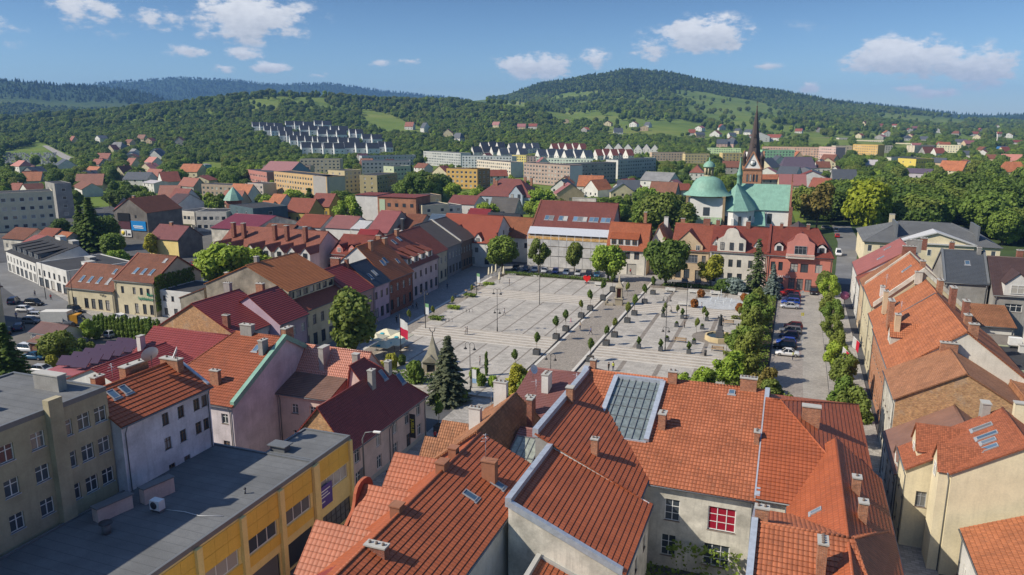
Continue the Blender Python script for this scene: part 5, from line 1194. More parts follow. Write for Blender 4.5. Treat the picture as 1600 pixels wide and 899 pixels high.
t = house('tenement', 'terracotta pink three-storey corner house with a curved gable and balcony', 'tenement', -5.0, 11.0, 208, 224, 9.5, 15.8, 'u', pos=217, wall=ROSE, roof=RED, ov=.35, hip=(0, 4), dorm=[('-', 3.0, 207.6, 6.8, 12.6, 15.0, 'curved', (3.0, 2.2), PNK, 'g', 1), ('-', -2.4, 209.2, 2.2, 11.6, 12.6, 'arch', (1.1, 1.3), WHT, 'd'), ('-', 8.2, 209.2, 2.2, 11.6, 12.6, 'arch', (1.1, 1.3), WHT, 'd')],
          wins={'S': [([.09, .21], 5.3, 1.1, 2.3, 'dx'), ([.42, .58], 5.1, 1.9, 2.3, 'dx'), ([.80], 5.2, 1.7, 2.3, 'gx'), ([.11, .22], .4, 1.5, 3.0, 'dx'), ([.40, .53, .66], .3, 1.6, 3.1, 'dx'), ([.84], .6, 1.5, 2.6, 'dx')], 'E': [(4, 4.2, 1.1, 1.9, 'd'), (3, .6, 1.3, 2.4, 'd')]}, chim=[(-2.2, 216.6, 17.0, 1.0, .8, 2.2, BRKR, 2), (4.6, 216.6, 17.0, 1.0, .8, 2.2, BRKR, 2)], para=[('0', .6, .6, RED)])
b = MB(); b.box(-3.5, -9.0, 8.9, 3.5, -7.95, 9.1, 0, True)
for i in range(29): b.box(-3.48 + .248 * i, -8.95, 9.1, -3.38 + .248 * i, -8.85, 9.9)
b.box(-3.5, -9.0, 9.9, 3.5, -8.8, 10.02, 0, True); b.build('balcony', OFFW, t)

# ---------------------------------------------------------------- classicist manor on the right, behind the row
t = house('manor', 'classicist manor with a grey hipped roof and a cream pediment', 'manor', 22.0, 58.5, 254, 284, 7.8, 12.6, 'u', wall=PALEC, roof=felt((.13, .135, .14), .4), hip=(11, 11), ov=.6, chim=[(31.4, 276, 14.2, 1.8, 1.6, 3, CREAM, 0)], wins={'S': [(11, 4.6, 1.2, 2.0, 'ws'), (11, 1.0, 1.2, 2.0, 'ws')], 'W': [(7, 4.6, 1.2, 2.0, 'ws')]})
b = MB(); b.box(-9, -17.2, 0, 11, -14.9, 8.2); b.poly([(-9, -17.2, 8.2), (11, -17.2, 8.2), (1, -17.2, 11.4)]); b.build('portico', PALEC, t)
b = MB()
for p, q in (((-9.6, 8.3), (1, 11.7)), ((11.6, 8.3), (1, 11.7))): b.poly([(p[0], -17.7, p[1]), (q[0], -17.7, q[1]), (q[0], -8.5, q[1]), (p[0], -13.5, p[1])]); b.beam((p[0], -17.5, p[1]), (q[0], -17.5, q[1]), .5, .35)
b.beam((-9.6, -17.5, 8.2), (11.6, -17.5, 8.2), .5, .4); b.build('pediment_cornice', plain((.5, .5, .5), .6), t)
for i in range(6):
    put_window(t, Vector((-7.4 + 3.4 * i, -17.25, 4.6)), 0, 1.1, 1.9, 'ws', False)
for x in (-9.5, 12.5):
    b = MB(); b.box(x, -12, 8.2, x + .5, 0, 13.3); b.build('fire_wall', M_LEAD, t)
# ---------------------------------------------------------------- left town
house('shop_house', 'cream two-storey shop house with three skylights and an ivy-covered end wall', 'house', -146.5, -134.6, 127.2, 142, 8.2, 13.0, 'u', pos=135, wall=CREAM, roof=BRN, ov=.3, para=[('0', .4, .25, RED2), ('1', .3, .2, RED2)],
      wins={'S': [([.2, .5, .68, .85], 5.0, .9, 1.7, 'dx'), ([.52, .72, .9], .6, 1.1, 2.3, 'd'), ([.25], .1, 1.3, 2.2, 'd', 'door')]}, sky=[('-', x, .35, .9, 1.9) for x in (-142.2, -139.8, -137.4)] + [('-', -136.6, .8, .8, 1.3)])
house('shop_house', 'low cream shop house with a long brown roof dotted with white skylights', 'house', -161.5, -146.6, 126.8, 139, 5.4, 10, 'u', pos=133, wall=CREAM, roof=BRN, ov=.3, para=[('0', .4, .25, RED2)], wins={'S': [([.15, .4, .55, .7, .85], .6, 1.3, 2.4, 'd')]}, sky=[('-', x, .35, .9, 1.9) for x in (-158.5, -155.8, -153, -150)] + [('-', -150.5, .75, .8, 1.5)])
house('annexe', 'low white flat-roofed annexe between the ivy wall and the concrete gable', 'house', -134.4, -117, 128.5, 140, 6.2, 6.2, 'flat', wall=WHT, roof=FELTD, wins={'S': [(7, 3.9, .8, 1.2, 'd'), (6, .6, 1.1, 1.6, 'd')]})
t = house('modern_block', 'modern white building with a dark slanted roof and dormers curving along the far-left road', 'building', -218, -190, 148.5, 163, 6.0, 9.4, 'u', pos=160, wall=WHT, roof=FELTD, ov=.1, rz=R(-22), wins={'S': [(9, 3.3, 1.3, 1.6, 'd'), (7, .2, 2.6, 2.4, 'dp')]}, dorm=[('-', -215 + 5.2 * i, 150, 3.2, 8.0, 8.8, 'shed', (1.5, 1.4), M_LEAD, 'g') for i in range(5)], chim=[(-207, 160.5, 10.6, 5, 2, 1.5, WHT, 0), (-196, 160.5, 10.4, 4, 2, 1.5, GRY, 0)])
house('modern_block', 'plain white rear wing of the modern building with a black flat roof', 'building', -189.5, -170, 139, 156, 6.4, 6.4, 'flat', wall=WHT, roof=FELTD, rz=R(-18), chim=[(-182, 150, 7.6, 4, 2, 1.2, GRY, 0), (-176, 147, 7.4, 3, 3, 1.0, M_WHITE, 0)], wins={'S': [(6, 3.3, 1.3, 1.6, 'd'), (5, .2, 2.6, 2.4, 'dp')]})
house('corner_house', 'shop building with a dark hipped roof at the left edge by the crossing', 'house', -183, -160, 98, 110, 9, 11.5, 'u', wall=CREAM, roof=DBR, hip=(4, 4), wins={'E': [(3, 5.5, 1.3, 1.6, 'd'), (2, .4, 2.6, 2.6, 'dp')], 'S': [(5, 5, 1.2, 1.5)]})
house('townhouse', 'grey rendered building with the concrete gable joined behind the cream town house', 'house', -116, -109.6, 116, 129.5, 8.8, 11.2, 'v', pos=-109.7, wall=CONC, roof=BRN, ov=.2)
t = house('detached_house', 'square house with a maroon hipped roof, yellow front and a bare grey side', 'house', -200, -187.5, 189, 200, 6.2, 10, 'u', wall=YEL, roof=sheet((.19, .065, .06), .4, .55, .3), ov=.4, walls2={'E': DRKW}, chim=[(-195, 194.5, 11.2, 1.2, 1.0, 2, M_BRICKCH, 0)])
t = house('billboard_house', 'dark grey house with advertising boards across its blank gable wall', 'house', -243, -226.5, 214.5, 232, 10.6, 15.6, 'v', wall=DRKW, roof=BRN, ov=.3, wins={'W': [(4, 6.5, 1.1, 1.5)], 'S': [([.66], 8.2, 1, 1.2, 'd')]}, chim=[(-238, 220, 16.2, 1.2, 1, 3, M_BRICKCH, 1)])
b = MB(); b.box(-6.2, -9.0, 7.0, -.3, -8.8, 10.0); b.build('billboard', plain((.012, .012, .014), .4), t)
b = MB(); b.box(-6.2, -9.0, 3.9, -.3, -8.8, 6.8); b.build('billboard', plain((.09, .03, .04), .5), t)
b = MB(); b.box(-5.2, -9.0, 1.0, -.2, -8.8, 3.7); o = b.build('billboard', M_WHITE, t)
b = MB(); b.lathe([(.9, -.02), (.9, .02), (0, .03)], 16); q = b.build('sign_emblem', plain((.65, .5, .05), .5), o); q.rotation_euler[0] = R(90); q.location = (-4.2, -9.04, 2.4)
b = MB(); b.box(-2.9, -9.05, 1.3, -2.4, -9.0, 3.4); b.box(-2.0, -9.05, 1.5, -.6, -9.0, 2.3); b.build('sign_graphic', M_DARK, o)
b = MB(); b.box(.2, -9.0, 3.6, 7.4, -8.8, 7.2); o = b.build('billboard', plain((.015, .22, .55), .4), t)
b = MB(); b.box(1.2, -9.05, 5.1, 5.8, -9.0, 5.5); b.box(1.6, -9.05, 4.5, 6.2, -9.0, 4.8); b.build('sign_graphic', M_WHITE, o)
def block(label, A, B, h, depth, wall, end=None, fl=4, rz=0.0, z=0.0, roof=None, nwin=None, strip=None, style='w', group=None):
    """slab block of flats: base line A-B in the picture (front), height, depth"""
    a, b_ = at(*A, z), at(*B, z); L = (b_ - a).length; ang = math.atan2(b_.y - a.y, b_.x - a.x); c = (a + b_) / 2 + Vector((-math.sin(ang), math.cos(ang), 0)) * depth / 2
    n = nwin or max(3, int(L / 3.1)); n = min(n, 24)
    st = (h - 1.2) / fl
    return house('apartment_block', label, 'apartment block', 0, L, 0, depth, h, h, 'flat', wall=wall, roof=roof or FELTD, rz=ang + TH, world=(c.x, c.y), z0=z, group=group,
                 wins={'S': [(n, 1.2 + st * i, 1.7, 1.55, style) for i in range(fl)], 'W': [([.3, .7], 1.3 + st * i, 1.2, 1.4, style) for i in range(fl)] if end is None else []},
                 walls2={'W': end, 'E': wall} if end else None, chim=[])
def simple(label, px, py, w, d, e, r, rz, wall, roof, ridge='u', z=None, name='house', hip=(0, 0), win=True, dorm=(), chim=0, group=None, cat='house', n=3):
    p = hit(px, py) if z is None else at(px, py, z)
    if p is None: return
    w, d, e, r = w * 1.3, d * 1.25, e * 1.12, r * 1.18
    wins = {'S': [(n, z0 + p.z, 1.1, 1.4, 'd') for z0 in ((1.0, 4.0) if e > 5.2 else (1.0,))], 'W': [(2, z0 + p.z, 1.0, 1.3, 'd') for z0 in ((1.0, 4.0) if e > 5.2 else (1.0,))]} if win else {}
    t = house(name, label, cat, 0, w, 0, d, e + p.z, r + p.z, ridge, wall=wall, roof=roof, rz=rz, world=(p.x, p.y + d / 2), z0=p.z - .3, wins=wins, hip=hip, ov=.4, group=group)
    for i in range(chim): chimney(t, (i - chim / 2 + .5) * w / max(1, chim + 1), .6, r + 1.2, .9, .8, 2.2, M_BRICKCH, 0)
    return t
block('pale yellow four-storey block of flats at the left edge behind small brown roofs', (-40, 366), (90, 357), 15.6, 12, PALEC, WHTD, 4)
block('tall windowless pale grey end block beside the pale yellow flats on the left', (92, 342), (118, 340), 16, 18, GRY, None, 4, nwin=1)
hS('townhouse', 'long brown-red roofed hotel with a line of white gabled dormers behind the broad tree', (318, 400), (490, 406), 8, 14.6, 20, wall=WHT, roof=tile((.27, .095, .06), .3, .35, .25, .6, .8, .4), ov=.4, dorm=[('-', x, 162.0, 3.0, 10.2, 11.8, 'gable', (1.2, 1.3), WHT, 'd') for x in (-147.5, -143.3, -136, -130.8, -126.6, -122.6, -118.4)], chim=[(x, 169, 16.4, 1.1, 1.3, 4, BRKR, 2) for x in (-147, -143.5, -133, -129, -123)], wins={'E': [(3, 4, 1.2, 1.5, 'd')]})
house('pink_house', 'small pink house with two rounded dormers between the long brown-red hotel and the square', 'house', -116, -106, 170, 184, 9.2, 13.4, 'u', wall=PNK, roof=RED, ov=.3, dorm=[('-', -113.6, 170.6, 2.2, 10.6, 11.8, 'arch', (1.0, 1.2), PNK, 'w'), ('-', -109.6, 170.6, 2.2, 10.6, 11.8, 'arch', (1.0, 1.2), PNK, 'w')], wins={'S': [([.4], 5, 1, 1.6, 'd')]})
hS('townhouse', 'broad wine-red metal roofed hall behind the long brown-red hotel', (330, 356), (395, 360), 7, 10.5, 26, wall=WHTD, roof=sheet((.20, .045, .07), .5, .5, .2))
hS('townhouse', 'rust-brown roofed house in front of the dark teal wall', (395, 372), (442, 374), 8, 11.5, 16, wall=DRKW, roof=BRN)
hS('townhouse', 'bright terracotta roofed house behind the wine-red roofs', (452, 355), (508, 354), 7, 10.5, 14, wall=WHT, roof=RED2)
hS('townhouse', 'dusty mauve metal roofed house beside the terracotta roof', (506, 356), (550, 357), 7, 10.5, 14, wall=WHT, roof=sheet((.26, .11, .10), .5, .55, .3))
hS('townhouse', 'house with a pale silver sheet roof among red roofs', (546, 358), (570, 358), 7.5, 9.5, 12, wall=WHT, roof=sheet((.5, .5, .5), .5, .5, .2))
hS('townhouse', 'large mauve-pink metal roofed building with a black chimney', (566, 364), (612, 362), 8, 14.0, 20, wall=GRY, roof=sheet((.27, .09, .085), .5, .5, .25), chim=[(-118, 214, 13.4, 1, 1, 4, M_DARK, 0)])
hS('townhouse', 'brown tiled house beside the mauve-pink metal roof', (612, 362), (660, 358), 8, 12.5, 16, wall=GRY, roof=BRN)
hS('townhouse', 'house with a grey flat-pitched felt roof behind the left row', (620, 382), (668, 372), 9, 13, 18, wall=OFFW, roof=GREYR)
hS('townhouse', 'long steel-blue metal roof with four skylights beyond the left row', (662, 360), (712, 362), 9, 13.6, 12, wall=GRY, roof=sheet((.075, .11, .16), .5, .4, .2), sky=[])
hS('townhouse', 'low orange house roof in the yard behind the left row', (585, 366), (622, 366), 7, 9.4, 10, wall=WHT, roof=RED2)
hS('townhouse', 'crimson roofed yard house behind the left row', (545, 384), (580, 384), 7.5, 11.5, 12, wall=PNK, roof=tile((.26, .03, .03), .25, .35, .1, .5, .6, .2))
hS('townhouse', 'dark slate roofed house in the yards beyond the long brown-red hotel', (430, 372), (470, 374), 8, 11, 12, wall=GRY, roof=SLATE)
t = thing('round_tower', 'brick corner tower with a green pointed copper cap', 'tower', at(368, 348), -TH)
b = MB(); b.lathe([(3.4, 0), (3.4, 10.2), (3.7, 10.4)], 8, 0, (0, 0), .39, 1, 1, False); b.build('wall', BRKR, t); b = MB(); b.lathe([(4.6, 10.1), (3.0, 12.6), (0, 16)], 8, 0, (0, 0), .39, 1, 1, False); b.build('roof', COPPER, t)
for k in range(4):
    for z in (2.2, 6.2): put_window(t, Vector((math.sin(.8 * k - 1.5) * 3.25, -math.cos(.8 * k - 1.5) * 3.25, z)), .8 * k - 1.5, 1.0, 1.9, 'dx', False)
block('white shop terrace with yellow awnings left of the brick corner tower', (282, 360), (306, 362), 8, 12, OFFW, None, 2, nwin=4); block('white shop terrace with a dark roof adjoining the brick corner tower', (308, 362), (356, 362), 8, 12, OFFW, None, 2, nwin=5)
hS('townhouse', 'white two-storey shop house with a mauve roof left of the shop terrace', (252, 320), (280, 320), 9, 13, 16, wall=WHT, roof=DBR, wins={'S': [(4, 5.6, 1.3, 1.6, 'd'), (4, 2.4, 1.3, 1.6, 'd')]})
t = thing('awning', 'pair of yellow awnings over the white shop terrace', 'awning', at(286, 363), -TH)
for x in (-2.7, 2.7):
    b = MB(); b.poly([(x - 2.5, -2.2, 2.4), (x + 2.5, -2.2, 2.4), (x + 2.5, .2, 3.4), (x - 2.5, .2, 3.4)]); b.build('canopy', plain((.62, .42, .06), .7), t)
block('windowless dark teal hall with a low copper-green roof in front', (398, 368), (452, 362), 10.5, 20, plaster((.09, .14, .16), .3), None, 3, nwin=1, roof=FELTD)
hS('annexe', 'low building under a pale copper-green roof beside the dark teal hall', (375, 350), (412, 352), 4, 7.5, 14, wall=BRKR, roof=COPPER)
for i, (c, A, B, e, r, wl, rf) in enumerate([('white gabled house with a burgundy roof behind the shop terrace', (258, 312), (292, 312), 6, 11, WHT, RED), ('ochre house with a dull red hipped roof', (446, 330), (482, 332), 8, 13, plaster((.50, .38, .12), .2), RED2), ('mustard-yellow gabled house with a red roof', (480, 322), (518, 322), 8, 13, plaster((.52, .36, .08), .2), RED),
        ('orange-roofed terrace house right of the copper-capped tower', (415, 318), (440, 318), 6, 10, WHT, OR3), ('small rust-roofed house with white gables near the tower', (398, 330), (420, 330), 5, 9, WHT, OR3), ('small dark-roofed house next to the tower', (384, 338), (404, 338), 5, 8, GRY, SLATE),
        ('low mauve-roofed house by the yellow house', (452, 342), (476, 342), 5, 7.6, WHT, sheet((.25, .10, .10), .5, .55, .3)), ('faded-red roofed cottage behind the billboard house', (170, 330), (205, 322), 8, 12, GRY, sheet((.28, .07, .07), .5, .5, .2)), ('grey roofed house with a blank side in front of the grey gable', (205, 325), (230, 325), 8, 12, GRY, sheet((.16, .12, .11), .5, .5, .4)),
        ('small brown-roofed outhouse before the pale yellow flats', (2, 372), (40, 374), 4.5, 7.5, WHTD, BRN), ('rusty roofed outhouse by the pale yellow flats', (45, 376), (80, 376), 4.5, 8, WHTD, RED2), ('pink metal-roofed shed by the modern white building', (22, 382), (62, 380), 4, 6, WHTD, PINKM), ('orange hip-roofed kiosk beside the conifers', (64, 380), (98, 380), 4, 7, WHTD, OR3)]):
    hS('house', c, A, B, e, r, 11, wall=wl, roof=rf, ov=.4, wins={'S': [(3, 1.2, 1.1, 1.4, 'd')] + ([(3, 4.4, 1.1, 1.4, 'd')] if e > 5.5 else [])})
t = thing('hall_house', 'tall unfinished brick and white concrete building beyond the red roofs', 'building', at(615, 343), -TH)
b = MB(); b.box(-16, -6, 0, -4.5, 6, 11.2); b.build('wall', WHT, t); b = MB(); b.box(-4.4, -6.2, 0, 15, 8, 10.8); b.build('brick_part', plaster((.42, .2, .12), .4), t); b = MB(); b.box(-16.2, -6.4, 11.25, -4.5, 6.2, 11.5, 0, True); b.box(-4.4, -6.6, 10.85, 15.2, 8.2, 11.1, 0, True); b.build('roof', RED, t)
for i in range(4): put_window(t, Vector((1.5 + 3.8 * i, -6.25, 6.6)), 0, 1.6, 1.6, 'd', False); put_window(t, Vector((1.5 + 3.8 * i, -6.25, 2.4)), 0, 1.6, 1.6, 'd', False)
b = MB(); b.box(-3.4, -6.35, 1.0, -.6, -6.25, 9.8); b.build('mural', plain((.42, .52, .36), .7), t)
for i, (c, A, B, h) in enumerate([('cream flat-roofed house right of the unfinished brick building', (660, 348), (702, 345), 7.5), ('pale flat-roofed house with a corner terrace', (700, 345), (722, 343), 6.6), ('beige flat-roofed house behind the cream flat-roofed house', (664, 332), (690, 330), 8)]):
    block(c, A, B, h, 11, [PALEC, OFFW, SAND][i], None, 2, nwin=2)
house('school', 'large school with a broad mauve-red hipped roof, tall chimneys and pale blue gables', 'school', -147, -119, 344, 364, 8.2, 16.0, 'u', wall=plaster((.42, .50, .56), .15), roof=CPUR, hip=(9, 9), wins={'S': [(8, 4.6, 1.3, 2, 'd'), (8, 1.2, 1.3, 2, 'd')]}, dorm=[('-', -126, 342, 7, 9.4, 13.6, 'gable', (1.4, 2), plaster((.45, .52, .58), .15), 'd', 2)], chim=[(-141, 352, 16.4, 1.4, 1, 4, M_BRICKCH, 0), (-139, 350, 15.6, 1.2, 1, 4, M_BRICKCH, 0), (-126, 356, 17.2, 1.2, 1.2, 4, M_BRICKCH, 0), (-122, 354, 17, 1.2, 1.2, 4, M_BRICKCH, 0)])
hS('house', 'white gabled hall with a dull red roof left of the school', (700, 318), (740, 320), 6, 9.5, 14, wall=WHT, roof=CPUR, wins={'S': [(3, 2, 1.4, 1.6, 'd')]}); hS('house', 'dark grey roofed old house in front of the school', (766, 330), (800, 334), 4.5, 10.5, 12, wall=WHTD, roof=felt((.09, .085, .08)))
hS('house', 'crimson-roofed yard house behind the white gabled house by the square', (727, 342), (758, 344), 6.5, 10, 12, wall=GRY, roof=sheet((.22, .03, .03), .5, .45, .2)); hS('house', 'black-roofed barn beside the crimson roof', (760, 350), (800, 356), 5.5, 9.5, 12, wall=DRKW, roof=BLK)
# ---------------------------------------------------------------- church
t = thing('parish_church', 'white parish church with green copper roofs, dome and a dark needle spire', 'church', wxy(-17, 320), -TH)
M_CW = plaster((.76, .75, .73), .1); M_SPIRE = sheet((.075, .055, .05), .6, .55, .3)
def cpart(b, n, m): return b.build(n, m, t)
b = MB(); b.box(-1.5, -8, 0, 16, 8, 10.3); b.box(-4, -8, 0, -1.4, 8, 10.3)
b.poly([(16, -8, 10.3), (16, 8, 10.3), (16, 0, 19.3)]); cpart(b, 'wall', M_CW)
b = MB()
for s_ in (-1, 1): roof_plane(b, [(-4, s_ * 8.6, 9.8), (16, s_ * 8.6, 9.8), (16, 0, 19.4), (-4, 0, 19.4)], 0)
cpart(b, 'roof', COPPER)
b = MB(); b.poly([(16.05, -9, 0), (16.05, 9, 0), (16.05, 9, 10.6), (16.05, 0, 20.8), (16.05, -9, 10.6)]); b.poly([(16.75, -9, 0), (16.75, 9, 0), (16.75, 9, 10.6), (16.75, 0, 20.8), (16.75, -9, 10.6)])
P_ = [(-9, 0), (-9, 10.6), (0, 20.8), (9, 10.6), (9, 0)]
for i in range(4): b.poly([(16.05, P_[i][0], P_[i][1]), (16.75, P_[i][0], P_[i][1]), (16.75, P_[i + 1][0], P_[i + 1][1]), (16.05, P_[i + 1][0], P_[i + 1][1])])
b.box(16, -9.6, 0, 17.4, -8, 11.4); b.box(16.2, -.35, 20.6, 16.6, .35, 23.6); b.box(16.2, -1.5, 22.3, 16.6, 1.5, 22.8); cpart(b, 'west_gable', BRKR)
# polygonal apse towards the square
b = MB(); R_ = 7.2; ap = [(-4 + R_ * math.cos(a), -14 + R_ * math.sin(a)) for a in [R(180), R(225), R(270), R(315), R(360)]]; ap = [(ap[0][0], -6)] + ap + [(ap[-1][0], -6)]
for i in range(len(ap) - 1): b.poly([(*ap[i], 0), (*ap[i + 1], 0), (*ap[i + 1], 10.6), (*ap[i], 10.6)])
for x, y in ap[1:-1]: b.box(x - .5, y - .9, 0, x + .5, y + .3, 7.5)
cpart(b, 'apse_wall', M_CW)
b = MB(); apx = (-4, -10.5, 20.0); ov = [(-4 + (x + 4) * 1.09, -14 + (y + 14) * 1.09) for x, y in ap]
for i in range(len(ov) - 1): b.poly([(*ov[i], 10.3), (*ov[i + 1], 10.3), apx])
b.poly([(*ov[0], 10.3), apx, (-4, 0, 19.6), (-11, 0, 11)]); b.poly([(*ov[-1], 10.3), apx, (-4, 0, 19.6), (3.6, 0, 14)]); cpart(b, 'apse_roof', COPPER)
for i in (1, 2, 3, 4):
    (x0, y0), (x1, y1) = ap[i], ap[i + 1]
    if i < 5: put_window(t, Vector(((x0 + x1) / 2, (y0 + y1) / 2 - .12, 3.6)), math.atan2(y1 - y0, x1 - x0), 1.2, 4.6, 'dpx', False)
put_window(t, Vector((9, -8.1, 4.5)), 0, 1.6, 4, 'dpx', False)
b = MB(); b.lathe([(1.0, 19.0), (1.0, 22.6), (1.25, 22.8), (1.1, 23.4), (.55, 25.6), (.12, 30), (.0, 30.4)], 8, 0, (-3.6, -3)); cpart(b, 'ridge_turret', COPPER)
# domed chapel on the left
cx, cy = -14.6, -14.5
b = MB(); b.box(cx - 7.0, cy - 6.4, 0, cx + 7.0, cy + 7.4, 15.3); cpart(b, 'chapel_wall', M_CW)
b = MB()
for x in (cx - 7.4, cx + 6.6): b.box(x, cy - 6.8, 0, x + .9, cy - 5.9, 15.3)
b.box(cx - 7.45, cy - 5.8, 0, cx - 7.02, cy + 7.6, 15.2); b.box(cx - 7.5, cy - 6.9, 15.3, cx + 7.5, cy + 7.8, 15.75, 0, True); cpart(b, 'stone_trim', plaster((.36, .27, .16), .3))
put_window(t, Vector((cx + .5, cy - 6.5, 8.2)), 0, 2.4, 3.2, 'dpsc', False)
b = MB(); b.lathe([(9.6, 15.75), (7.4, 17.2), (6.6, 18.6), (5.9, 20.2), (4.6, 21.8), (2.6, 22.8), (1.7, 23.0)], 24, 0, (cx, cy + .4), R(7.5)); cpart(b, 'dome', COPPER)
b = MB()
b.lathe([(1.9, 22.9), (1.9, 23.5)], 8, 0, (cx, cy + .4), .39); b.lathe([(1.9, 26.2), (1.9, 26.6)], 8, 0, (cx, cy + .4), .39)
for k in range(8): b.tube([(cx + 1.6 * math.cos(k * .785), cy + .4 + 1.6 * math.sin(k * .785), 23.4), (cx + 1.6 * math.cos(k * .785), cy + .4 + 1.6 * math.sin(k * .785), 26.3)], .3, 6)
cpart(b, 'lantern', plaster((.5, .42, .28), .2)); b = MB(); b.lathe([(2.4, 26.6), (2.1, 27.6), (1.2, 28.5), (.3, 28.9), (.15, 30.2), (0, 30.3)], 12, 0, (cx, cy + .4)); cpart(b, 'lantern_cap', COPPER)
# tower behind the nave
tx, ty, h = .3, 17.5, 3.7
b = MB(); b.box(tx - h, ty - h, 0, tx + h, ty + h, 17.5); cpart(b, 'tower_wall', M_CW)
b = MB(); b.box(tx - h - .1, ty - h - .1, 17.5, tx + h + .1, ty + h + .1, 26.0); b.box(tx - h - .35, ty - h - .35, 23.9, tx + h + .35, ty + h + .35, 24.5, 0, True); b.box(tx - h - .35, ty - h - .35, 17.4, tx + h + .35, ty + h + .35, 17.9, 0, True); cpart(b, 'belfry', BRKO)
for sx, sy, rz in ((0, -1, 0), (-1, 0, -math.pi / 2), (1, 0, math.pi / 2)):
    b = MB(); nx, ny = sx, sy; dx, dy = -sy, sx
    f = lambda a, o, z: (tx + nx * (h + o) + dx * a, ty + ny * (h + o) + dy * a, z)
    b.poly([f(-3.4, .25, 24.6), f(3.4, .25, 24.6), f(0, .25, 31.4)])
    tr_ = MB()
    for sg in (-1, 1): tr_.beam(f(sg * 3.6, .28, 24.5), f(0, .28, 31.7), .55, .5)
    tr_.beam(f(-3.6, .28, 24.5), f(3.6, .28, 24.5), .5, .4); cpart(tr_, 'gable_trim', BRKO)
    b.poly([f(-3.4, .25, 24.6), f(0, .25, 31.4), f(0, -2.5, 31.4)]); b.poly([f(3.4, .25, 24.6), f(0, .25, 31.4), f(0, -2.5, 31.4)])
    cpart(b, 'clock_gable', M_CW)
    for k in (-1.9, -.63, .63, 1.9): put_window(t, Vector(f(k, .16, 19.2)), rz, .75, 3.0, 'dpx', False, 'belfry_opening')
    b = MB(); b.lathe([(1.25, 0), (1.25, .10), (0, .11)], 20); q = cpart(b, 'clock_face', plain((.05, .05, .05), .5)); b3 = MB(); b3.lathe([(1.0, .1), (1.0, .125), (0, .128)], 20); b3.build('clock_dial', M_WHITE, q); q.location = f(0, .32, 26.9); q.rotation_euler = (R(90), 0, rz)
    b2 = MB(); b2.box(-.08, -.1, .135, .08, 1.0, .16); b2.box(-.1, -.08, .165, .7, .08, .19); b2.build('clock_hand', M_DARK, q)
for sx in (-1, 1):
    for sy in (-1, 1):
        b = MB(); b.lathe([(.75, 25.9), (.75, 28.6), (.95, 28.8), (0, 32.5)], 8, 0, (tx + sx * (h - .2), ty + sy * (h - .2))); cpart(b, 'corner_turret', M_SPIRE)
b = MB(); b.lathe([(4.0, 26.0), (3.0, 29.6), (2.2, 34), (1.3, 41), (.35, 48.4), (.12, 50)], 8, 0, (tx, ty), .39, 1, 1, False); b.lathe([(0, 49.6), (.38, 50), (0, 50.5)], 8, 0, (tx, ty)); b.box(tx - .07, ty - .07, 50.4, tx + .07, ty + .07, 52.4); b.box(tx - .6, ty - .07, 51.5, tx + .6, ty + .07, 51.65); cpart(b, 'spire', M_SPIRE)
for z, s_ in ((33.5, 1.9), (37.5, 1.4)):
    b = MB(); b.poly([(tx - .6, ty - s_ - .5, z), (tx + .6, ty - s_ - .5, z), (tx, ty - s_ - .5, z + 1.5)]); b.poly([(tx - .6, ty - s_ - .5, z), (tx, ty - s_ - .5, z + 1.5), (tx, ty, z + 1.5)]); b.poly([(tx + .6, ty - s_ - .5, z), (tx, ty - s_ - .5, z + 1.5), (tx, ty, z + 1.5)]); cpart(b, 'spire_dormer', M_SPIRE)
b = MB(); roof_plane(b, [(1, -16.6, 4.6), (8, -16.6, 4.6), (7, -8, 9.2), (2, -8, 9.2)], 0); cpart(b, 'sacristy_roof', COPPER); b = MB(); b.box(1.4, -16, 0, 7.6, -8.1, 4.9); b.poly([(7.6, -16, 4.9), (7.6, -8, 9), (7.6, -8, 4.9)]); b.poly([(1.4, -16, 4.9), (1.4, -8, 9), (1.4, -8, 4.9)]); cpart(b, 'sacristy_wall', M_CW)
b = MB(); b.box(cx - 4.5, cy - 11, 0, cx + 6, cy - 6.5, 5.0); cpart(b, 'chapel_porch', M_CW); b = MB(); roof_plane(b, [(cx - 5, cy - 11.6, 4.9), (cx + 6.5, cy - 11.6, 4.9), (cx + 6.5, cy - 6.5, 7.6), (cx - 5, cy - 6.5, 7.6)], 0); cpart(b, 'porch_roof', sheet((.24, .33, .20), .55, .6, .5))
house('outbuilding', 'long brown-roofed parish outbuilding in front of the church', 'house', -3.6, 9, 272, 290, 4.4, 8.6, 'v', wall=OFFW, roof=DBR)
# ---------------------------------------------------------------- far blocks of flats
PAN = lambda c: plaster(c, .12)
block('long beige slab block with a white end wall behind the school', (818, 286), (890, 293), 14.6, 12, PAN((.40, .30, .25)), PAN((.66, .64, .63)), 5); block('long grey-beige middle slab behind the trees right of the school', (893, 290), (962, 285), 14.6, 12, PAN((.37, .33, .29)), PAN((.64, .62, .58)), 5); block('pale grey right-hand slab of the long row behind the church trees', (965, 280), (1024, 275), 14.6, 12, PAN((.38, .41, .42)), PAN((.64, .62, .58)), 5)
block('long orange and cream balcony block across the left middle ground', (430, 302), (512, 314), 13.4, 12, PAN((.56, .38, .20)), PAN((.55, .48, .40)), 4); block('blank grey end part of the orange balcony block', (513, 314), (540, 311), 13.4, 12, PAN((.40, .37, .36)), None, 1, nwin=1)
block('cream block with orange stripes left of the park trees', (540, 303), (566, 300), 14, 14, PAN((.60, .50, .30)), None, 5); block('beige block with brown stripes behind the orange balcony block', (470, 276), (532, 276), 14, 12, PAN((.46, .41, .30)), None, 5); block('beige and ochre low block behind the chimney pipe', (412, 282), (486, 282), 11, 12, PAN((.45, .38, .28)), None, 4)
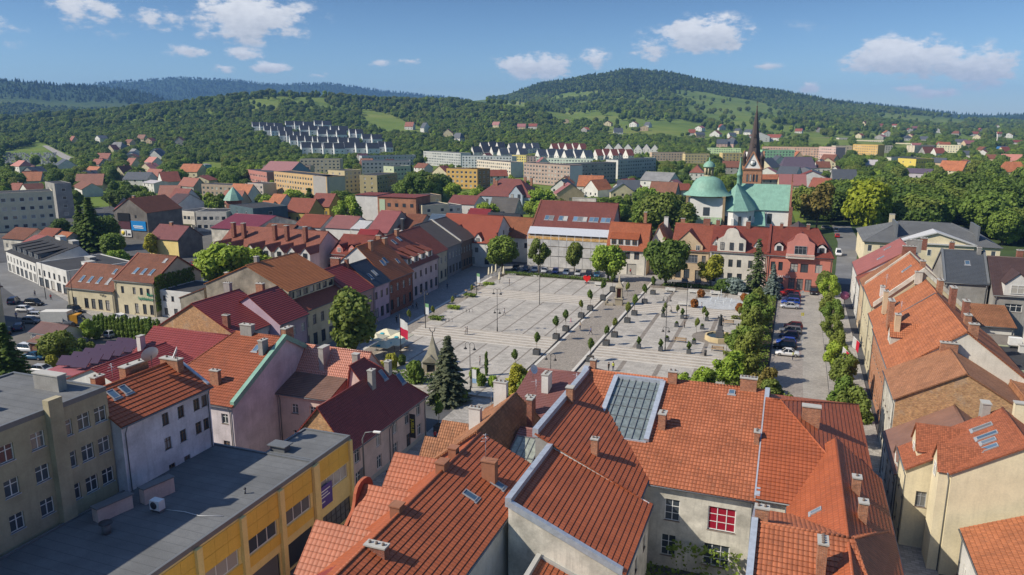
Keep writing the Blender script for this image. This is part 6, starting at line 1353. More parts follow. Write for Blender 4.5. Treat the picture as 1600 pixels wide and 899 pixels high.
block('pale grey-lilac hospital-like block in the middle distance', (566, 278), (642, 277), 13, 14, PAN((.48, .45, .46)), None, 4); block('long white-grey slab below the wooded hill', (662, 258), (720, 263), 14, 12, PAN((.46, .47, .46)), PAN((.68, .66, .62)), 5); block('second white-grey slab with a bright end wall', (722, 266), (800, 268), 13, 12, PAN((.46, .50, .52)), PAN((.68, .66, .62)), 5)
block('white and orange slab in front of the white-grey slabs', (745, 272), (798, 278), 12, 12, PAN((.64, .56, .46)), PAN((.66, .64, .6)), 4); block('orange four-storey block behind the white gabled hall', (698, 294), (746, 296), 13, 12, PAN((.60, .38, .12)), None, 4); block('brown end part of the orange four-storey block', (747, 296), (766, 294), 13, 12, PAN((.30, .19, .10)), None, 4, nwin=3)
block('small yellowish block among the park trees', (590, 306), (622, 300), 12, 12, PAN((.40, .34, .20)), None, 4); block('pale green low block left of the tall park trees', (616, 284), (642, 282), 11, 12, PAN((.50, .54, .38)), None, 3); block('low grey block behind the pale hospital-like block', (566, 260), (650, 258), 10, 12, PAN((.46, .48, .50)), None, 3)
block('yellow low block under the navy terraces', (800, 256), (822, 257), 9, 12, PAN((.62, .52, .18)), None, 3); block('pink low block under the navy terraces', (823, 257), (838, 257), 8, 10, PAN((.58, .42, .38)), None, 3); block('long pale mint block below the navy terraces', (838, 258), (926, 260), 7, 10, PAN((.55, .62, .55)), None, 2)
block('salmon block left of the church spire', (1018, 252), (1070, 252), 9.5, 12, PAN((.60, .44, .32)), None, 3); block('cream and yellow block left of the church spire', (1070, 256), (1108, 256), 10, 12, PAN((.60, .48, .26)), None, 3); block('yellow-cream block just left of the spire', (1128, 258), (1160, 258), 12, 12, PAN((.62, .48, .22)), None, 4); block('thin green-trimmed block behind the salmon block', (1104, 242), (1160, 243), 9, 12, PAN((.45, .60, .32)), None, 3)
block('mint-green block right of the church spire', (1192, 258), (1240, 258), 15, 12, PAN((.36, .62, .38)), None, 5); block('long salmon and white block right of the spire', (1190, 246), (1292, 248), 13, 12, PAN((.62, .40, .30)), None, 4); block('pink and white block beyond the mint-green block', (1278, 254), (1304, 256), 17, 12, PAN((.60, .42, .38)), None, 5)
block('cream and orange block in the right middle distance', (1304, 246), (1330, 246), 14, 12, PAN((.64, .56, .42)), None, 4); block('bright orange and cream block in the right middle distance', (1331, 246), (1370, 248), 16, 12, PAN((.64, .42, .14)), None, 5); block('white and orange block right of the bright orange one', (1371, 242), (1394, 242), 12, 12, PAN((.64, .58, .48)), None, 4)
block('yellow and white block on the rise behind the salmon block', (1262, 228), (1298, 228), 15, 12, PAN((.62, .54, .30)), None, 4); block('white and brown striped block on the rise', (1310, 229), (1330, 229), 15, 12, PAN((.60, .55, .50)), None, 4); block('long white and cream block on the rise', (1332, 230), (1384, 231), 12, 12, PAN((.64, .58, .44)), None, 4)
block('cream block half hidden by trees on the right', (1392, 232), (1426, 233), 9, 12, PAN((.62, .56, .40)), None, 3); block('cream block with brown stairwells on the right', (1428, 242), (1460, 241), 12, 12, PAN((.62, .54, .42)), None, 4); block('pale yellow block farthest right among the trees', (1462, 242), (1500, 243), 13, 12, PAN((.66, .60, .42)), None, 4)
block('modern school with a slanted yellow upper storey', (1430, 264), (1458, 263), 9, 20, PAN((.66, .52, .12)), None, 2); block('long low white hall behind the yellow school', (1392, 254), (1446, 253), 5, 20, PAN((.62, .60, .52)), None, 1); block('blue sports hall beside the tall thin chimney', (1548, 236), (1566, 237), 7, 20, PAN((.06, .20, .46)), None, 1)
t = thing('factory_chimney', 'tall thin striped factory chimney on the far right', 'chimney', at(1556, 234), 0); b = MB(); b.tube([(0, 0, 0), (0, 0, 26)], [1.3, .8], 12); b.build('shaft', PAN((.5, .46, .42)), t); b = MB(); b.tube([(0, 0, 24), (0, 0, 28)], [.95, .85], 12); b.build('top_band', plain((.4, .12, .08), .8), t)
t = hS('sports_hall', 'sports hall with a wide mauve roof and blue truss gable in the left middle ground', (388, 270), (468, 268), 8, 15, 26, wall=PAN((.20, .28, .36)), roof=sheet((.30, .14, .13), .6, .5, .2)); block('red and white striped low wing of the sports hall', (386, 284), (418, 290), 9, 12, PAN((.45, .2, .17)), None, 2); block('low brick-grey slab in front of the sports hall', (316, 306), (370, 309), 7, 10, PAN((.36, .28, .22)), PAN((.62, .55, .36)), 2); block('low white slab beside the copper-capped tower', (388, 304), (412, 306), 7, 10, PAN((.48, .42, .38)), None, 2)
# white terraces with navy roofs on the hill (rows of stepped units)
for k, (x0, y0, x1, n_, s_) in enumerate([(470, 242, 520, 3, 1.05), (505, 243, 536, 2, 1.05), (537, 242, 590, 3, 1.0), (590, 241, 612, 2, .95), (452, 230, 500, 4, .95), (496, 232, 560, 4, .95), (436, 222, 480, 4, .85), (496, 219, 540, 3, .85), (565, 227, 595, 2, .9), (545, 218, 566, 2, .85), (412, 213, 455, 4, .8), (468, 212, 512, 3, .8), (516, 212, 542, 2, .8), (394, 206, 440, 4, .75), (446, 204, 488, 3, .75), (491, 203, 516, 2, .75)]):
    for i in range(n_):
        f = (i + .5) / n_; p = hit(x0 + (x1 - x0) * f, y0 + .6 * i)
        if p is None: continue
        wpx = (x1 - x0) / n_; w = wpx * p.length / FPX * 1.03
        house('terrace_house', 'white gabled unit of the stepped terraces with navy roofs below the wooded hill', 'house', 0, w, 0, 11, p.z + 8.2, p.z + 15.0, 'u', wall=PAN((.70, .71, .72)), roof=BLK, rz=TH + R(24), world=(p.x, p.y + 5), z0=p.z - 1, ov=.05, wins={'S': [(2, p.z + 1, 1.4, 1.5, 'd'), (2, p.z + 4.2, 1.4, 1.5, 'd')]}, group='white terraces below the wooded hill', para=[('0', .4, .22, M_WHITE)])
for k, (x0, y, n_, rf, dx) in enumerate([(744, 246, 3, BLK, 15), (786, 249, 3, SLATE, 15), (800, 240, 4, SLATE, 12), (846, 251, 3, SLATE, 15), (888, 253, 3, SLATE, 15), (866, 240, 5, RED2, 11), (935, 251, 5, RED2, 12), (952, 240, 3, BLK, 15), (998, 241, 3, BLK, 13), (756, 238, 3, BLK, 13)]):
    for i in range(n_):
        p = hit(x0 + dx * i, y - (i % 2))
        if p is None: continue
        w = dx * p.length / FPX
        lab = 'white terrace house with a bright red roof on the far slope' if rf is RED2 else 'white terrace house with a near-black roof on the far slope' if rf is BLK else 'white terrace house with a slate-grey roof on the far slope'
        house('terrace_house', lab, 'house', 0, w * .96, 0, 11, p.z + 5.4, p.z + 12.5, 'v' if k in (7, 8) else 'u', wall=PAN((.70, .68, .65)), roof=rf, rz=TH + R(-14 if k in (7, 8) else 26), world=(p.x, p.y + 5), z0=p.z - 1, ov=.1, para=[], wins={'S': [(2, p.z + 1, 1.2, 1.4, 'd'), (2, p.z + 3.6, 1.2, 1.3, 'd')], 'W': [(2, p.z + 3.6, 1.2, 1.4, 'd')]}, group='red-roofed far terraces' if rf is RED2 else 'black-roofed far terraces' if rf is BLK else 'grey-roofed far terraces')
# ---------------------------------------------------------------- detached houses among the trees (picture point of the base, size, colours)
SIM = [('white house with a long salmon roof near the left edge', 30, 272, 15, 10, 6, 9.4, 'W', 'S'), ('grey gabled house below the salmon roof at the left', 48, 284, 14, 10, 4, 9, 'G', 'K'), ('white villa with a dark pitched roof on the left slope', 96, 270, 15, 12, 5.6, 9.6, 'W', 'K'), ('red-roofed cottage on the left slope', 160, 254, 12, 9, 3.6, 8, 'W', 'R'), ('pale house high in the woods on the left', 156, 224, 12, 9, 6, 9, 'W', 'K'), ('grey-roofed house amid the wooded left slope', 182, 236, 14, 10, 4, 9, 'G', 'G'), ('house with a broad grey roof beside the slate villa', 207, 248, 15, 11, 4, 9, 'W', 'G'),
       ('slate villa with a steep dark gable', 243, 252, 13, 10, 4, 10, 'W', 'K'), ('white house with a pinkish roof right of the slate villa', 237, 262, 12, 9, 4.6, 8.4, 'W', 'S'), ('cube house with a sandy tiled hipped roof by the meadow', 298, 284, 13, 11, 6.4, 10.6, 'C', 'O'), ('small blue kiosk on the meadow', 321, 264, 8, 5, 3.4, 3.9, 'B', 'G'), ('grey-roofed bungalow behind the billboard house', 214, 294, 14, 10, 5, 8.6, 'W', 'K'), ('white cube house with a flat pale roof on the left', 240, 302, 11, 9, 5.4, 6.2, 'W', 'P'), ('house with a steep brown gable among dark trees', 190, 284, 9, 9, 4, 9.6, 'C', 'N'),
       ('long low brown barn behind the pale yellow flats', 130, 306, 22, 9, 4, 6.6, 'W', 'N'), ('small red-roofed house at the far left middle', 22, 308, 10, 8, 3.6, 6.6, 'W', 'R'), ('low brown-roofed house at the far left middle', 45, 310, 11, 8, 3.6, 6.8, 'W', 'N'), ('white farmhouse at the bright field edge', 640, 203, 12, 9, 5, 11, 'W', 'R'), ('tall white gabled house beside the farmhouse', 664, 208, 9, 10, 7, 14, 'W', 'K'), ('yellow gabled house with a red roof below the woods', 700, 214, 14, 9, 4, 10, 'C', 'R'), ('white gabled house with a navy roof below the woods', 716, 222, 13, 10, 5, 11, 'W', 'K'),
       ('orange-roofed cottage among trees right of the school', 925, 303, 12, 10, 4, 9, 'W', 'O'), ('orange-roofed house with a white gable right of the cottage', 936, 308, 9, 10, 4, 8.4, 'W', 'O'), ('white house with a black roof half hidden by trees', 984, 312, 10, 11, 5, 9, 'W', 'K'), ('large pale villa hidden in the trees before the church', 1034, 300, 16, 12, 6, 10, 'W', 'G'), ('white gabled house left of the church dome', 1092, 284, 8, 11, 6, 10, 'W', 'R'), ('tiny white house on the green slope', 1013, 200, 9, 8, 4, 9, 'W', 'K'), ('tiny white house with a red roof on the green slope', 1082, 212, 9, 8, 4, 9, 'W', 'R'),
       ('house with a red hipped roof on the slope left of the spire', 1120, 214, 14, 10, 4, 9, 'W', 'R'), ('pink twin-gabled house left of the spire', 1130, 232, 12, 12, 6, 11, 'S', 'K'), ('second pink gabled house left of the spire', 1146, 232, 11, 12, 6, 11, 'S', 'K'), ('big white school with a red roof on the slope behind the spire', 1188, 222, 24, 14, 8, 13, 'W', 'R'), ('white house with a bright red hipped roof right of the spire', 1212, 222, 18, 12, 6, 10, 'W', 'R'), ('grey house with a mauve roof beneath the spire', 1146, 272, 12, 10, 5, 9, 'G', 'N'), ('brown-roofed house right of the church tower', 1202, 272, 14, 12, 5, 11, 'C', 'K'),
       ('wide house with a dark violet roof right of the church', 1250, 272, 22, 12, 4.6, 12, 'W', 'V'), ('white gabled house right of the church roof', 1238, 286, 11, 12, 5, 9.6, 'W', 'K'), ('crimson mansard house with three white dormers', 1272, 294, 19, 11, 5, 9.4, 'W', 'D'), ('beige gabled house before the pink block', 1300, 260, 11, 11, 5, 9.6, 'C', 'N'), ('small white gabled house with a brown roof', 1288, 270, 9, 9, 4, 8, 'W', 'N'), ('low terrace with a dark slate roof and skylights', 1262, 282, 20, 10, 4.4, 8, 'W', 'K'), ('pinkish cottage deep in the park trees', 1362, 264, 10, 8, 3.4, 7, 'S', 'P'),
       ('villa with a steep orange roof deep in the trees', 1496, 278, 14, 11, 5, 11, 'C', 'O'), ('house with a mauve roof behind the steep orange roof', 1515, 270, 14, 11, 5, 9, 'W', 'N'), ('house with a rust roof at the far right', 1585, 258, 14, 10, 4, 9, 'W', 'S'), ('orange-roofed house at the right edge', 1588, 280, 13, 11, 5, 11, 'C', 'O'), ('chalet with a steep dark gable on the fields', 1352, 198, 10, 9, 4, 11, 'C', 'R'), ('red house on the fields', 1377, 199, 10, 8, 3.6, 7, 'S', 'R'), ('low red-roofed farm on the fields', 1398, 199, 14, 8, 3.4, 6.4, 'W', 'R'), ('white farmhouse on the right slope', 1467, 208, 12, 9, 5, 8, 'W', 'P'),
       ('dark-roofed farm on the right slope', 1496, 212, 12, 9, 4, 8, 'G', 'N'), ('red-roofed farm on the right slope', 1524, 213, 13, 9, 4, 8, 'W', 'R'), ('red and white house at the far right', 1578, 216, 13, 9, 5, 9, 'W', 'R'), ('white house with a low roof at the far right', 1590, 228, 14, 9, 5, 7.6, 'W', 'D'), ('grey house amid hedges on the right', 1445, 222, 12, 9, 4, 8, 'G', 'K'), ('slate-roofed house amid hedges on the right', 1420, 220, 12, 9, 4, 8, 'W', 'K'), ('dusky-roofed bungalow behind the manor trees', 1440, 280, 18, 9, 4, 6.6, 'P', 'V')]
WL = {'W': WHT, 'G': GRY, 'C': CREAM, 'B': plaster((.2, .4, .55), .1), 'S': plaster((.58, .4, .34), .15), 'P': plaster((.5, .46, .52), .15)}
RF = {'S': sheet((.42, .17, .13), .5, .6, .2), 'K': SLATE, 'R': RED2, 'G': felt((.2, .2, .2)), 'O': OR3, 'P': sheet((.45, .42, .42), .5, .6, .2), 'N': BRN, 'V': sheet((.10, .075, .10), .5, .5, .3), 'D': RED}
for i, (lb, px, py, w, d, e, r, wl, rf) in enumerate(SIM):
    simple(lb, px, py, w, d, e, r, R([-18, 4, -30, 12][i % 4]), WL[wl], RF[rf], 'v' if i % 3 == 1 else 'u', None, chim=1 if i % 2 else 0, hip=(3, 3) if i % 5 == 0 else (0, 0))

# more small houses among the trees, alike within each neighbourhood
ri = random.Random(12)
INF = [(0, 262, 300, 300, 11, 'on the far left'), (240, 292, 420, 330, 6, 'in the left middle ground'), (90, 222, 330, 256, 9, 'on the wooded left slope'), (1180, 252, 1330, 302, 13, 'right of the church'), (1400, 222, 1600, 262, 14, 'in the far right distance'), (1090, 200, 1600, 224, 20, 'on the right-hand hillside'), (640, 190, 1060, 214, 9, 'on the slope behind the flats'), (880, 296, 1075, 320, 8, 'in the green belt left of the church'), (560, 255, 1010, 300, 10, 'between the blocks of flats')]
KINDS = [('red', RED2, 5), ('orange', OR3, 3), ('dark', SLATE, 3), ('brown', BRN, 2), ('mauve', sheet((.28, .11, .10), .5, .5, .2), 2)]
for (x0, y0, x1, y1, n, where) in INF:
    k = 0
    for tr in range(n * 30):
        if k >= n: break
        px, py = ri.uniform(x0, x1), ri.uniform(y0, y1); p = hit(px, py)
        if p is None or any(math.hypot(h[0] - p.x, h[1] - p.y) < h[2] + 12 for h in HOUSES): continue
        nm, rf, _ = ri.choices(KINDS, [q[2] for q in KINDS])[0]; w, d, e, r = ri.uniform(11, 17), ri.uniform(9, 12), ri.uniform(3.6, 6.2), ri.uniform(8.4, 11.5)
        t = house('house', 'small house with %s %s roof among trees %s' % ('an' if nm == 'orange' else 'a', nm, where), 'house', 0, w, 0, d, e + p.z, r + p.z, ri.choice('uv'), wall=ri.choice([WHT, WHT, CREAM, GRY, SAND]), roof=rf, rz=R(ri.uniform(-35, 35)), world=(p.x, p.y), z0=p.z - .4, ov=.4, group='small %s-roofed houses %s' % (nm, where), wins={'S': [(3, z + p.z, 1.2, 1.4, 'd') for z in ((1.0, 3.8) if e > 5.2 else (1.0,))], 'W': [(2, 1.0 + p.z, 1.1, 1.3, 'd')]})
        if ri.random() < .6: chimney(t, ri.uniform(-.25, .25) * w, .4, r + .9, .9, .8, 2.0, M_BRICKCH, 0)
        k += 1
# ---------------------------------------------------------------- single trees
tree(785, 424, 'round', 'mid', 11.6, 'full round dark green tree left on the north edge of the square'); tree(842, 430, 'loose', 'olive', 11, 'airy pale tree before the left part of the scaffolding', wide=.85); tree(897, 430, 'loose', 'olive', 10, 'airy pale tree before the right part of the scaffolding', wide=.8)
tree(950, 441, 'round', 'bright', 11.4, 'bright green round tree left of the walkway end'); tree(1040, 449, 'wide', 'dark', 13.5, 'broad dark tree right of the walkway end', wide=.92); tree(1110, 452, 'loose', 'yellow', 9.6, 'yellow-green slender tree in front of the white scrolled gable', wide=1.05)
tree(1181, 458, 'sparse_conifer', 'spruce', 14.6, 'tall thin brownish spruce before the pink corner house', name='spruce_tree', wide=.85); tree(1206, 466, 'conifer', 'blue', 9, 'blue spruce beside the parked red cars', name='spruce_tree'); tree(1147, 461, 'ball', 'blue', 4.6, 'low blue-green spreading conifer bush behind the fountain', name='conifer_bush', cat='bush', wide=1.3); tree(1130, 459, 'ball', 'dark', 4.0, 'low dark bush behind the fountain benches', name='bush', cat='bush', wide=1.3)
tree(553, 567, 'oval', 'olive', 14.2, 'tall olive-green tree at the left edge of the square by the parasols', wide=1.05); tree(359, 462, 'wide', 'bright', 14, 'very broad bright green tree behind the concrete gable', wide=1.0); tree(395, 452, 'wide', 'bright', 11, 'lower broad green tree beside the very broad one')
tree(701, 628, 'conifer', 'bluegreen', 11.2, 'grey-green spruce by the stone well house', name='spruce_tree', wide=1.15)
for (u, v, h, k, c) in [(-7.4, 121, 8.2, 'loose', 'bright'), (-5.4, 128, 9.6, 'multi', 'olive'), (-6.6, 136, 8.2, 'loose', 'mid'), (-5.6, 148, 9.4, 'multi', 'olive'), (-5.0, 157, 10, 'loose', 'mid'), (-5.8, 166, 9, 'multi', 'olive'), (-11.0, 116, 6.6, 'loose', 'bright'), (-1.9, 119, 6.6, 'loose', 'autumn'), (-.2, 110.5, 7.4, 'loose', 'olive')]:
    tree_at(wxy(u, v, .2), k, c, h * .95, 'leafy tree in the row between the square and the parked cars', 'trees between square and parking')
for i, (v, h) in enumerate([(107, 8.4), (116, 8.8), (127, 7.6), (136, 7.0), (146, 7.6), (157, 6.6), (168, 7.2), (180, 7.4), (191, 8.0), (203, 7.0)]):
    tree_at(wxy(9.9 - (.6 if i % 2 else 0), v, .1), ['loose', 'multi', 'loose'][i % 3], ['olive', 'mid', 'olive', 'bright', 'olive'][i % 5], h * (.82 if i % 3 == 1 else 1), 'small street tree along the right-hand pavement', 'street trees along the right-hand pavement', wide=.92)
for u, v, h, c in [(-38.4, 106, 6.4, 'yellow'), (-36.6, 105, 5.6, 'mid'), (-17.5, 105, 6.6, 'bright'), (-13.2, 104.5, 8.2, 'bright'), (-10.6, 105.2, 7.6, 'bright')]: tree_at(wxy(u, v, .2), 'multi', c, h, 'young bushy tree just behind the orange roof ridge', 'bushy trees on the south edge of the square')
for i in range(17): tree_at(wxy(-135.2 + .97 * i, 111.6 + .1 * i, 0), 'column', 'thuja', 4.6 + .3 * (i % 3), 'narrow clipped thuja in the hedge row beside the parking lot', 'thuja hedge by the parking lot', name='thuja', cat='thuja')
for a in [(16, 600, 'conifer', 'dark', 11, 'dark conifer at the left edge in front of the parked cars', 1.3), (95, 566, 'round', 'olive', 6.4, 'rounded olive bush-like tree by the small garage', 1.2), (140, 536, 'oval', 'bright', 5, 'small bright tree left of the thuja hedge', 1), (146, 392, 'conifer', 'dark', 19, 'tallest dark conifer left of the billboard house', 1.2), (130, 390, 'conifer', 'dark', 16, 'dark conifer beside the tallest one', 1.2), (168, 386, 'round', 'dark', 12, 'dark tree in front of the billboard house', .9), (178, 404, 'round', 'mid', 9, 'round tree at the car park beside the modern white building', 1.1), (186, 424, 'round', 'bright', 7, 'bright tree left of the ivy-covered shop house', 1.1), (238, 402, 'oval', 'yellow', 8, 'yellow-leaved tree by the yellow-fronted square house', 1.1), (96, 372, 'round', 'dark', 8, 'dark tree by the end of the pale yellow flats', 1),
          (1275, 362, 'loose', 'autumn', 20, 'tall autumn-tinted tree beside the road right of the church', 1.0), (1352, 372, 'round', 'lime', 24, 'big lime-green tree left of the manor', .9), (1298, 352, 'round', 'dark', 16, 'dark tree between the autumn-tinted and the lime-green tree', 1), (545, 366, 'loose', 'bright', 15, 'pale green tree in the yards below the orange block', 1.1), (486, 350, 'conifer', 'dark', 16, 'dark tree in front of the ochre house', 1.3), (1035, 372, 'round', 'olive', 19, 'big olive tree left of the domed chapel', 1.1), (1058, 374, 'round', 'olive', 15, 'olive tree touching the domed chapel', 1.1), (1010, 366, 'round', 'mid', 14, 'green tree behind the orange mansard house', 1.1), (1480, 356, 'multi', 'olive', 9, 'young tree on the slope right of the manor', 1)]:
    tree(*a[:6], wide=a[6], name='conifer_tree' if a[2] == 'conifer' else 'tree')
for (px, py, h, c) in [(612, 578, 3.2, 'yellow'), (600, 590, 3.0, 'yellow'), (628, 572, 2.2, 'dark'), (575, 612, 3.4, 'yellow'), (650, 600, 4.2, 'mid'), (742, 596, 2.6, 'bright'), (752, 604, 2.4, 'mid'), (770, 606, 2.2, 'bright'), (684, 630, 2.0, 'mid'), (724, 628, 2.0, 'mid'), (1328, 640, 2.4, 'yellow')]:
    tree(px, py, 'ball', c, h, 'leafy shrub in the planted south-west corner of the square' if px < 1000 else 'yellow-green shrub on the right-hand pavement', 'shrubs at the south-west corner' if px < 1000 else None, name='shrub', cat='shrub', wide=.75, z=.2)
for i in range(16): tree(1545 + 7 * i + 9 * (i % 3), 372 + 4 * (i % 4), ['round', 'wide', 'oval'][i % 3], ['mid', 'olive', 'dark'][i % 3], 11 + i % 4, 'tree on the bank right of the manor', 'trees on the bank right of the manor')
for px, py, h, c in [(82, 575, 2.6, 'yellow'), (104, 584, 2.4, 'bright'), (122, 570, 3.2, 'mid'), (142, 556, 2.8, 'olive'), (128, 545, 2.2, 'mid'), (70, 560, 3, 'dark'), (150, 530, 3, 'mid')]: tree(px, py, 'ball', c, h, 'garden shrub between the parking lot and the solar roof', 'shrubs by the parking lot', name='shrub', cat='shrub', wide=.8)
# scattered town trees
HA = np.array([(h[0], h[1], h[2], h[3], h[4], h[5]) for h in HOUSES]); HD = np.hypot(HA[:, 0], HA[:, 1])
hz_ = HA[:, 2] * 0
def pxy(X, Y, Z):
    z = Z - CAM_H; d = Y * cP - z * sP; u = Y * sP + z * cP; return 800 + FPX * X / d, 449.5 - FPX * u / d
HPX, HPY = pxy(HA[:, 0], HA[:, 1], HA[:, 3]); HHW = FPX * HA[:, 5] / HD * .5
def ok_tree(x, y, z, h, rr, tol=.45):
    d = math.hypot(x, y)
    if np.any(np.hypot(HA[:, 0] - x, HA[:, 1] - y) < HA[:, 2] * .72 + rr * .7): return False
    tp = pxy(x, y, z + h); hw = FPX * rr / d
    HT = HPY - FPX * HA[:, 4] / HD
    m = (HD > d) & (np.abs(HPX - tp[0]) < HHW * .9 + hw * .6) & (tp[1] < HPY - (HPY - HT) * tol) & (HD < d + 260)
    return not np.any(m)
rt = random.Random(5); NT_ = 0
ZONES = [(0, 255, 420, 330, 60, 'garden tree among the houses of the left hillside', 'garden trees on the left hillside', 'ndk'), (300, 300, 560, 345, 22, 'tree in the yards of the left middle ground', 'yard trees of the left middle ground', 'ndk'), (575, 285, 705, 315, 24, 'tall dark tree of the small park before the slab blocks', 'park trees before the slab blocks', 'big'), (700, 300, 830, 352, 12, 'tree near the school', 'trees near the school', 'ndk'),
         (826, 318, 1010, 366, 40, 'tree in the green belt behind the scaffolded building', 'green belt behind the north side', 'ndk'), (1000, 285, 1075, 330, 16, 'tree in the green belt left of the church', 'green belt left of the church', 'ndk'), (1240, 300, 1330, 345, 22, 'tree in the park right of the church', 'park trees right of the church', 'big'), (1380, 285, 1640, 348, 64, 'dark tree in the wooded park behind the manor', 'wooded park behind the manor', 'big'), (1395, 346, 1640, 374, 30, 'dark tree in the wooded park behind the manor', 'wooded park behind the manor', 'big'), (1322, 330, 1400, 352, 8, 'tree in the park right of the church', 'park trees right of the church', 'big'), (1560, 372, 1640, 384, 6, 'tree on the bank right of the manor', 'trees on the bank right of the manor', 'ndk')]
for (x0, y0, x1, y1, n, lb, gr, kd) in ZONES:
    k = 0
    for tr in range(n * 14):
        if k >= n: break
        px, py = rt.uniform(x0, x1), rt.uniform(y0, y1); p = at(px, py)
        h = rt.uniform(7, 12) if kd == 'ndk' else rt.uniform(13, 19)
        if not ok_tree(p.x, p.y, 0, h, h * .38): continue
        kind = rt.choice(['round', 'oval', 'wide', 'loose', 'round'] if kd == 'ndk' else ['round', 'round', 'oval', 'wide']); c = rt.choice(['mid', 'mid', 'dark', 'dark', 'olive', 'bright', 'mid'] if kd == 'ndk' else ['dark', 'mid', 'dark', 'olive'])
        tree_at(p, kind, c, h, lb, gr, wide=rt.uniform(.9, 1.2)); k += 1
# ---------------------------------------------------------------- woods (uncountable): points carrying copies of crowns
FIELDS = [([(563, 172), (600, 178), (645, 196), (668, 208), (600, 202), (572, 190)], 0), ([(1040, 139), (1085, 142), (1190, 162), (1225, 180), (1150, 173), (1080, 158)], .04), ([(1068, 164), (1140, 172), (1240, 203), (1335, 228), (1300, 233), (1190, 208), (1080, 178)], .14), ([(985, 194), (1060, 187), (1105, 199), (1040, 207)], .1), ([(1360, 176), (1440, 181), (1525, 189), (1470, 193), (1380, 186)], .05), ([(870, 171), (960, 179), (1045, 197), (1000, 199), (900, 186)], .2), ([(1200, 193), (1380, 212), (1405, 234), (1320, 228)], .35),
          ([(728, 152), (822, 162), (822, 168), (738, 159)], .02), ([(388, 156), (436, 159), (436, 167), (388, 165)], .1), ([(300, 252), (352, 256), (352, 284), (306, 280)], .02), ([(526, 274), (560, 274), (566, 302), (530, 302)], .02), ([(0, 238), (70, 226), (128, 256), (60, 264), (0, 264)], .0), ([(960, 130), (1020, 136), (1050, 142), (1000, 140)], .3), ([(1400, 186), (1600, 182), (1600, 178), (1480, 178)], .3), ([(1480, 196), (1600, 190), (1600, 200), (1500, 204)], .3)]
def inpoly(x, y, P):
    r = np.zeros(len(x), bool)
    for i in range(len(P)):
        (x0, y0), (x1, y1) = P[i], P[(i + 1) % len(P)]
        c = ((y0 > y) != (y1 > y)) & (x < (x1 - x0) * (y - y0) / ((y1 - y0) or 1e-9) + x0); r ^= c
    return r
def wood_points(n, d0, d1, seed, hmin, hmax, amax=40):
    g = np.random.default_rng(seed); D = np.sqrt(g.uniform(d0 ** 2, d1 ** 2, n)); A = np.radians(g.uniform(-amax, amax, n))
    X, Y = D * np.sin(A), D * np.cos(A); Z = terrain(X, Y) - .6; Hh = g.uniform(hmin, hmax, n)
    px, py = pxy(X, Y, Z); k = np.ones(n, bool)
    for P, den in FIELDS:
        m = inpoly(px, py, P) | inpoly(px, py - FPX * Hh * .8 / D, P); k &= ~m | (g.random(n) < den)
    ex = np.sin(X * .0105 + Y * .0042 + 1.3 * np.sin(Y * .0031)) + .7 * np.sin(Y * .0138 - X * .0021 + 2.0) + .35 * np.sin(X * .037) * np.sin(Y * .029)     # strips of pasture on the right-hand slope
    k &= ~((px > 860) & (D > 1150) & (D < 2900) & (py > 132) & (ex > .62) & (g.random(n) > .06))
    k &= ~((px > 860) & (D > 1150) & (D < 2900) & (py > 132) & (ex > .25) & (g.random(n) > .55))
    k &= ~((px < 860) & (D > 1300) & (D < 2100) & (ex > 1.15) & (g.random(n) > .3))
    # town side: thin out
    k &= ~((D < 620) & (g.random(n) < .35))
    k &= ~((px > 700) & (px < 1320) & (D < 900) & (g.random(n) < .45))
    X, Y, Z, Hh, D, px, py = (q[k] for q in (X, Y, Z, Hh, D, px, py)); keep = np.ones(len(X), bool)
    tpy = py - FPX * Hh / D; hw = FPX * Hh * .35 / D; HT = HPY - FPX * HA[:, 4] / HD
    for i in range(len(HA)):
        if HD[i] < 330: continue
        keep &= np.hypot(X - HA[i, 0], Y - HA[i, 1]) > HA[i, 2] * .75 + 3.5
        keep &= ~((D < HD[i]) & (D > HD[i] - 420) & (np.abs(px - HPX[i]) < HHW[i] * .95 + hw * .8) & (tpy < HPY[i] - (HPY[i] - HT[i]) * .22))
    keep &= ~((np.abs((px - 65) * 28 - (py - 228) * 60) < 240) & (px > 55) & (px < 130) & (py < 258))
    return X[keep], Y[keep], Z[keep], Hh[keep]
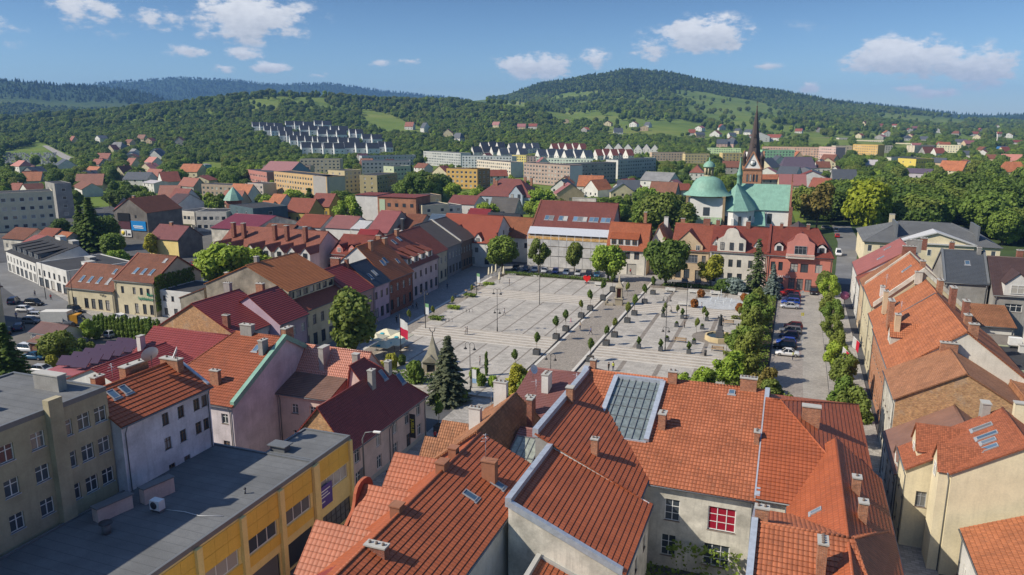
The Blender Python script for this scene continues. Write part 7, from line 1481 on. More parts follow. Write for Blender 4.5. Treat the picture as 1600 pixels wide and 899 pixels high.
def wood(name, src, pts, seed, wide=1.0):
    X, Y, Z, Hh = pts; g = np.random.default_rng(seed); n = len(X)
    me = bpy.data.meshes.new(name); me.vertices.add(n); me.vertices.foreach_set('co', np.stack([X, Y, Z], 1).astype(np.float32).ravel())
    a = me.attributes.new('scl', 'FLOAT_VECTOR', 'POINT'); w = (Hh / 10 * wide)[:, None] * g.uniform(.85, 1.25, (n, 1)); a.data.foreach_set('vector', np.concatenate([w, w, (Hh / 10)[:, None]], 1).astype(np.float32).ravel())
    a = me.attributes.new('rot', 'FLOAT_VECTOR', 'POINT'); rr = np.zeros((n, 3), np.float32); rr[:, 2] = g.uniform(0, 6.28, n); a.data.foreach_set('vector', rr.ravel())
    o = link(me, name); tag(o, kind='stuff')
    ng = bpy.data.node_groups.new('scatter_' + name, 'GeometryNodeTree'); ng.interface.new_socket('Geometry', in_out='INPUT', socket_type='NodeSocketGeometry'); ng.interface.new_socket('Geometry', in_out='OUTPUT', socket_type='NodeSocketGeometry')
    N = ng.nodes; gi = N.new('NodeGroupInput'); go = N.new('NodeGroupOutput'); ip = N.new('GeometryNodeInstanceOnPoints'); oi = N.new('GeometryNodeObjectInfo'); oi.inputs['Object'].default_value = src; oi.inputs['As Instance'].default_value = True; oi.transform_space = 'ORIGINAL'
    L = ng.links; L.new(gi.outputs[0], ip.inputs['Points']); L.new(oi.outputs['Geometry'], ip.inputs['Instance'])
    for nm, sk in (('scl', 'Scale'), ('rot', 'Rotation')):
        na = N.new('GeometryNodeInputNamedAttribute'); na.data_type = 'FLOAT_VECTOR'; na.inputs['Name'].default_value = nm; L.new(na.outputs['Attribute'], ip.inputs[sk])
    L.new(ip.outputs[0], go.inputs[0]); m = o.modifiers.new('scatter', 'NODES'); m.node_group = ng; return o
def crown_src(kind, col):
    """the crown of a tree that really stands in the town serves as the pattern of the woods"""
    t = None
    for o in COL.objects:
        if o.type == 'MESH' and o.data is CRM.get((kind, col)) and o.parent: return o
    return [c for c in tree_at(at(1500 + 20 * len(CRM), 322), kind, col, 12, 'dark tree in the wooded park behind the manor', 'wooded park behind the manor').children if c.name.startswith('crown')][0]
def unit_src(kind, col):
    return crown_src(kind, col)
for i, (kd, c, sd) in enumerate([('round', 'mid', 21), ('oval', 'dark', 22), ('round', 'olive', 23), ('wide', 'mid', 24), ('oval', 'bright', 25)]):
    s_ = unit_src(kd, c)
    near_ = wood_points([6500, 5000, 4200, 2600, 1800][i], 430, 1500, sd, 7, 12.5); mid_ = wood_points([9000, 6500, 7000, 2500, 2000][i], 1500, 3450, sd + 50, 10, 17)
    wood('forest', s_, tuple(np.concatenate([a, b]) for a, b in zip(near_, mid_)), sd)
X, Y, Z, Hh = wood_points(16000, 2500, 3700, 91, 15, 22); px, py = pxy(X, Y, Z); m = (px > 780) & (px < 1330) & (py < 150 + np.maximum(0, (px - 1100) * .08)); X, Y, Z, Hh = X[m], Y[m], Z[m], Hh[m]
X2, Y2, Z2, H2 = wood_points(34000, 3700, 7400, 92, 13, 19); 
wood('conifer_forest', unit_src('conifer', 'dark'), (np.concatenate([X, X2]), np.concatenate([Y, Y2]), np.concatenate([Z, Z2]), np.concatenate([Hh, H2])), 93, 1.1)
# cemetery slope and the lane beside it on the far left
b = MB(); q = [hit(x, y) for x, y in ((66, 229), (74, 228), (104, 243), (132, 255), (122, 258), (96, 248))]
for A_, B_, C_, D_ in ((0, 1, 2, 5), (5, 2, 3, 4)): b.poly([q[i] + Vector((0, 0, .6)) for i in (A_, B_, C_, D_)])
tag(b.build('hill_lane', M_PAVE), kind='structure')
gr_ = MB(); rg = random.Random(3)
for i in range(420):
    p = hit(rg.uniform(2, 88), rg.uniform(240, 258))
    if p: a = rg.uniform(.4, .9); gr_.obox((p.x, p.y, p.z + .6), (a, 0, 0), (0, .3, 0), (0, 0, rg.uniform(.6, 1.1)), rg.randint(0, 1))
o = gr_.build('gravestones', [plain((.5, .5, .5), .6), plain((.2, .2, .22), .4)]); tag(o, kind='stuff')
# ---------------------------------------------------------------- hedges and planted beds
def hedge(label, u0, u1, v0, v1, h, col, z=.25, dens=26):
    n = int((u1 - u0) * (v1 - v0) * dens); g = np.random.default_rng(int(abs(u0 * 7 + v0)))
    P = np.stack([g.uniform(u0, u1, n), g.uniform(v0, v1, n), z + h * (1 - g.random(n) ** 3)], 1); c, s = math.cos(-TH), math.sin(-TH)
    Q = np.stack([P[:, 0] * c - P[:, 1] * s, P[:, 0] * s + P[:, 1] * c, P[:, 2]], 1)
    me = leaf_mesh('hedge', Q, g.normal(size=(n, 3)) * .6 + np.array([0, 0, .7]), .2, LF[col]); o = link(me, 'hedge'); return tag(o, label, 'hedge')
hedge('low hedge with dark leaves between the north parking and the square, left of the walkway', -77, -46, 198.4, 201.5, 1.0, 'dark'); hedge('low dark hedge behind the fountain, right of the walkway', -31, -9, 198.4, 202.5, 1.0, 'dark'); hedge('trimmed low hedge beside the wooden bench near the statue', -10.2, -3, 141.8, 143.2, .8, 'olive', .26, 60); hedge('trimmed low hedge beside the steps behind the statue', -11, -4, 170.8, 172.0, .7, 'olive', .3, 60)
hedge('loose shrub border along the parking row', -8, -2, 118, 202, .9, 'mid', .25, 10); hedge('mixed planting strip at the south-west edge of the square', -69.5, -52.5, 106.8, 111.6, .9, 'mid', .25, 16); hedge('mixed planting strip at the south end of the walkway', -41, -35.2, 103.8, 109.6, .6, 'bright', .25, 20)
hedge('ivy and creepers in the tenement courtyard', -9, -2, 67.4, 68.7, 3.2, 'mid', .1, 30); hedge('overgrown courtyard bushes below the tenement windows', -16, -1.5, 62.5, 66.8, 1.6, 'dark', .05, 14)
for i, (px, py) in enumerate([(682, 501), (709, 484), (735, 465), (764, 447)]):
    p = to_uv(at(px, py, .5)); hedge('small leafy bed at the edge of the left terrace, %s from the parasols' % ['first', 'second', 'third', 'fourth'][i], p[0] - 1.5, p[0] + 1.5, p[1] - .9, p[1] + .9, .8, 'bright' if i % 2 else 'mid', .6, 60)
g = np.random.default_rng(77); n = 1500; P = np.stack([g.normal(0, .12, n), g.uniform(-7.2, 5, n), g.uniform(3.5, 11.6, n)], 1); me = leaf_mesh('creeper', P, np.stack([np.ones(n), g.normal(size=n) * .3, g.normal(size=n) * .3], 1), .35, LF['dark'])
o = link(me, 'creeper', None, wxy(-134.3, 134.6, -3 + 1.0), -TH); tag(o, 'dark ivy covering the end wall of the cream shop house', 'ivy')
# ---------------------------------------------------------------- square furniture
M_PLANT = plain((.085, .09, .095), .6); M_WOOD = plain((.36, .24, .12), .7); M_IRON = plain((.02, .02, .022), .45); M_STONE = plaster((.48, .42, .31), .5); M_CONCL = plain((.5, .49, .46), .85)
def gz(px, py):
    """height of the square under a picture point"""
    u, v = uvat(px, py, .4)
    if W0 < u < W1: return .16 + (v - 96) / 107 * .58
    zs = ZL if u <= W0 else ZR
    if u < -73 - 3 * (v - 118) / 79: return .36 if u > -77.5 - 3 * (v - 118) / 79 else .03
    if u > E1 or v < 106 or v > 197: return .12
    for k, (a, b) in enumerate(((106, 133.6), (141.6, 170.6), (178.6, 197))):
        if a <= v <= b: return zs[k]
    k = 0 if v < 142 else 1; v0 = 133.6 if k == 0 else 170.6
    return zs[k] + (zs[k + 1] - zs[k]) * min(5, math.ceil((v - v0) / 1.6)) / 5
def on(px, py): return at(px, py, gz(px, py))
PLA = None
def planter(px, py, sap=True):
    global PLA
    p = on(px, py)
    if PLA is None:
        b = MB(); w = .62
        for q in ((-w, -w, w, -w + .08), (-w, w - .08, w, w), (-w, -w + .08, -w + .08, w - .08), (w - .08, -w + .08, w, w - .08)): b.box(q[0], q[1], 0, q[2], q[3], 1.05)
        for i in range(6):
            for s in (-1, 1): b.box(-w + .05 + .2 * i, s * w - .012, .06, -w + .2 + .2 * i, s * w + .012, .98); b.box(s * w - .012, -w + .05 + .2 * i, .06, s * w + .012, -w + .2 + .2 * i, .98)
        s_ = MB(); s_.box(-w + .08, -w + .08, .7, w - .08, w - .08, .95); PLA = (b.mesh('planter_box', M_PLANT), s_.mesh('soil', M_SOIL))
    t = thing('planter', 'dark square planter with a thin young tree lining the central walkway', 'planter', p, -TH, 'planters lining the walkway')
    link(PLA[0], 'planter_box', t); link(PLA[1], 'soil', t)
    cm, tk = proto('sapling'); h = rnd.uniform(3.0, 4.0) / 10; k = ('sapling', rnd.choice(['dark', 'dark', 'olive', 'mid']))
    if k not in CRM: c = cm.copy(); c.materials.clear(); c.materials.append(LF[k[1]]); CRM[k] = c
    for me, nm in ((CRM[k], 'crown'), (tk, 'trunk')):
        o = link(me, nm, t, (0, 0, .9), rnd.uniform(0, 6)); o.scale = (h * .62, h * .62, h) if nm == 'crown' else (h, h, h)
for p in [(805, 583), (838.5, 554), (869, 529.5), (884, 517), (908, 496), (922, 484.5), (942, 467.5), (957, 454.5), (922, 565), (947, 539.5), (960, 526.5), (980, 504), (991, 492.5), (1007, 474), (1020, 460), (686, 674)]: planter(*p)
for px, py in [(998, 544.5), (1032, 548.5), (1076, 552.5), (1036, 495.5), (1066, 498), (1104, 501.5)]:
    t = thing('topiary_pot', 'dark cube pot with a clipped leafy column on the right half of the square', 'planter', on(px, py), -TH, 'potted leafy columns'); b = MB(); b.box(-.4, -.4, 0, .4, .4, .85); b.build('pot', M_PLANT, t); cm, tk = proto('topiary'); k = ('topiary', 'dark')
    if k not in CRM: c = cm.copy(); c.materials.clear(); c.materials.append(LF['dark']); CRM[k] = c
    o = link(CRM[k], 'foliage', t, (0, 0, .8)); o.scale = (.17, .17, .15)
for px, py in [(1042, 533.5), (1057, 510.5), (1097, 514.5), (1084, 537.5)]:
    t = thing('flower_pot', 'low dark cube pot with a sparse plant near the wooden benches', 'planter', on(px, py), -TH, 'low cube pots near the benches'); b = MB(); b.box(-.42, -.42, 0, .42, .42, .75); b.build('pot', M_PLANT, t); cm, tk = proto('topiary'); k = ('topiary', 'dark'); o = link(CRM[k], 'foliage', t, (0, 0, .7)); o.scale = (.13, .13, .05)
for px, py, h in [(1058, 494, 2.6), (1088, 520, 3.2), (1099, 499, 3), (1155, 500, 3), (1135, 548, 3.6), (1163, 502, 2.8), (640, 505, 3), (677, 497, 2.8), (707, 481, 2.8), (737, 461, 2.6), (980, 462, 3.4), (1040, 490, 2.6)]: tree_at(on(px, py), 'sapling', 'olive', h, 'thin young tree planted in the paving of the square', 'thin young trees in the paving', wide=.6)
tree_at(on(760, 587), 'column', 'dark', 4.6, 'slim columnar tree at the south edge of the square', wide=.7)
for px, py in [(1095, 465), (1085, 480.5), (1162, 471), (1154.5, 487)]:
    tree_at(on(px, py), 'ball', 'orange', 2.1, 'rust-orange ball-shaped shrub around the fountain', 'orange ball shrubs at the fountain', name='ball_shrub', cat='shrub', wide=.95)
def bench(px, py, kind, rz, label, group):
    t = thing('bench', label, 'bench', on(px, py), -TH + rz, group)
    if kind == 's':
        b = MB(); b.box(-1.3, -.35, .36, 1.3, .35, .5, 0, True); b.build('seat', M_CONCL, t)
        b = MB(); b.box(-1.3, .28, .5, 1.3, .38, 1.0, 0, True); b.build('backrest', M_CONCL, t)
        for x in (-1.0, 1.0): b = MB(); b.box(x - .18, -.3, 0, x + .18, .3, .36); b.build('leg', M_CONCL, t)
    else:
        b = MB()
        for i in range(4): b.box(-1.2, -.28 + .14 * i, .42, 1.2, -.17 + .14 * i, .46, 0, True)
        b.build('seat', M_WOOD, t); b = MB()
        for i in range(3): b.box(-1.2, .28, .56 + .14 * i, 1.2, .31, .66 + .14 * i, 0, True)
        b.build('backrest', M_WOOD, t)
        for x in (-1.05, 1.05): b = MB(); b.box(x - .04, -.26, 0, x + .04, -.2, .42); b.box(x - .04, .2, 0, x + .04, .26, .42); b.box(x - .04, .255, .42, x + .04, .3, 1.0); b.build('leg', M_IRON, t)
for px, py in [(799, 433), (836, 436), (936, 447), (1047, 456), (1083, 458.5), (1117, 461), (1161, 464), (1068, 478)]: bench(px, py, 's', 0, 'pale stone bench along the hedge on the far side of the square', 'pale stone benches on the far side')
for px, py, r in [(1063, 535, 0), (1121, 549, 0), (1138, 507, .1)]: bench(px, py, 'w', r, 'wooden bench with dark legs on the right half of the square', 'wooden benches on the square')
def lamp(px, py, h, label, twin=True, group=None, mid=False):
    t = thing('street_lamp', label, 'street lamp', on(px, py), -TH, group); b = MB(); b.tube([(0, 0, 0), (0, 0, .9), (0, 0, 1.0), (0, 0, h - .4)], [.13, .11, .075, .05], 10); b.build('pole', M_IRON, t)
    for z, s_ in ([(h - .4, 1)] + ([(h * .5, .7)] if mid else [])):
        for sx in ((-1, 1) if twin else (1,)):
            b = MB(); pts = [(0, 0, z - 1.0 * s_)] + [(sx * (.42 - .42 * math.cos(a)) * s_, 0, z - .1 + .55 * math.sin(a) * s_) for a in [0, .5, 1.0, 1.57, 2.1, 2.6, 3.14, 3.6]]
            b.tube(pts, .035, 6); o = b.build('arm', M_IRON, t); e = pts[-1]; b = MB(); b.lathe([(.06, e[2]), (.10, e[2] - .1), (.30, e[2] - .34), (.30, e[2] - .38)], 12, 0, (e[0], 0)); b.build('lamp_shade', M_IRON, o); b = MB(); b.lathe([(.26, e[2] - .36), (.2, e[2] - .44), (0, e[2] - .46)], 12, 0, (e[0], 0)); b.build('globe', M_CONCL, o)
lamp(777, 518, 9.2, 'tall lamp post with two pairs of lamps on the left half of the square', mid=True); lamp(735, 612, 8.4, 'two-armed lamp post with a white banner at the south edge of the square'); lamp(860, 598, 5.2, 'two-armed lamp post on the walkway just behind the purple roof'); lamp(1039, 549, 9.2, 'tall lamp post with a mid-height lamp pair at the near steps on the right', mid=True); lamp(1041, 496, 5, 'short twin lamp by the far steps on the right half of the square'); lamp(664, 492, 6, 'twin lamp standing in the shaded market street'); lamp(1072, 499, 8.6, 'dark slender mast at the far steps on the right half of the square', twin=False)
def mast(px, py, h, label, cols, wv=1.0, name='flag_pole', cat='flag pole', fz=None, fw=.8, fh=2.4):
    t = thing(name, label, cat, on(px, py), -TH); b = MB(); b.tube([(0, 0, 0), (0, 0, h)], [.09, .05], 8); b.lathe([(0, h + .12), (.1, h + .05), (0, h - .02)], 8); b.build('pole', M_IRON, t)
    if cols:
        z1 = (fz or h) - .1; n = len(cols); f = MB(); K = 8
        for j, c in enumerate(cols):
            for i in range(K):
                a0, a1 = i / K, (i + 1) / K; w = lambda a, s: (a * fw + .06, .12 * math.sin(a * 7 + s * 2) * wv * a, -a * .35 * wv)
                za, zb = z1 - fh * j / n, z1 - fh * (j + 1) / n; q = [w(a0, za), w(a1, za), w(a1, zb), w(a0, zb)]; f.poly([(q[0][0], q[0][1], za + q[0][2]), (q[1][0], q[1][1], za + q[1][2]), (q[2][0], q[2][1], zb + q[2][2]), (q[3][0], q[3][1], zb + q[3][2])], j, None, True)
        f.build('flag', [plain(c, .8, 0, .05) for c in cols], t)
    return t
mast(627, 571, 9.6, 'flag pole with a white and red flag by the parasols', [(.7, .7, .68), (.55, .015, .06)], 2.0, fz=9.0, fw=1.5, fh=3.2); mast(665, 513, 5.6, 'banner pole with a white-green banner at the left kerb, nearer the parasols', [(.2, .4, .2), (.66, .68, .68), (.66, .68, .68)], .3); mast(745, 460, 5.6, 'banner pole with a white-green banner at the far end of the left kerb', [(.2, .4, .2), (.66, .68, .68), (.66, .68, .68)], .3); mast(737, 606, 3.6, 'pole with a white and blue banner near the stone well house', [(.66, .68, .70), (.66, .68, .7), (.25, .4, .6)], .2, fz=3.4); mast(843, 476, 9.4, 'tall dark mast at the far steps on the left half of the square', None, name='lamp_mast', cat='mast')
for px, py, h, lb in [(118, 498, 11, 'tall concrete street pole in front of the low cream shop house'), (72, 468, 11, 'tall street pole at the end of the modern white building'), (168, 378, 13, 'pale street lamp pole by the dark conifers')]: mast(px, py, h, lb, None, name='street_pole', cat='pole')
# stone well house, shrine column, fountain, statue, heart
t = thing('well_house', 'small stone well house with a pyramid roof and finial at the south-west of the square', 'well house', on(677, 581), -TH + R(10)); b = MB()
for x in (-1.5, 1.1): b.box(x, -1.5, 0, x + .4, 1.5, 2.2)
b.box(-1.1, 1.1, 0, 1.1, 1.5, 2.2); b.box(-1.1, -1.5, 0, -.75, -1.1, 2.2); b.box(.75, -1.5, 0, 1.1, -1.1, 2.2); b.box(-.75, -1.5, 1.75, .75, -1.1, 2.2); b.box(-2.2, -1.9, 0, 2.2, 1.9, .35); b.box(-2.9, -.8, 0, -2.1, 0, 1.2); b.build('wall', M_STONE, t); b = MB(); b.lathe([(2.4, 2.15), (1.3, 3.6), (.55, 5.2), (.12, 6.6)], 4, 0, (0, 0), .785, 1, 1, False); b.poly([(-1.5, -1.75, 2.2), (1.5, -1.75, 2.2), (0, -1.75, 3.5)]); b.poly([(-1.5, -1.75, 2.2), (0, -1.75, 3.5), (0, -.3, 3.5)]); b.poly([(1.5, -1.75, 2.2), (0, -1.75, 3.5), (0, -.3, 3.5)]); b.build('roof', plaster((.42, .39, .30), .5), t)
b = MB(); b.tube([(0, 0, 6.4), (0, 0, 7.4)], .08, 6); b.tube([(-.5, 0, 8.1), (-.35, 0, 7.5), (0, 0, 7.3), (.35, 0, 7.5), (.5, 0, 8.1)], .07, 6); b.build('finial', M_IRON, t); b = MB(); b.box(-.75, -1.05, .35, .75, -1.0, 1.75); b.build('opening', M_DARK, t)
t = thing('shrine', 'weathered stone shrine column with a reddish niche on the walkway', 'shrine', on(967, 476), -TH + R(6)); b = MB(); b.box(-.9, -.9, 0, .9, .9, 1.5); b.box(-1.05, -1.05, 1.5, 1.05, 1.05, 1.75, 0, True); b.box(-.8, -.8, 1.75, -.5, .8, 4.2); b.box(.5, -.8, 1.75, .8, .8, 4.2); b.box(-.5, .4, 1.75, .5, .8, 4.2); b.lathe([(1.3, 4.2), (1.3, 4.45), (.5, 5.4), (.2, 5.8)], 4, 0, (0, 0), .785, 1, 1, False); b.build('column', M_STONE, t); b = MB(); b.lathe([(.25, 5.7), (.3, 6.2), (.2, 6.6), (.14, 6.8), (.16, 7.0), (0, 7.2)], 8); b.build('figure', M_STONE, t); b = MB(); b.box(-.5, .3, 1.75, .5, .38, 4.1); b.build('niche', plain((.28, .09, .05), .8), t)
b = MB(); b.box(-3.2, -1.6, 0, -1.2, -.6, .5); b.box(-3.2, -1.6, 0, -2.8, 1.0, .9); b.box(1.2, -.9, 0, 2.4, .6, .4); b.build('low_wall', M_STONE, t)
t = thing('fountain', 'round sandstone fountain basin with a dark statue on a pedestal', 'fountain', on(1124, 531), -TH); b = MB(); b.lathe([(3.0, 0), (3.0, 1.0), (2.65, 1.0), (2.65, .55), (0, .55)], 10, 0, (0, 0), .3, 1, 1, False); b.build('basin', plaster((.60, .48, .28), .2), t); b = MB(); b.lathe([(2.64, .75), (0, .76)], 10, 0, (0, 0), .3); b.build('water', plain((.04, .06, .06), .08, 0, 0, .7), t); b = MB(); b.box(-.75, -.75, .55, .75, .75, 1.9); b.box(-.5, -.5, 1.9, .5, .5, 3.0); b.build('pedestal', plaster((.13, .13, .14), .3), t)
b = MB(); b.lathe([(.42, 3.0), (.40, 3.8), (.30, 4.3), (.34, 4.7), (.12, 4.95), (.15, 5.15), (.14, 5.35), (0, 5.45)], 10, 0, (0, 0), 0, 1, .8); b.tube([(.3, 0, 4.7), (.5, -.2, 4.3), (.35, -.4, 4.0)], .09, 6); b.tube([(-.3, 0, 4.7), (-.5, -.1, 4.4), (-.45, -.3, 5.0)], .09, 6); b.build('statue', plain((.03, .033, .036), .5), t)
o = slab('fountain_paving', [[(-12.4 + 5.2 * math.cos(2 * math.pi * k / 28), 154.8 + 5.2 * math.sin(2 * math.pi * k / 28)) for k in range(28)]], ZR[1] + .008, M_BAND)
p = to_uv(on(1126, 474)); o = slab('wet_paving', [[(p[0] + 6.6 * math.cos(2 * math.pi * k / 36), p[1] + 6.6 * math.sin(2 * math.pi * k / 36)) for k in range(36)]], ZR[2] + .008, paving((.42, .43, .43), .6, .6, .12, .02, .8))
t = thing('water_jets', 'low white water jets rising from the round wet paving', 'fountain', wxy(p[0], p[1], ZR[2]), 0); M_WAT = plain((.75, .8, .85), .2, 0, 0, .5)
for k in range(9):
    a = 2 * math.pi * k / 8; b = MB(); r_ = 0 if k == 8 else 2.6; h_ = 3.6 if k == 8 else 1.3; b.tube([(r_ * math.cos(a), r_ * math.sin(a), 0), (r_ * math.cos(a), r_ * math.sin(a), h_ * .7), (r_ * math.cos(a) + .05, r_ * math.sin(a), h_)], [.05, .07, .02], 6); b.build('jet', M_WAT, t)
t = thing('heart_sculpture', 'big red heart sculpture at the far hedge of the square', 'sculpture', on(917, 443), -TH); b = MB(); n = 28; H_ = [(1.05 * math.sin(a) ** 3, (13 * math.cos(a) - 5 * math.cos(2 * a) - 2 * math.cos(3 * a) - math.cos(4 * a)) / 15.0 + 1.35) for a in [2 * math.pi * k / n for k in range(n)]]
for y, sg in ((-.2, -1), (.2, 1)): b.poly([(x, y, z) for x, z in H_])
for i in range(n): (x0, z0_), (x1, z1_) = H_[i], H_[(i + 1) % n]; b.poly([(x0, -.2, z0_), (x1, -.2, z1_), (x1, .2, z1_), (x0, .2, z0_)])
b.build('heart', plain((.60, .012, .012), .3), t); b = MB(); b.box(-.5, -.35, 0, .5, .35, .3); b.build('base', M_PLANT, t)
for i, (px, py) in enumerate([(605, 540), (627, 546), (617, 556), (600, 560), (588, 548)]):
    t = thing('parasol', 'cream square parasol open over the cafe tables at the left edge of the square', 'parasol', at(px, py, .3), -TH, 'open cream parasols'); b = MB(); b.lathe([(2.7, 2.6), (2.68, 2.7), (.1, 3.5), (0, 3.55)], 4, 0, (0, 0), .785, 1, 1, False); b.build('canopy', plain((.62, .58, .42), .8), t); b = MB(); b.tube([(0, 0, 0), (0, 0, 3.5)], .04, 6); b.build('pole', M_IRON, t); b = MB(); b.lathe([(.45, 0), (.45, .12), (0, .14)], 12); b.build('base', M_PLANT, t); b = MB(); b.poly([(-.55, -1.98, 2.86), (.35, -1.98, 2.86), (.25, -1.4, 3.04), (-.4, -1.4, 3.04)]); q = b.build('printed_patch', plain((.03, .28, .35), .8), t); q.location = (0, -.0, .03)
for px, py in [(764, 435), (769, 433), (780.5, 443), (787, 434), (775, 430)]:
    t = thing('parasol', 'folded cream parasol at the far corner of the market street', 'parasol', on(px, py), 0, 'folded cream parasols'); b = MB(); b.lathe([(.05, 3.3), (.2, 2.9), (.32, 1.4), (.36, 1.0), (.1, 1.0)], 10); b.build('canopy', plain((.66, .60, .44), .8), t); b = MB(); b.tube([(0, 0, 0), (0, 0, 3.4)], .04, 6); b.build('pole', M_IRON, t)
def cafe(px, py, z, label, group):
    t = thing('cafe_table', label, 'table', at(px, py, z), 0, group); b = MB(); b.lathe([(.5, .72), (.5, .76), (0, .77)], 14); b.build('tabletop', M_WOOD, t); b = MB(); b.tube([(0, 0, 0), (0, 0, .72)], .04, 6); b.lathe([(.3, 0), (.3, .04), (0, .05)], 10); b.build('leg', M_IRON, t)
for px, py in [(603, 548), (612, 560), (628, 556), (598, 570), (636, 548)]: cafe(px, py, .3, 'round cafe table under the open cream parasols', 'cafe tables under the parasols')
for px, py in [(749, 447), (741, 452), (729, 458), (712, 464)]: cafe(px, py, .35, 'round cafe table at the left kerb of the square', 'cafe tables along the left kerb')
for px, py in [(1102, 556), (1127, 500), (1290, 547), (1330, 602)]:
    t = thing('litter_bin', 'slim dark litter bin on the paving', 'bin', on(px, py), 0, 'slim litter bins'); b = MB(); b.tube([(0, 0, 0), (0, 0, .95)], .24, 10); b.build('body', M_IRON, t); b = MB(); b.lathe([(.3, .95), (.28, 1.05), (0, 1.1)], 10); b.build('lid', M_IRON, t)
for px, py, w, rz in [(668, 502, 1, 0), (700, 487, 1, 0)]:
    for i in range(3):
        t = thing('bicycle_rack', 'low steel bicycle stand on the left half of the square', 'bicycle rack', on(px + 26 + i * 5, py + 1), -TH + .3, 'bicycle stands'); b = MB(); b.tube([(-.4, 0, 0), (-.4, 0, .7), (-.3, 0, .8), (.3, 0, .8), (.4, 0, .7), (.4, 0, 0)], .03, 6); b.build('hoop', M_IRON, t)
for px, py, z, r, lb in [(1322, 555, 5.2, 0, 'white and red flag on a house front, nearer the square'), (1338, 538, 5.4, 0, 'white and red flag on a house front above the other one')]:
    t = thing('wall_flag', lb, 'flag', at(px, py, z), -TH); b = MB(); b.tube([(1.2, 0, -.3), (-.6, 0, 1.4)], .03, 6); b.build('pole', M_WHITE, t); f = MB(); f.poly([(-.6, 0, 1.4), (.0, .05, .85), (-.05, .02, -1.0), (-.7, 0, -.5)], 0); f.poly([(.0, .05, .85), (.5, 0, .35), (.4, -.05, -1.6), (-.05, .02, -1.0)], 1); f.build('flag', [plain((.7, .7, .7), .8), plain((.55, .015, .04), .8)], t)
t = thing('flower_basket', 'big pink hanging flower basket on the right-hand pavement', 'flower basket', at(1320, 462, 3.2), 0); g = np.random.default_rng(8); v = g.normal(size=(380, 3)); v /= np.linalg.norm(v, axis=1, keepdims=True); me = leaf_mesh('flowers', v * 1.0, v, .22, leafy((.50, .10, .30), (.65, .25, .45))); link(me, 'flowers', t); b = MB(); b.tube([(0, 0, -3.1), (0, 0, 0)], .06, 6); b.build('post', M_IRON, t)
# road signs and small fixtures on facades
def sign_text(txt, size, mat, p, rz, label, cat='sign', name='shop_sign', backing=None):
    t = thing(name, label, cat, p, rz); cu = bpy.data.curves.new('lettering', 'FONT'); cu.body = txt; cu.size = size; cu.align_x = 'CENTER'; cu.align_y = 'CENTER'; cu.extrude = .03
    o = bpy.data.objects.new('lettering', cu); COL.objects.link(o); bpy.context.view_layer.update(); me = bpy.data.meshes.new_from_object(o.evaluated_get(bpy.context.evaluated_depsgraph_get())); bpy.data.objects.remove(o); me.materials.clear(); me.materials.append(mat)
    q = link(me, 'lettering', t); q.rotation_euler = (R(90), 0, 0)
    if backing: b = MB(); w, h, m = backing; b.box(-w / 2, .035, -h / 2, w / 2, .12, h / 2, 0, True); b.build('board', m, t)
    return t
M_SGREEN = plain((.0, .25, .16), .4)
sign_text('KSIĘGARNIA', .95, M_WHITE, wxy(-1.6, 207.85, 3.75), -TH, 'white shop lettering on the pink corner house')
sign_text('Spółdzielczy', .95, M_SGREEN, wxy(-137.2, 127.05, 4.3), -TH, 'green shop lettering on the cream ivy-walled house'); sign_text('Bank', .95, M_SGREEN, wxy(-135.8, 127.05, 5.3), -TH, 'small green lettering above the green shop lettering'); sign_text('SKLEP', .55, M_DARK, wxy(-150, 126.6, 4.2), -TH, 'dark lettering on the low cream shop house')
t = sign_text('JUBILER', .62, plain((.7, .6, .05), .4), wxy(-45.9, 84.2, 3.7), -TH, 'vertical black sign with yellow letters on the pinkish corner house', name='hanging_sign', backing=(3.4, .85, M_DARK)); t.rotation_euler = (0, R(90), -TH); t.rotation_mode = 'XYZ'
t = thing('bank_sign', 'purple sign with white lines on the end bay of the yellow building', 'sign', wxy(-44.15, 61.4, 5.1), -TH + R(90)); b = MB(); b.box(-1.3, 0, -1.2, 1.3, .08, 1.2, 0, True); b.build('board', plain((.10, .06, .26), .5), t); b = MB()
for z, w in ((.7, 1.0), (.35, .8), (.0, .95), (-.55, .5)): b.box(-1.1, -.02, z - .06, -1.1 + 2 * w, 0, z + .06, 0, True)
b.build('lettering', M_WHITE, t)
for px, py, h, lb in [(1252, 546, 2.6, 'small road sign by the white parked car'), (1253, 470, 2.6, 'small road sign by the red parked cars'), (1253, 505, 2.4, 'yellow post by the parking row'), (1215, 447, 3, 'blue road sign in front of the pink corner house')]:
    t = thing('road_sign', lb, 'road sign', at(px, py, .03), 0); b = MB(); b.tube([(0, 0, 0), (0, 0, h)], .04, 6); b.build('post', M_ZINC, t); b = MB(); b.box(-.3, -.03, h - .75, .3, .0, h, 0, True); b.build('plate', plain((.7, .6, .05), .5) if 'yellow' in lb else plain((.03, .12, .5), .5) if 'blue' in lb else M_CONCL, t)
t = thing('street_lamp', 'tall cobra-head street lamp leaning over the lane by the yellow building', 'street lamp', wxy(-43.2, 67.6, 0), -TH); b = MB(); b.tube([(0, 0, 0), (0, 0, 9.2), (.4, 0, 10.0), (1.6, 0, 10.3)], [.12, .09, .07, .05], 8); b.build('pole', M_LEAD, t); b = MB(); b.obox((1.9, 0, 10.3), (.45, 0, .03), (0, .14, 0), (0, 0, .08)); b.build('lamp_head', M_WHITE, t); b = MB(); b.box(-.3, -.5, 4.6, -.2, .5, 5.6); b.build('sign_plate', M_LEAD, t)
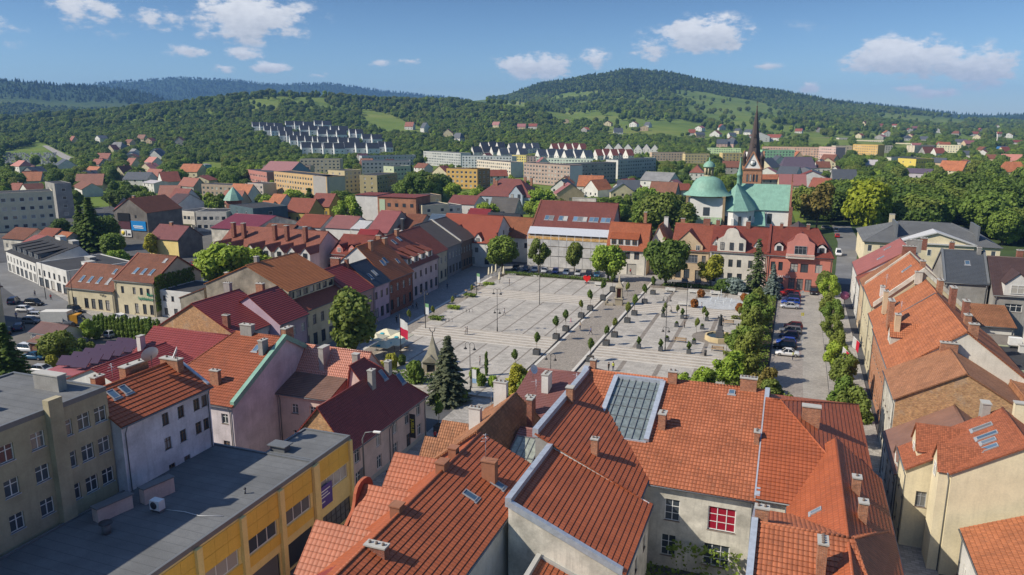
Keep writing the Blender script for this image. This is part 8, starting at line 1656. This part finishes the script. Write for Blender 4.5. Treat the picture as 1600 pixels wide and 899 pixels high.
# rooftop things
def dish(p, rz, r, label, tilt=.5):
    t = thing('satellite_dish', label, 'satellite dish', p, rz); b = MB(); b.lathe([(0, .0), (r * .5, .06 * r), (r * .85, .2 * r), (r, .3 * r)], 18); o = b.build('dish', plain((.55, .55, .56), .5), t); o.rotation_euler = (R(65), 0, 0); o.location = (0, 0, .7)
    b = MB(); b.tube([(0, 0, -.6), (0, .1, .7)], .03, 6); b.tube([(0, 0, .5), (0, -r * 1.0, .9)], .02, 5); b.build('mount', M_LEAD, t)
dish(wxy(-60.6, 56.0, 19.8), -2.3, .9, 'large grey satellite dish on the chimney of the white three-storey house'); dish(wxy(-59.2, 58.0, 19.6), -1.2, .7, 'second satellite dish beside the large grey one'); dish(wxy(-28.6, 84, 13.2), .8, .6, 'dark satellite dish left of the white chimneys on the purple roof'); dish(wxy(-1.4, 54, 6.2), -1.0, .6, 'oval dish on the white wall beside the courtyard'); dish(wxy(-55, 77.6, 5.4), -.6, .4, 'small dish on the lilac wing wall')
def antenna(p, h, label):
    t = thing('antenna', label, 'antenna', p, rnd.uniform(0, 3)); b = MB(); b.tube([(0, 0, 0), (0, 0, h)], .025, 5); b.build('mast', M_ZINC, t); b = MB()
    for z, w in ((h - .1, .5), (h - .4, .7), (h - .7, .9)): b.tube([(-w / 2, 0, z), (w / 2, 0, z)], .015, 4)
    b.tube([(0, -.6, h - .3), (0, .6, h - .3)], .015, 4); b.build('aerial', M_ZINC, t)
for u, v, z, h, lb in [(-23.8, 57.0, 14.7, 2.4, 'branching white antenna on the red-brown profiled roof'), (-29.6, 72.6, 13.2, 2.2, 'thin antenna on the old orange roof'), (-22.6, 82.6, 12.0, 2.6, 'thin antenna standing on the purple metal roof'), (-27, 80.4, 12.2, 1.8, 'small antenna by the second chimney of the purple roof'), (16.4, 142, 15.8, 2.4, 'antenna on a chimney of the right-hand row'), (17.0, 126, 15, 2, 'antenna on the front chimney of the brick-fronted house'), (-62, 52.4, 19, 1.6, 'bent grey pipe antenna on the white three-storey house')]: antenna(wxy(u, v, z), h, lb)
t = thing('roof_vent', 'low metal roof vent on the far part of the grey flat roof', 'roof vent', wxy(-49.4, 61.2, 9.6), -TH); b = MB(); b.box(-.9, -.5, 0, .9, .5, .55); b.build('box', M_LEAD, t); b = MB(); b.box(-1.15, -.75, .65, 1.15, .75, .75, 0, True); b.build('lid', M_LEAD, t)
for i, (u, v, w, d, h, lb) in enumerate([(-54.9, 44.8, 3.2, .9, 1.3, 'long pale ventilation shaft on the grey flat roof'), (-53.6, 48.6, 3.0, .8, 1.5, 'second pale ventilation shaft nearer the white house')]):
    t = thing('ventilation_shaft', lb, 'roof vent', wxy(u, v, 9.6), -TH + R(78)); b = MB(); b.box(-w / 2, -d / 2, 0, w / 2, d / 2, h); b.build('shaft', PINKW, t); b = MB(); b.box(-w / 2 - .1, -d / 2 - .1, h, w / 2 + .1, d / 2 + .1, h + .1, 0, True); b.build('cap', M_LEAD, t)
t = thing('air_conditioner', 'white air conditioning unit on the grey flat roof', 'air conditioner', wxy(-51.6, 46.6, 9.6), -TH); b = MB(); b.box(-.55, -.35, .25, .55, .35, 1.15, 0, True); b.build('body', M_WHITE, t); b = MB(); b.lathe([(.36, 0), (.36, .03), (0, .04)], 16); q = b.build('fan_grille', M_DARK, t); q.rotation_euler = (R(90), 0, 0); q.location = (-.08, -.35, .7); b = MB(); b.box(-.55, -.3, 0, -.45, .3, .25); b.box(.45, -.3, 0, .55, .3, .25); b.build('stand', M_LEAD, t)
t = thing('air_conditioner', 'pale air conditioning unit on the flat roof in the right-hand yard', 'air conditioner', wxy(35.4, 137.2, 8.4), -TH); b = MB(); b.box(-.9, -.5, .4, .9, .5, 1.6, 0, True); b.build('body', M_WHITE, t); b = MB(); b.box(-.8, -.4, 0, -.7, .4, .4); b.box(.7, -.4, 0, .8, .4, .4); b.build('stand', M_LEAD, t)
for i in range(12):
    t = thing('solar_collector', 'tilted solar collector on the pink flat roof of the maroon house', 'solar collector', wxy(-103.4 + 3.0 * (i // 6), 79.6 + 2.1 * (i % 6), 7.05), -TH + R(12), 'solar collectors on the pink flat roof'); b = MB(); b.obox((0, 0, .8), (1.35, 0, 0), (0, .75, .55), (0, -.03, .05)); b.build('panel', plain((.06, .03, .05), .15, 0, .05, .6), t); b = MB(); b.beam((0, .7, 0), (0, .65, 1.25), .05, .05); b.beam((0, -.6, 0), (0, -.6, .4), .05, .05); b.build('frame', M_ZINC, t)
house('yard_house', 'low building with a pink flat-pitched roof carrying solar collectors', 'house', -105.2, -98.6, 77.5, 92.6, 6.6, 7.0, 'u', wall=WHT, roof=sheet((.36, .12, .13), .5, .5, .2)); house('yard_house', 'maroon profiled roof in the yard just in front of the bare brick gable', 'house', -98, -78.6, 86.3, 97.6, 6.8, 10.6, 'u', wall=WHT, roof=DRED, chim=[(-97, 88, 10.4, .9, 1.2, 3, WHT, 0)]); house('yard_house', 'dark red profiled roof between the solar collectors and the brown hip roof', 'house', -98.4, -81, 73, 86.1, 6.8, 10.2, 'v', pos=-90, wall=WHT, roof=DRED)
house('garage', 'low brown shed in front of the small white garage', 'shed', -136, -131, 97.4, 101.2, 2.6, 3.1, 'u', wall=plaster((.24, .12, .08), .3), roof=sheet((.22, .12, .09), .5, .6, .3)); house('garage', 'small white garage with a brown roof among the parked cars on the left', 'garage', -141, -133.5, 101.5, 107, 3.0, 4.2, 'u', wall=WHT, roof=sheet((.16, .09, .08), .5, .6, .3))
for i, (u, v, h, lb) in enumerate([(-47.2, 33.0, .5, 'small capped vent pipe on the front part of the grey flat roof'), (-46.4, 52.0, .45, 'small bent vent pipe near the yellow edge of the grey flat roof'), (-56.0, 34.0, .9, 'dark vent pipe in the shade beside the block of flats'), (-52.8, 42.2, .9, 'black round barrel vent beside the pale ventilation shaft')]):
    t = thing('vent_pipe', lb, 'vent pipe', wxy(u, v, 9.6), -TH); b = MB(); r_ = .38 if 'barrel' in lb else .09; b.tube([(0, 0, 0), (0, 0, h)], r_, 10); b.build('pipe', M_LEAD, t); b = MB(); b.lathe([(r_ * 1.5, h + .04), (r_ * 1.4, h + .14), (0, h + .2)], 10); b.build('cap', M_DARK, t)
t = thing('cable', 'thin white cable lying across the grey flat roof', 'cable', wxy(-51, 47, 9.63), -TH); b = MB(); b.tube([(0, 0, .02), (1.8, .3, .02), (3.6, .2, .02), (5.6, .9, .02)], .03, 5); b.build('cable', M_WHITE, t)
# ---------------------------------------------------------------- vehicles
A_E = -TH                                                     # parked across: nose towards the square (west)
for i, (px, py, k, c, lb) in enumerate([(1230, 555.5, 'sedan', 'white', 'white saloon parked nearest in the row beside the right-hand street'), (1226, 545, 'suv', 'black', 'black car parked next to the white saloon'), (1228, 538, 'hatch', 'blue', 'blue hatchback in the nearer group of the parking row'), (1232, 527.5, 'hatch', 'navy', 'navy car behind the blue hatchback'), (1235, 520, 'wagon', 'grey', 'grey estate car in the nearer group of the parking row'), (1239, 513, 'hatch', 'maroon', 'dark red car at the far end of the nearer group'), (1234, 481.5, 'sedan', 'silver', 'silver-beige saloon in the far group of the parking row'), (1235, 475, 'wagon', 'blue', 'bright blue car beside the silver-beige saloon'), (1236, 469.5, 'suv', 'navy', 'second blue car in the far group'), (1236, 464, 'suv', 'red', 'bright red car in the far group'), (1230, 461, 'hatch', 'red', 'second red car half hidden by the blue spruce')]):
    car(at(px, py, .05), math.pi - TH + R(2), k, c, lb)
car(at(1271, 459, .05), -TH - R(88), 'suv', 'black', 'black car driving towards the viewer on the right-hand street'); car(at(1213, 452, .05), math.pi - TH, 'hatch', 'teal', 'dark blue hatchback in front of the pink corner house'); car(at(1310, 399, .05), -TH - R(90), 'van', 'white', 'white van coming down the street beside the pink corner house'); car(at(1308, 371, .05), -TH + R(90), 'hatch', 'red', 'red car far up the street beside the church'); car(at(1306, 362, .05), -TH + R(90), 'suv', 'white', 'white car near the top of the street'); car(at(1292, 358, .05), -TH, 'wagon', 'grey', 'dark car parked by the brick wall up the street'); car(at(1133, 447, .05), -TH, 'van', 'white', 'white van with a blue mark behind the yellow-green tree')
for i, (px, c, k) in enumerate([(822, 'navy', 'hatch'), (836, 'silver', 'hatch'), (851, 'silver', 'sedan'), (868, 'blue', 'hatch'), (885, 'white', 'sedan'), (903, 'silver', 'hatch'), (920, 'black', 'suv'), (933, 'teal', 'hatch'), (806, 'black', 'hatch'), (1090, 'navy', 'hatch'), (1070, 'grey', 'hatch')]):
    car(at(px, 424 + (px - 836) * .085, .05), -TH - R(90) + R(10), k, c, '%s car parked under the trees %s' % ({'navy': 'navy', 'silver': 'silver', 'blue': 'blue', 'white': 'white', 'black': 'black', 'teal': 'teal', 'grey': 'grey'}[c], 'before the scaffolding, ' + ['farthest left but one', 'between the navy and the silver saloon', 'left of the blue one', 'right of the silver saloon', 'in the middle', 'right of the white one', 'beside the heart', 'farthest right of the row', 'at the left end', '', ''][i] if i < 9 else ['right of the broad dark tree', 'hidden by the broad dark tree'][i - 9]))
for px, py, k, c, a, lb in [(22, 474, 'suv', 'navy', 2.2, 'dark car at the far-left crossing'), (40, 487, 'hatch', 'white', .3, 'white hatchback waiting at the far-left crossing'), (54, 477, 'suv', 'black', .2, 'black car beside the white hatchback'), (60, 497, 'wagon', 'silver', .3, 'silver estate car at the crossing'), (50, 505, 'hatch', 'grey', .3, 'grey car behind the silver estate'), (118, 488, 'suv', 'black', -.25, 'black car passing the low cream shop house'), (192, 501, 'wagon', 'white', -.3, 'white estate car parked by the thuja hedge'), (226, 507, 'sedan', 'white', -.3, 'white saloon parked beside the white estate'), (165, 506, 'hatch', 'grey', -.3, 'grey car half behind the thuja hedge'), (12, 521, 'sedan', 'black', 2.4, 'black saloon at the left edge'), (30, 515, 'wagon', 'navy', 2.4, 'navy car by the black saloon'), (46, 549, 'suv', 'white', .2, 'white car below the small garage'), (55, 561, 'sedan', 'teal', .2, 'blue-grey car below the white one'), (68, 582, 'hatch', 'silver', .2, 'silver car by the dark conifer'), (120, 508, 'van', 'grey', .5, 'dark pick-up van beside the white truck'), (163, 390, 'sedan', 'silver', 1.2, 'silver car in the car park behind the modern building'), (168, 394, 'hatch', 'white', 1.2, 'white car in the car park behind the modern building'), (158, 386, 'hatch', 'grey', 1.2, 'grey car in the car park behind the modern building'), (305, 417, 'hatch', 'red', -.3, 'red car beside the broad green tree')]: car(at(px, py, .04), a - TH, k, c, lb)
car(wxy(-37.6, 45.2, .05), -TH + R(86), 'sedan', 'black', 'black car parked in the lane below the yellow building'); car(wxy(-40.2, 58.4, .05), -TH + R(60), 'van', 'grey', 'grey van in the lane by the shop window'); car(wxy(11.6, 92, .16), -TH + R(88), 'hatch', 'black', 'black car in the narrow street on the right')
t = thing('box_truck', 'white box truck with an orange cab in the parking lot on the left', 'truck', at(100, 508, .03), -TH + R(22)); b = MB(); b.box(-4.2, -1.2, .9, 1.6, 1.2, 3.3, 0, True); b.build('cargo_box', plain((.62, .60, .54), .6), t); b = MB(); b.box(1.8, -1.1, .6, 3.6, 1.1, 2.5, 0, True); b.build('cab', plain((.60, .28, .02), .4), t); b = MB(); b.box(3.0, -1.0, 1.6, 3.63, 1.0, 2.3, 0, True); b.build('windscreen', M_CARGL, t)
for x in (-3, -1.8, 2.7):
    for s in (-1, 1): b = MB(); b.tube([(x, s * 1.0, .48), (x, s * 1.2, .48)], .48, 12); b.build('wheel', M_TYRE, t)
for px, py, k, c, a, lb in [(212, 520, 'hatch', 'red', 1.5, 'red hatchback in the gravel lot below the thuja hedge'), (180, 525, 'wagon', 'silver', 1.5, 'silver estate car in the gravel lot below the thuja hedge'), (195, 523, 'hatch', 'navy', 1.5, 'navy car in the gravel lot below the thuja hedge'), (88, 527, 'suv', 'grey', .4, 'grey off-road car behind the small white garage')]: car(at(px, py, .04), a - TH, k, c, lb)
# ---------------------------------------------------------------- people
SH = {'white': (.6, .6, .6), 'blue': (.06, .12, .35), 'black': (.02, .02, .022), 'red': (.45, .03, .03), 'pink': (.55, .18, .28), 'grey': (.2, .2, .21), 'yellow': (.55, .6, .03), 'navy': (.02, .03, .08), 'beige': (.45, .38, .28), 'green': (.08, .16, .07)}
for px, py, a, ps, s, tr, lb, k in [(727, 523.5, 2.0, 'stand', 'white', 'black', 'person in a white top on the near steps, close to another', 1), (730, 523, 2.2, 'stand', 'black', 'navy', 'person in black standing beside the one in white on the near steps', 1), (788, 493.5, 1.2, 'walk', 'white', 'grey', 'person in white walking across the left half of the square', 1), (796, 446, 2.0, 'stand', 'black', 'black', 'person in black near the folded parasols', 1), (750, 571, 1.8, 'stand', 'grey', 'navy', 'person in grey near the two-armed lamp with the banner', 1), (892, 505.5, 1.4, 'walk', 'pink', 'pink', 'child in pink next to an adult by the planters', .72), (884, 503, 1.4, 'stand', 'navy', 'black', 'adult walking with the child in pink', 1), (906.5, 515, 2.6, 'stand', 'beige', 'navy', 'person in beige on the walkway', 1), (923, 523.5, 1.57, 'walk', 'blue', 'navy', 'person in blue striding across the walkway', 1), (958, 580, .4, 'stand', 'yellow', 'navy', 'worker in a yellow vest beyond the orange ridge', 1), (951, 580, 1.0, 'stand', 'black', 'black', 'person in black beside the worker in the yellow vest', .95), (1069.5, 512.5, 2.2, 'stand', 'black', 'black', 'person in black near the low cube pots', .9), (1096, 484, 1.0, 'walk', 'white', 'blue', 'person in white passing the orange ball shrubs', 1), (1130, 510, 2.0, 'stand', 'black', 'grey', 'person standing behind the statue', 1), (637, 492.5, .7, 'walk', 'blue', 'navy', 'person in light blue walking in the shaded market street', 1.02), (645, 483, .8, 'walk', 'grey', 'navy', 'left one of two people walking side by side in the shade', 1), (651, 483.5, .8, 'walk', 'black', 'black', 'right one of two people walking side by side in the shade', 1), (620, 505, 3.6, 'walk', 'black', 'black', 'person in black close to the flag pole in the shade', 1), (749.5, 446, 2.2, 'stand', 'white', 'beige', 'person in white at the far end of the left kerb', 1), (699, 452, .6, 'stand', 'navy', 'navy', 'person by the shop fronts of the left row', 1), (985, 429, .2, 'walk', 'red', 'navy', 'person in red near the arched gateway', 1), (1002, 429, .2, 'walk', 'white', 'grey', 'person in white near the arched gateway', 1), (1238.5, 563, 1.2, 'stand', 'yellow', 'navy', 'worker in a yellow vest by the white parked saloon', 1), (1207, 443, 1.5, 'walk', 'grey', 'black', 'person in grey before the shop of the pink corner house', 1), (1212, 444, 1.9, 'stand', 'red', 'navy', 'person in red before the shop of the pink corner house', 1), (80, 470, 1.2, 'walk', 'red', 'black', 'person in red on the far-left pavement', 1), (55, 464, 1.2, 'walk', 'grey', 'navy', 'person in grey on the far-left pavement', 1), (64, 497, 1.0, 'stand', 'yellow', 'navy', 'person in a yellow vest between the cars at the crossing', 1), (26, 499, .8, 'walk', 'blue', 'navy', 'person in blue outside the left-edge shop', 1)]:
    person(on(px, py) if 590 < px < 1240 and py > 440 else at(px, py, .12), a - TH, ps, SH[s], SH[tr], lb, scale=k)
person(wxy(-44.4, 88.0, .1), .4, 'walk', SH['red'], SH['black'], 'person in red at the door of the pinkish corner house'); person(wxy(-44.4, 74.6, .1), 2.2, 'walk', SH['blue'], SH['navy'], 'person in pale blue walking in the lane by the curved gable'); person(wxy(12.0, 87, .16), .8, 'walk', SH['white'], SH['red'], 'person in white in the narrow street on the right')
for i, (px, py) in enumerate([(1052, 455.5), (1044, 455), (1113, 460)]): person(on(px, py) + Vector((0, 0, -.42)), math.pi - TH, 'sit', SH[['black', 'white', 'blue'][i]], SH['navy'], 'person sitting on a pale stone bench, %s' % ['in black', 'in white', 'in blue'][i])
# ---------------------------------------------------------------- air: one even haze box round everything
b = MB(); b.box(-6800, -2200, -3, 6800, 8600, 420, 0, True); me = b.mesh('haze', [])
hm = bpy.data.materials.new('haze'); hm.use_nodes = True; nt = hm.node_tree; nt.nodes.remove(nt.nodes['Principled BSDF']); pv = nt.nodes.new('ShaderNodeVolumePrincipled'); pv.inputs['Density'].default_value = HAZE_DENSITY; pv.inputs['Color'].default_value = (.24, .50, 1.0, 1); pv.inputs['Anisotropy'].default_value = 0.0
nt.links.new(pv.outputs[0], nt.nodes['Material Output'].inputs['Volume']); me.materials.append(hm); hz = link(me, 'haze'); tag(hz, kind='stuff'); hm.cycles.homogeneous_volume = True if hasattr(hm.cycles, 'homogeneous_volume') else None
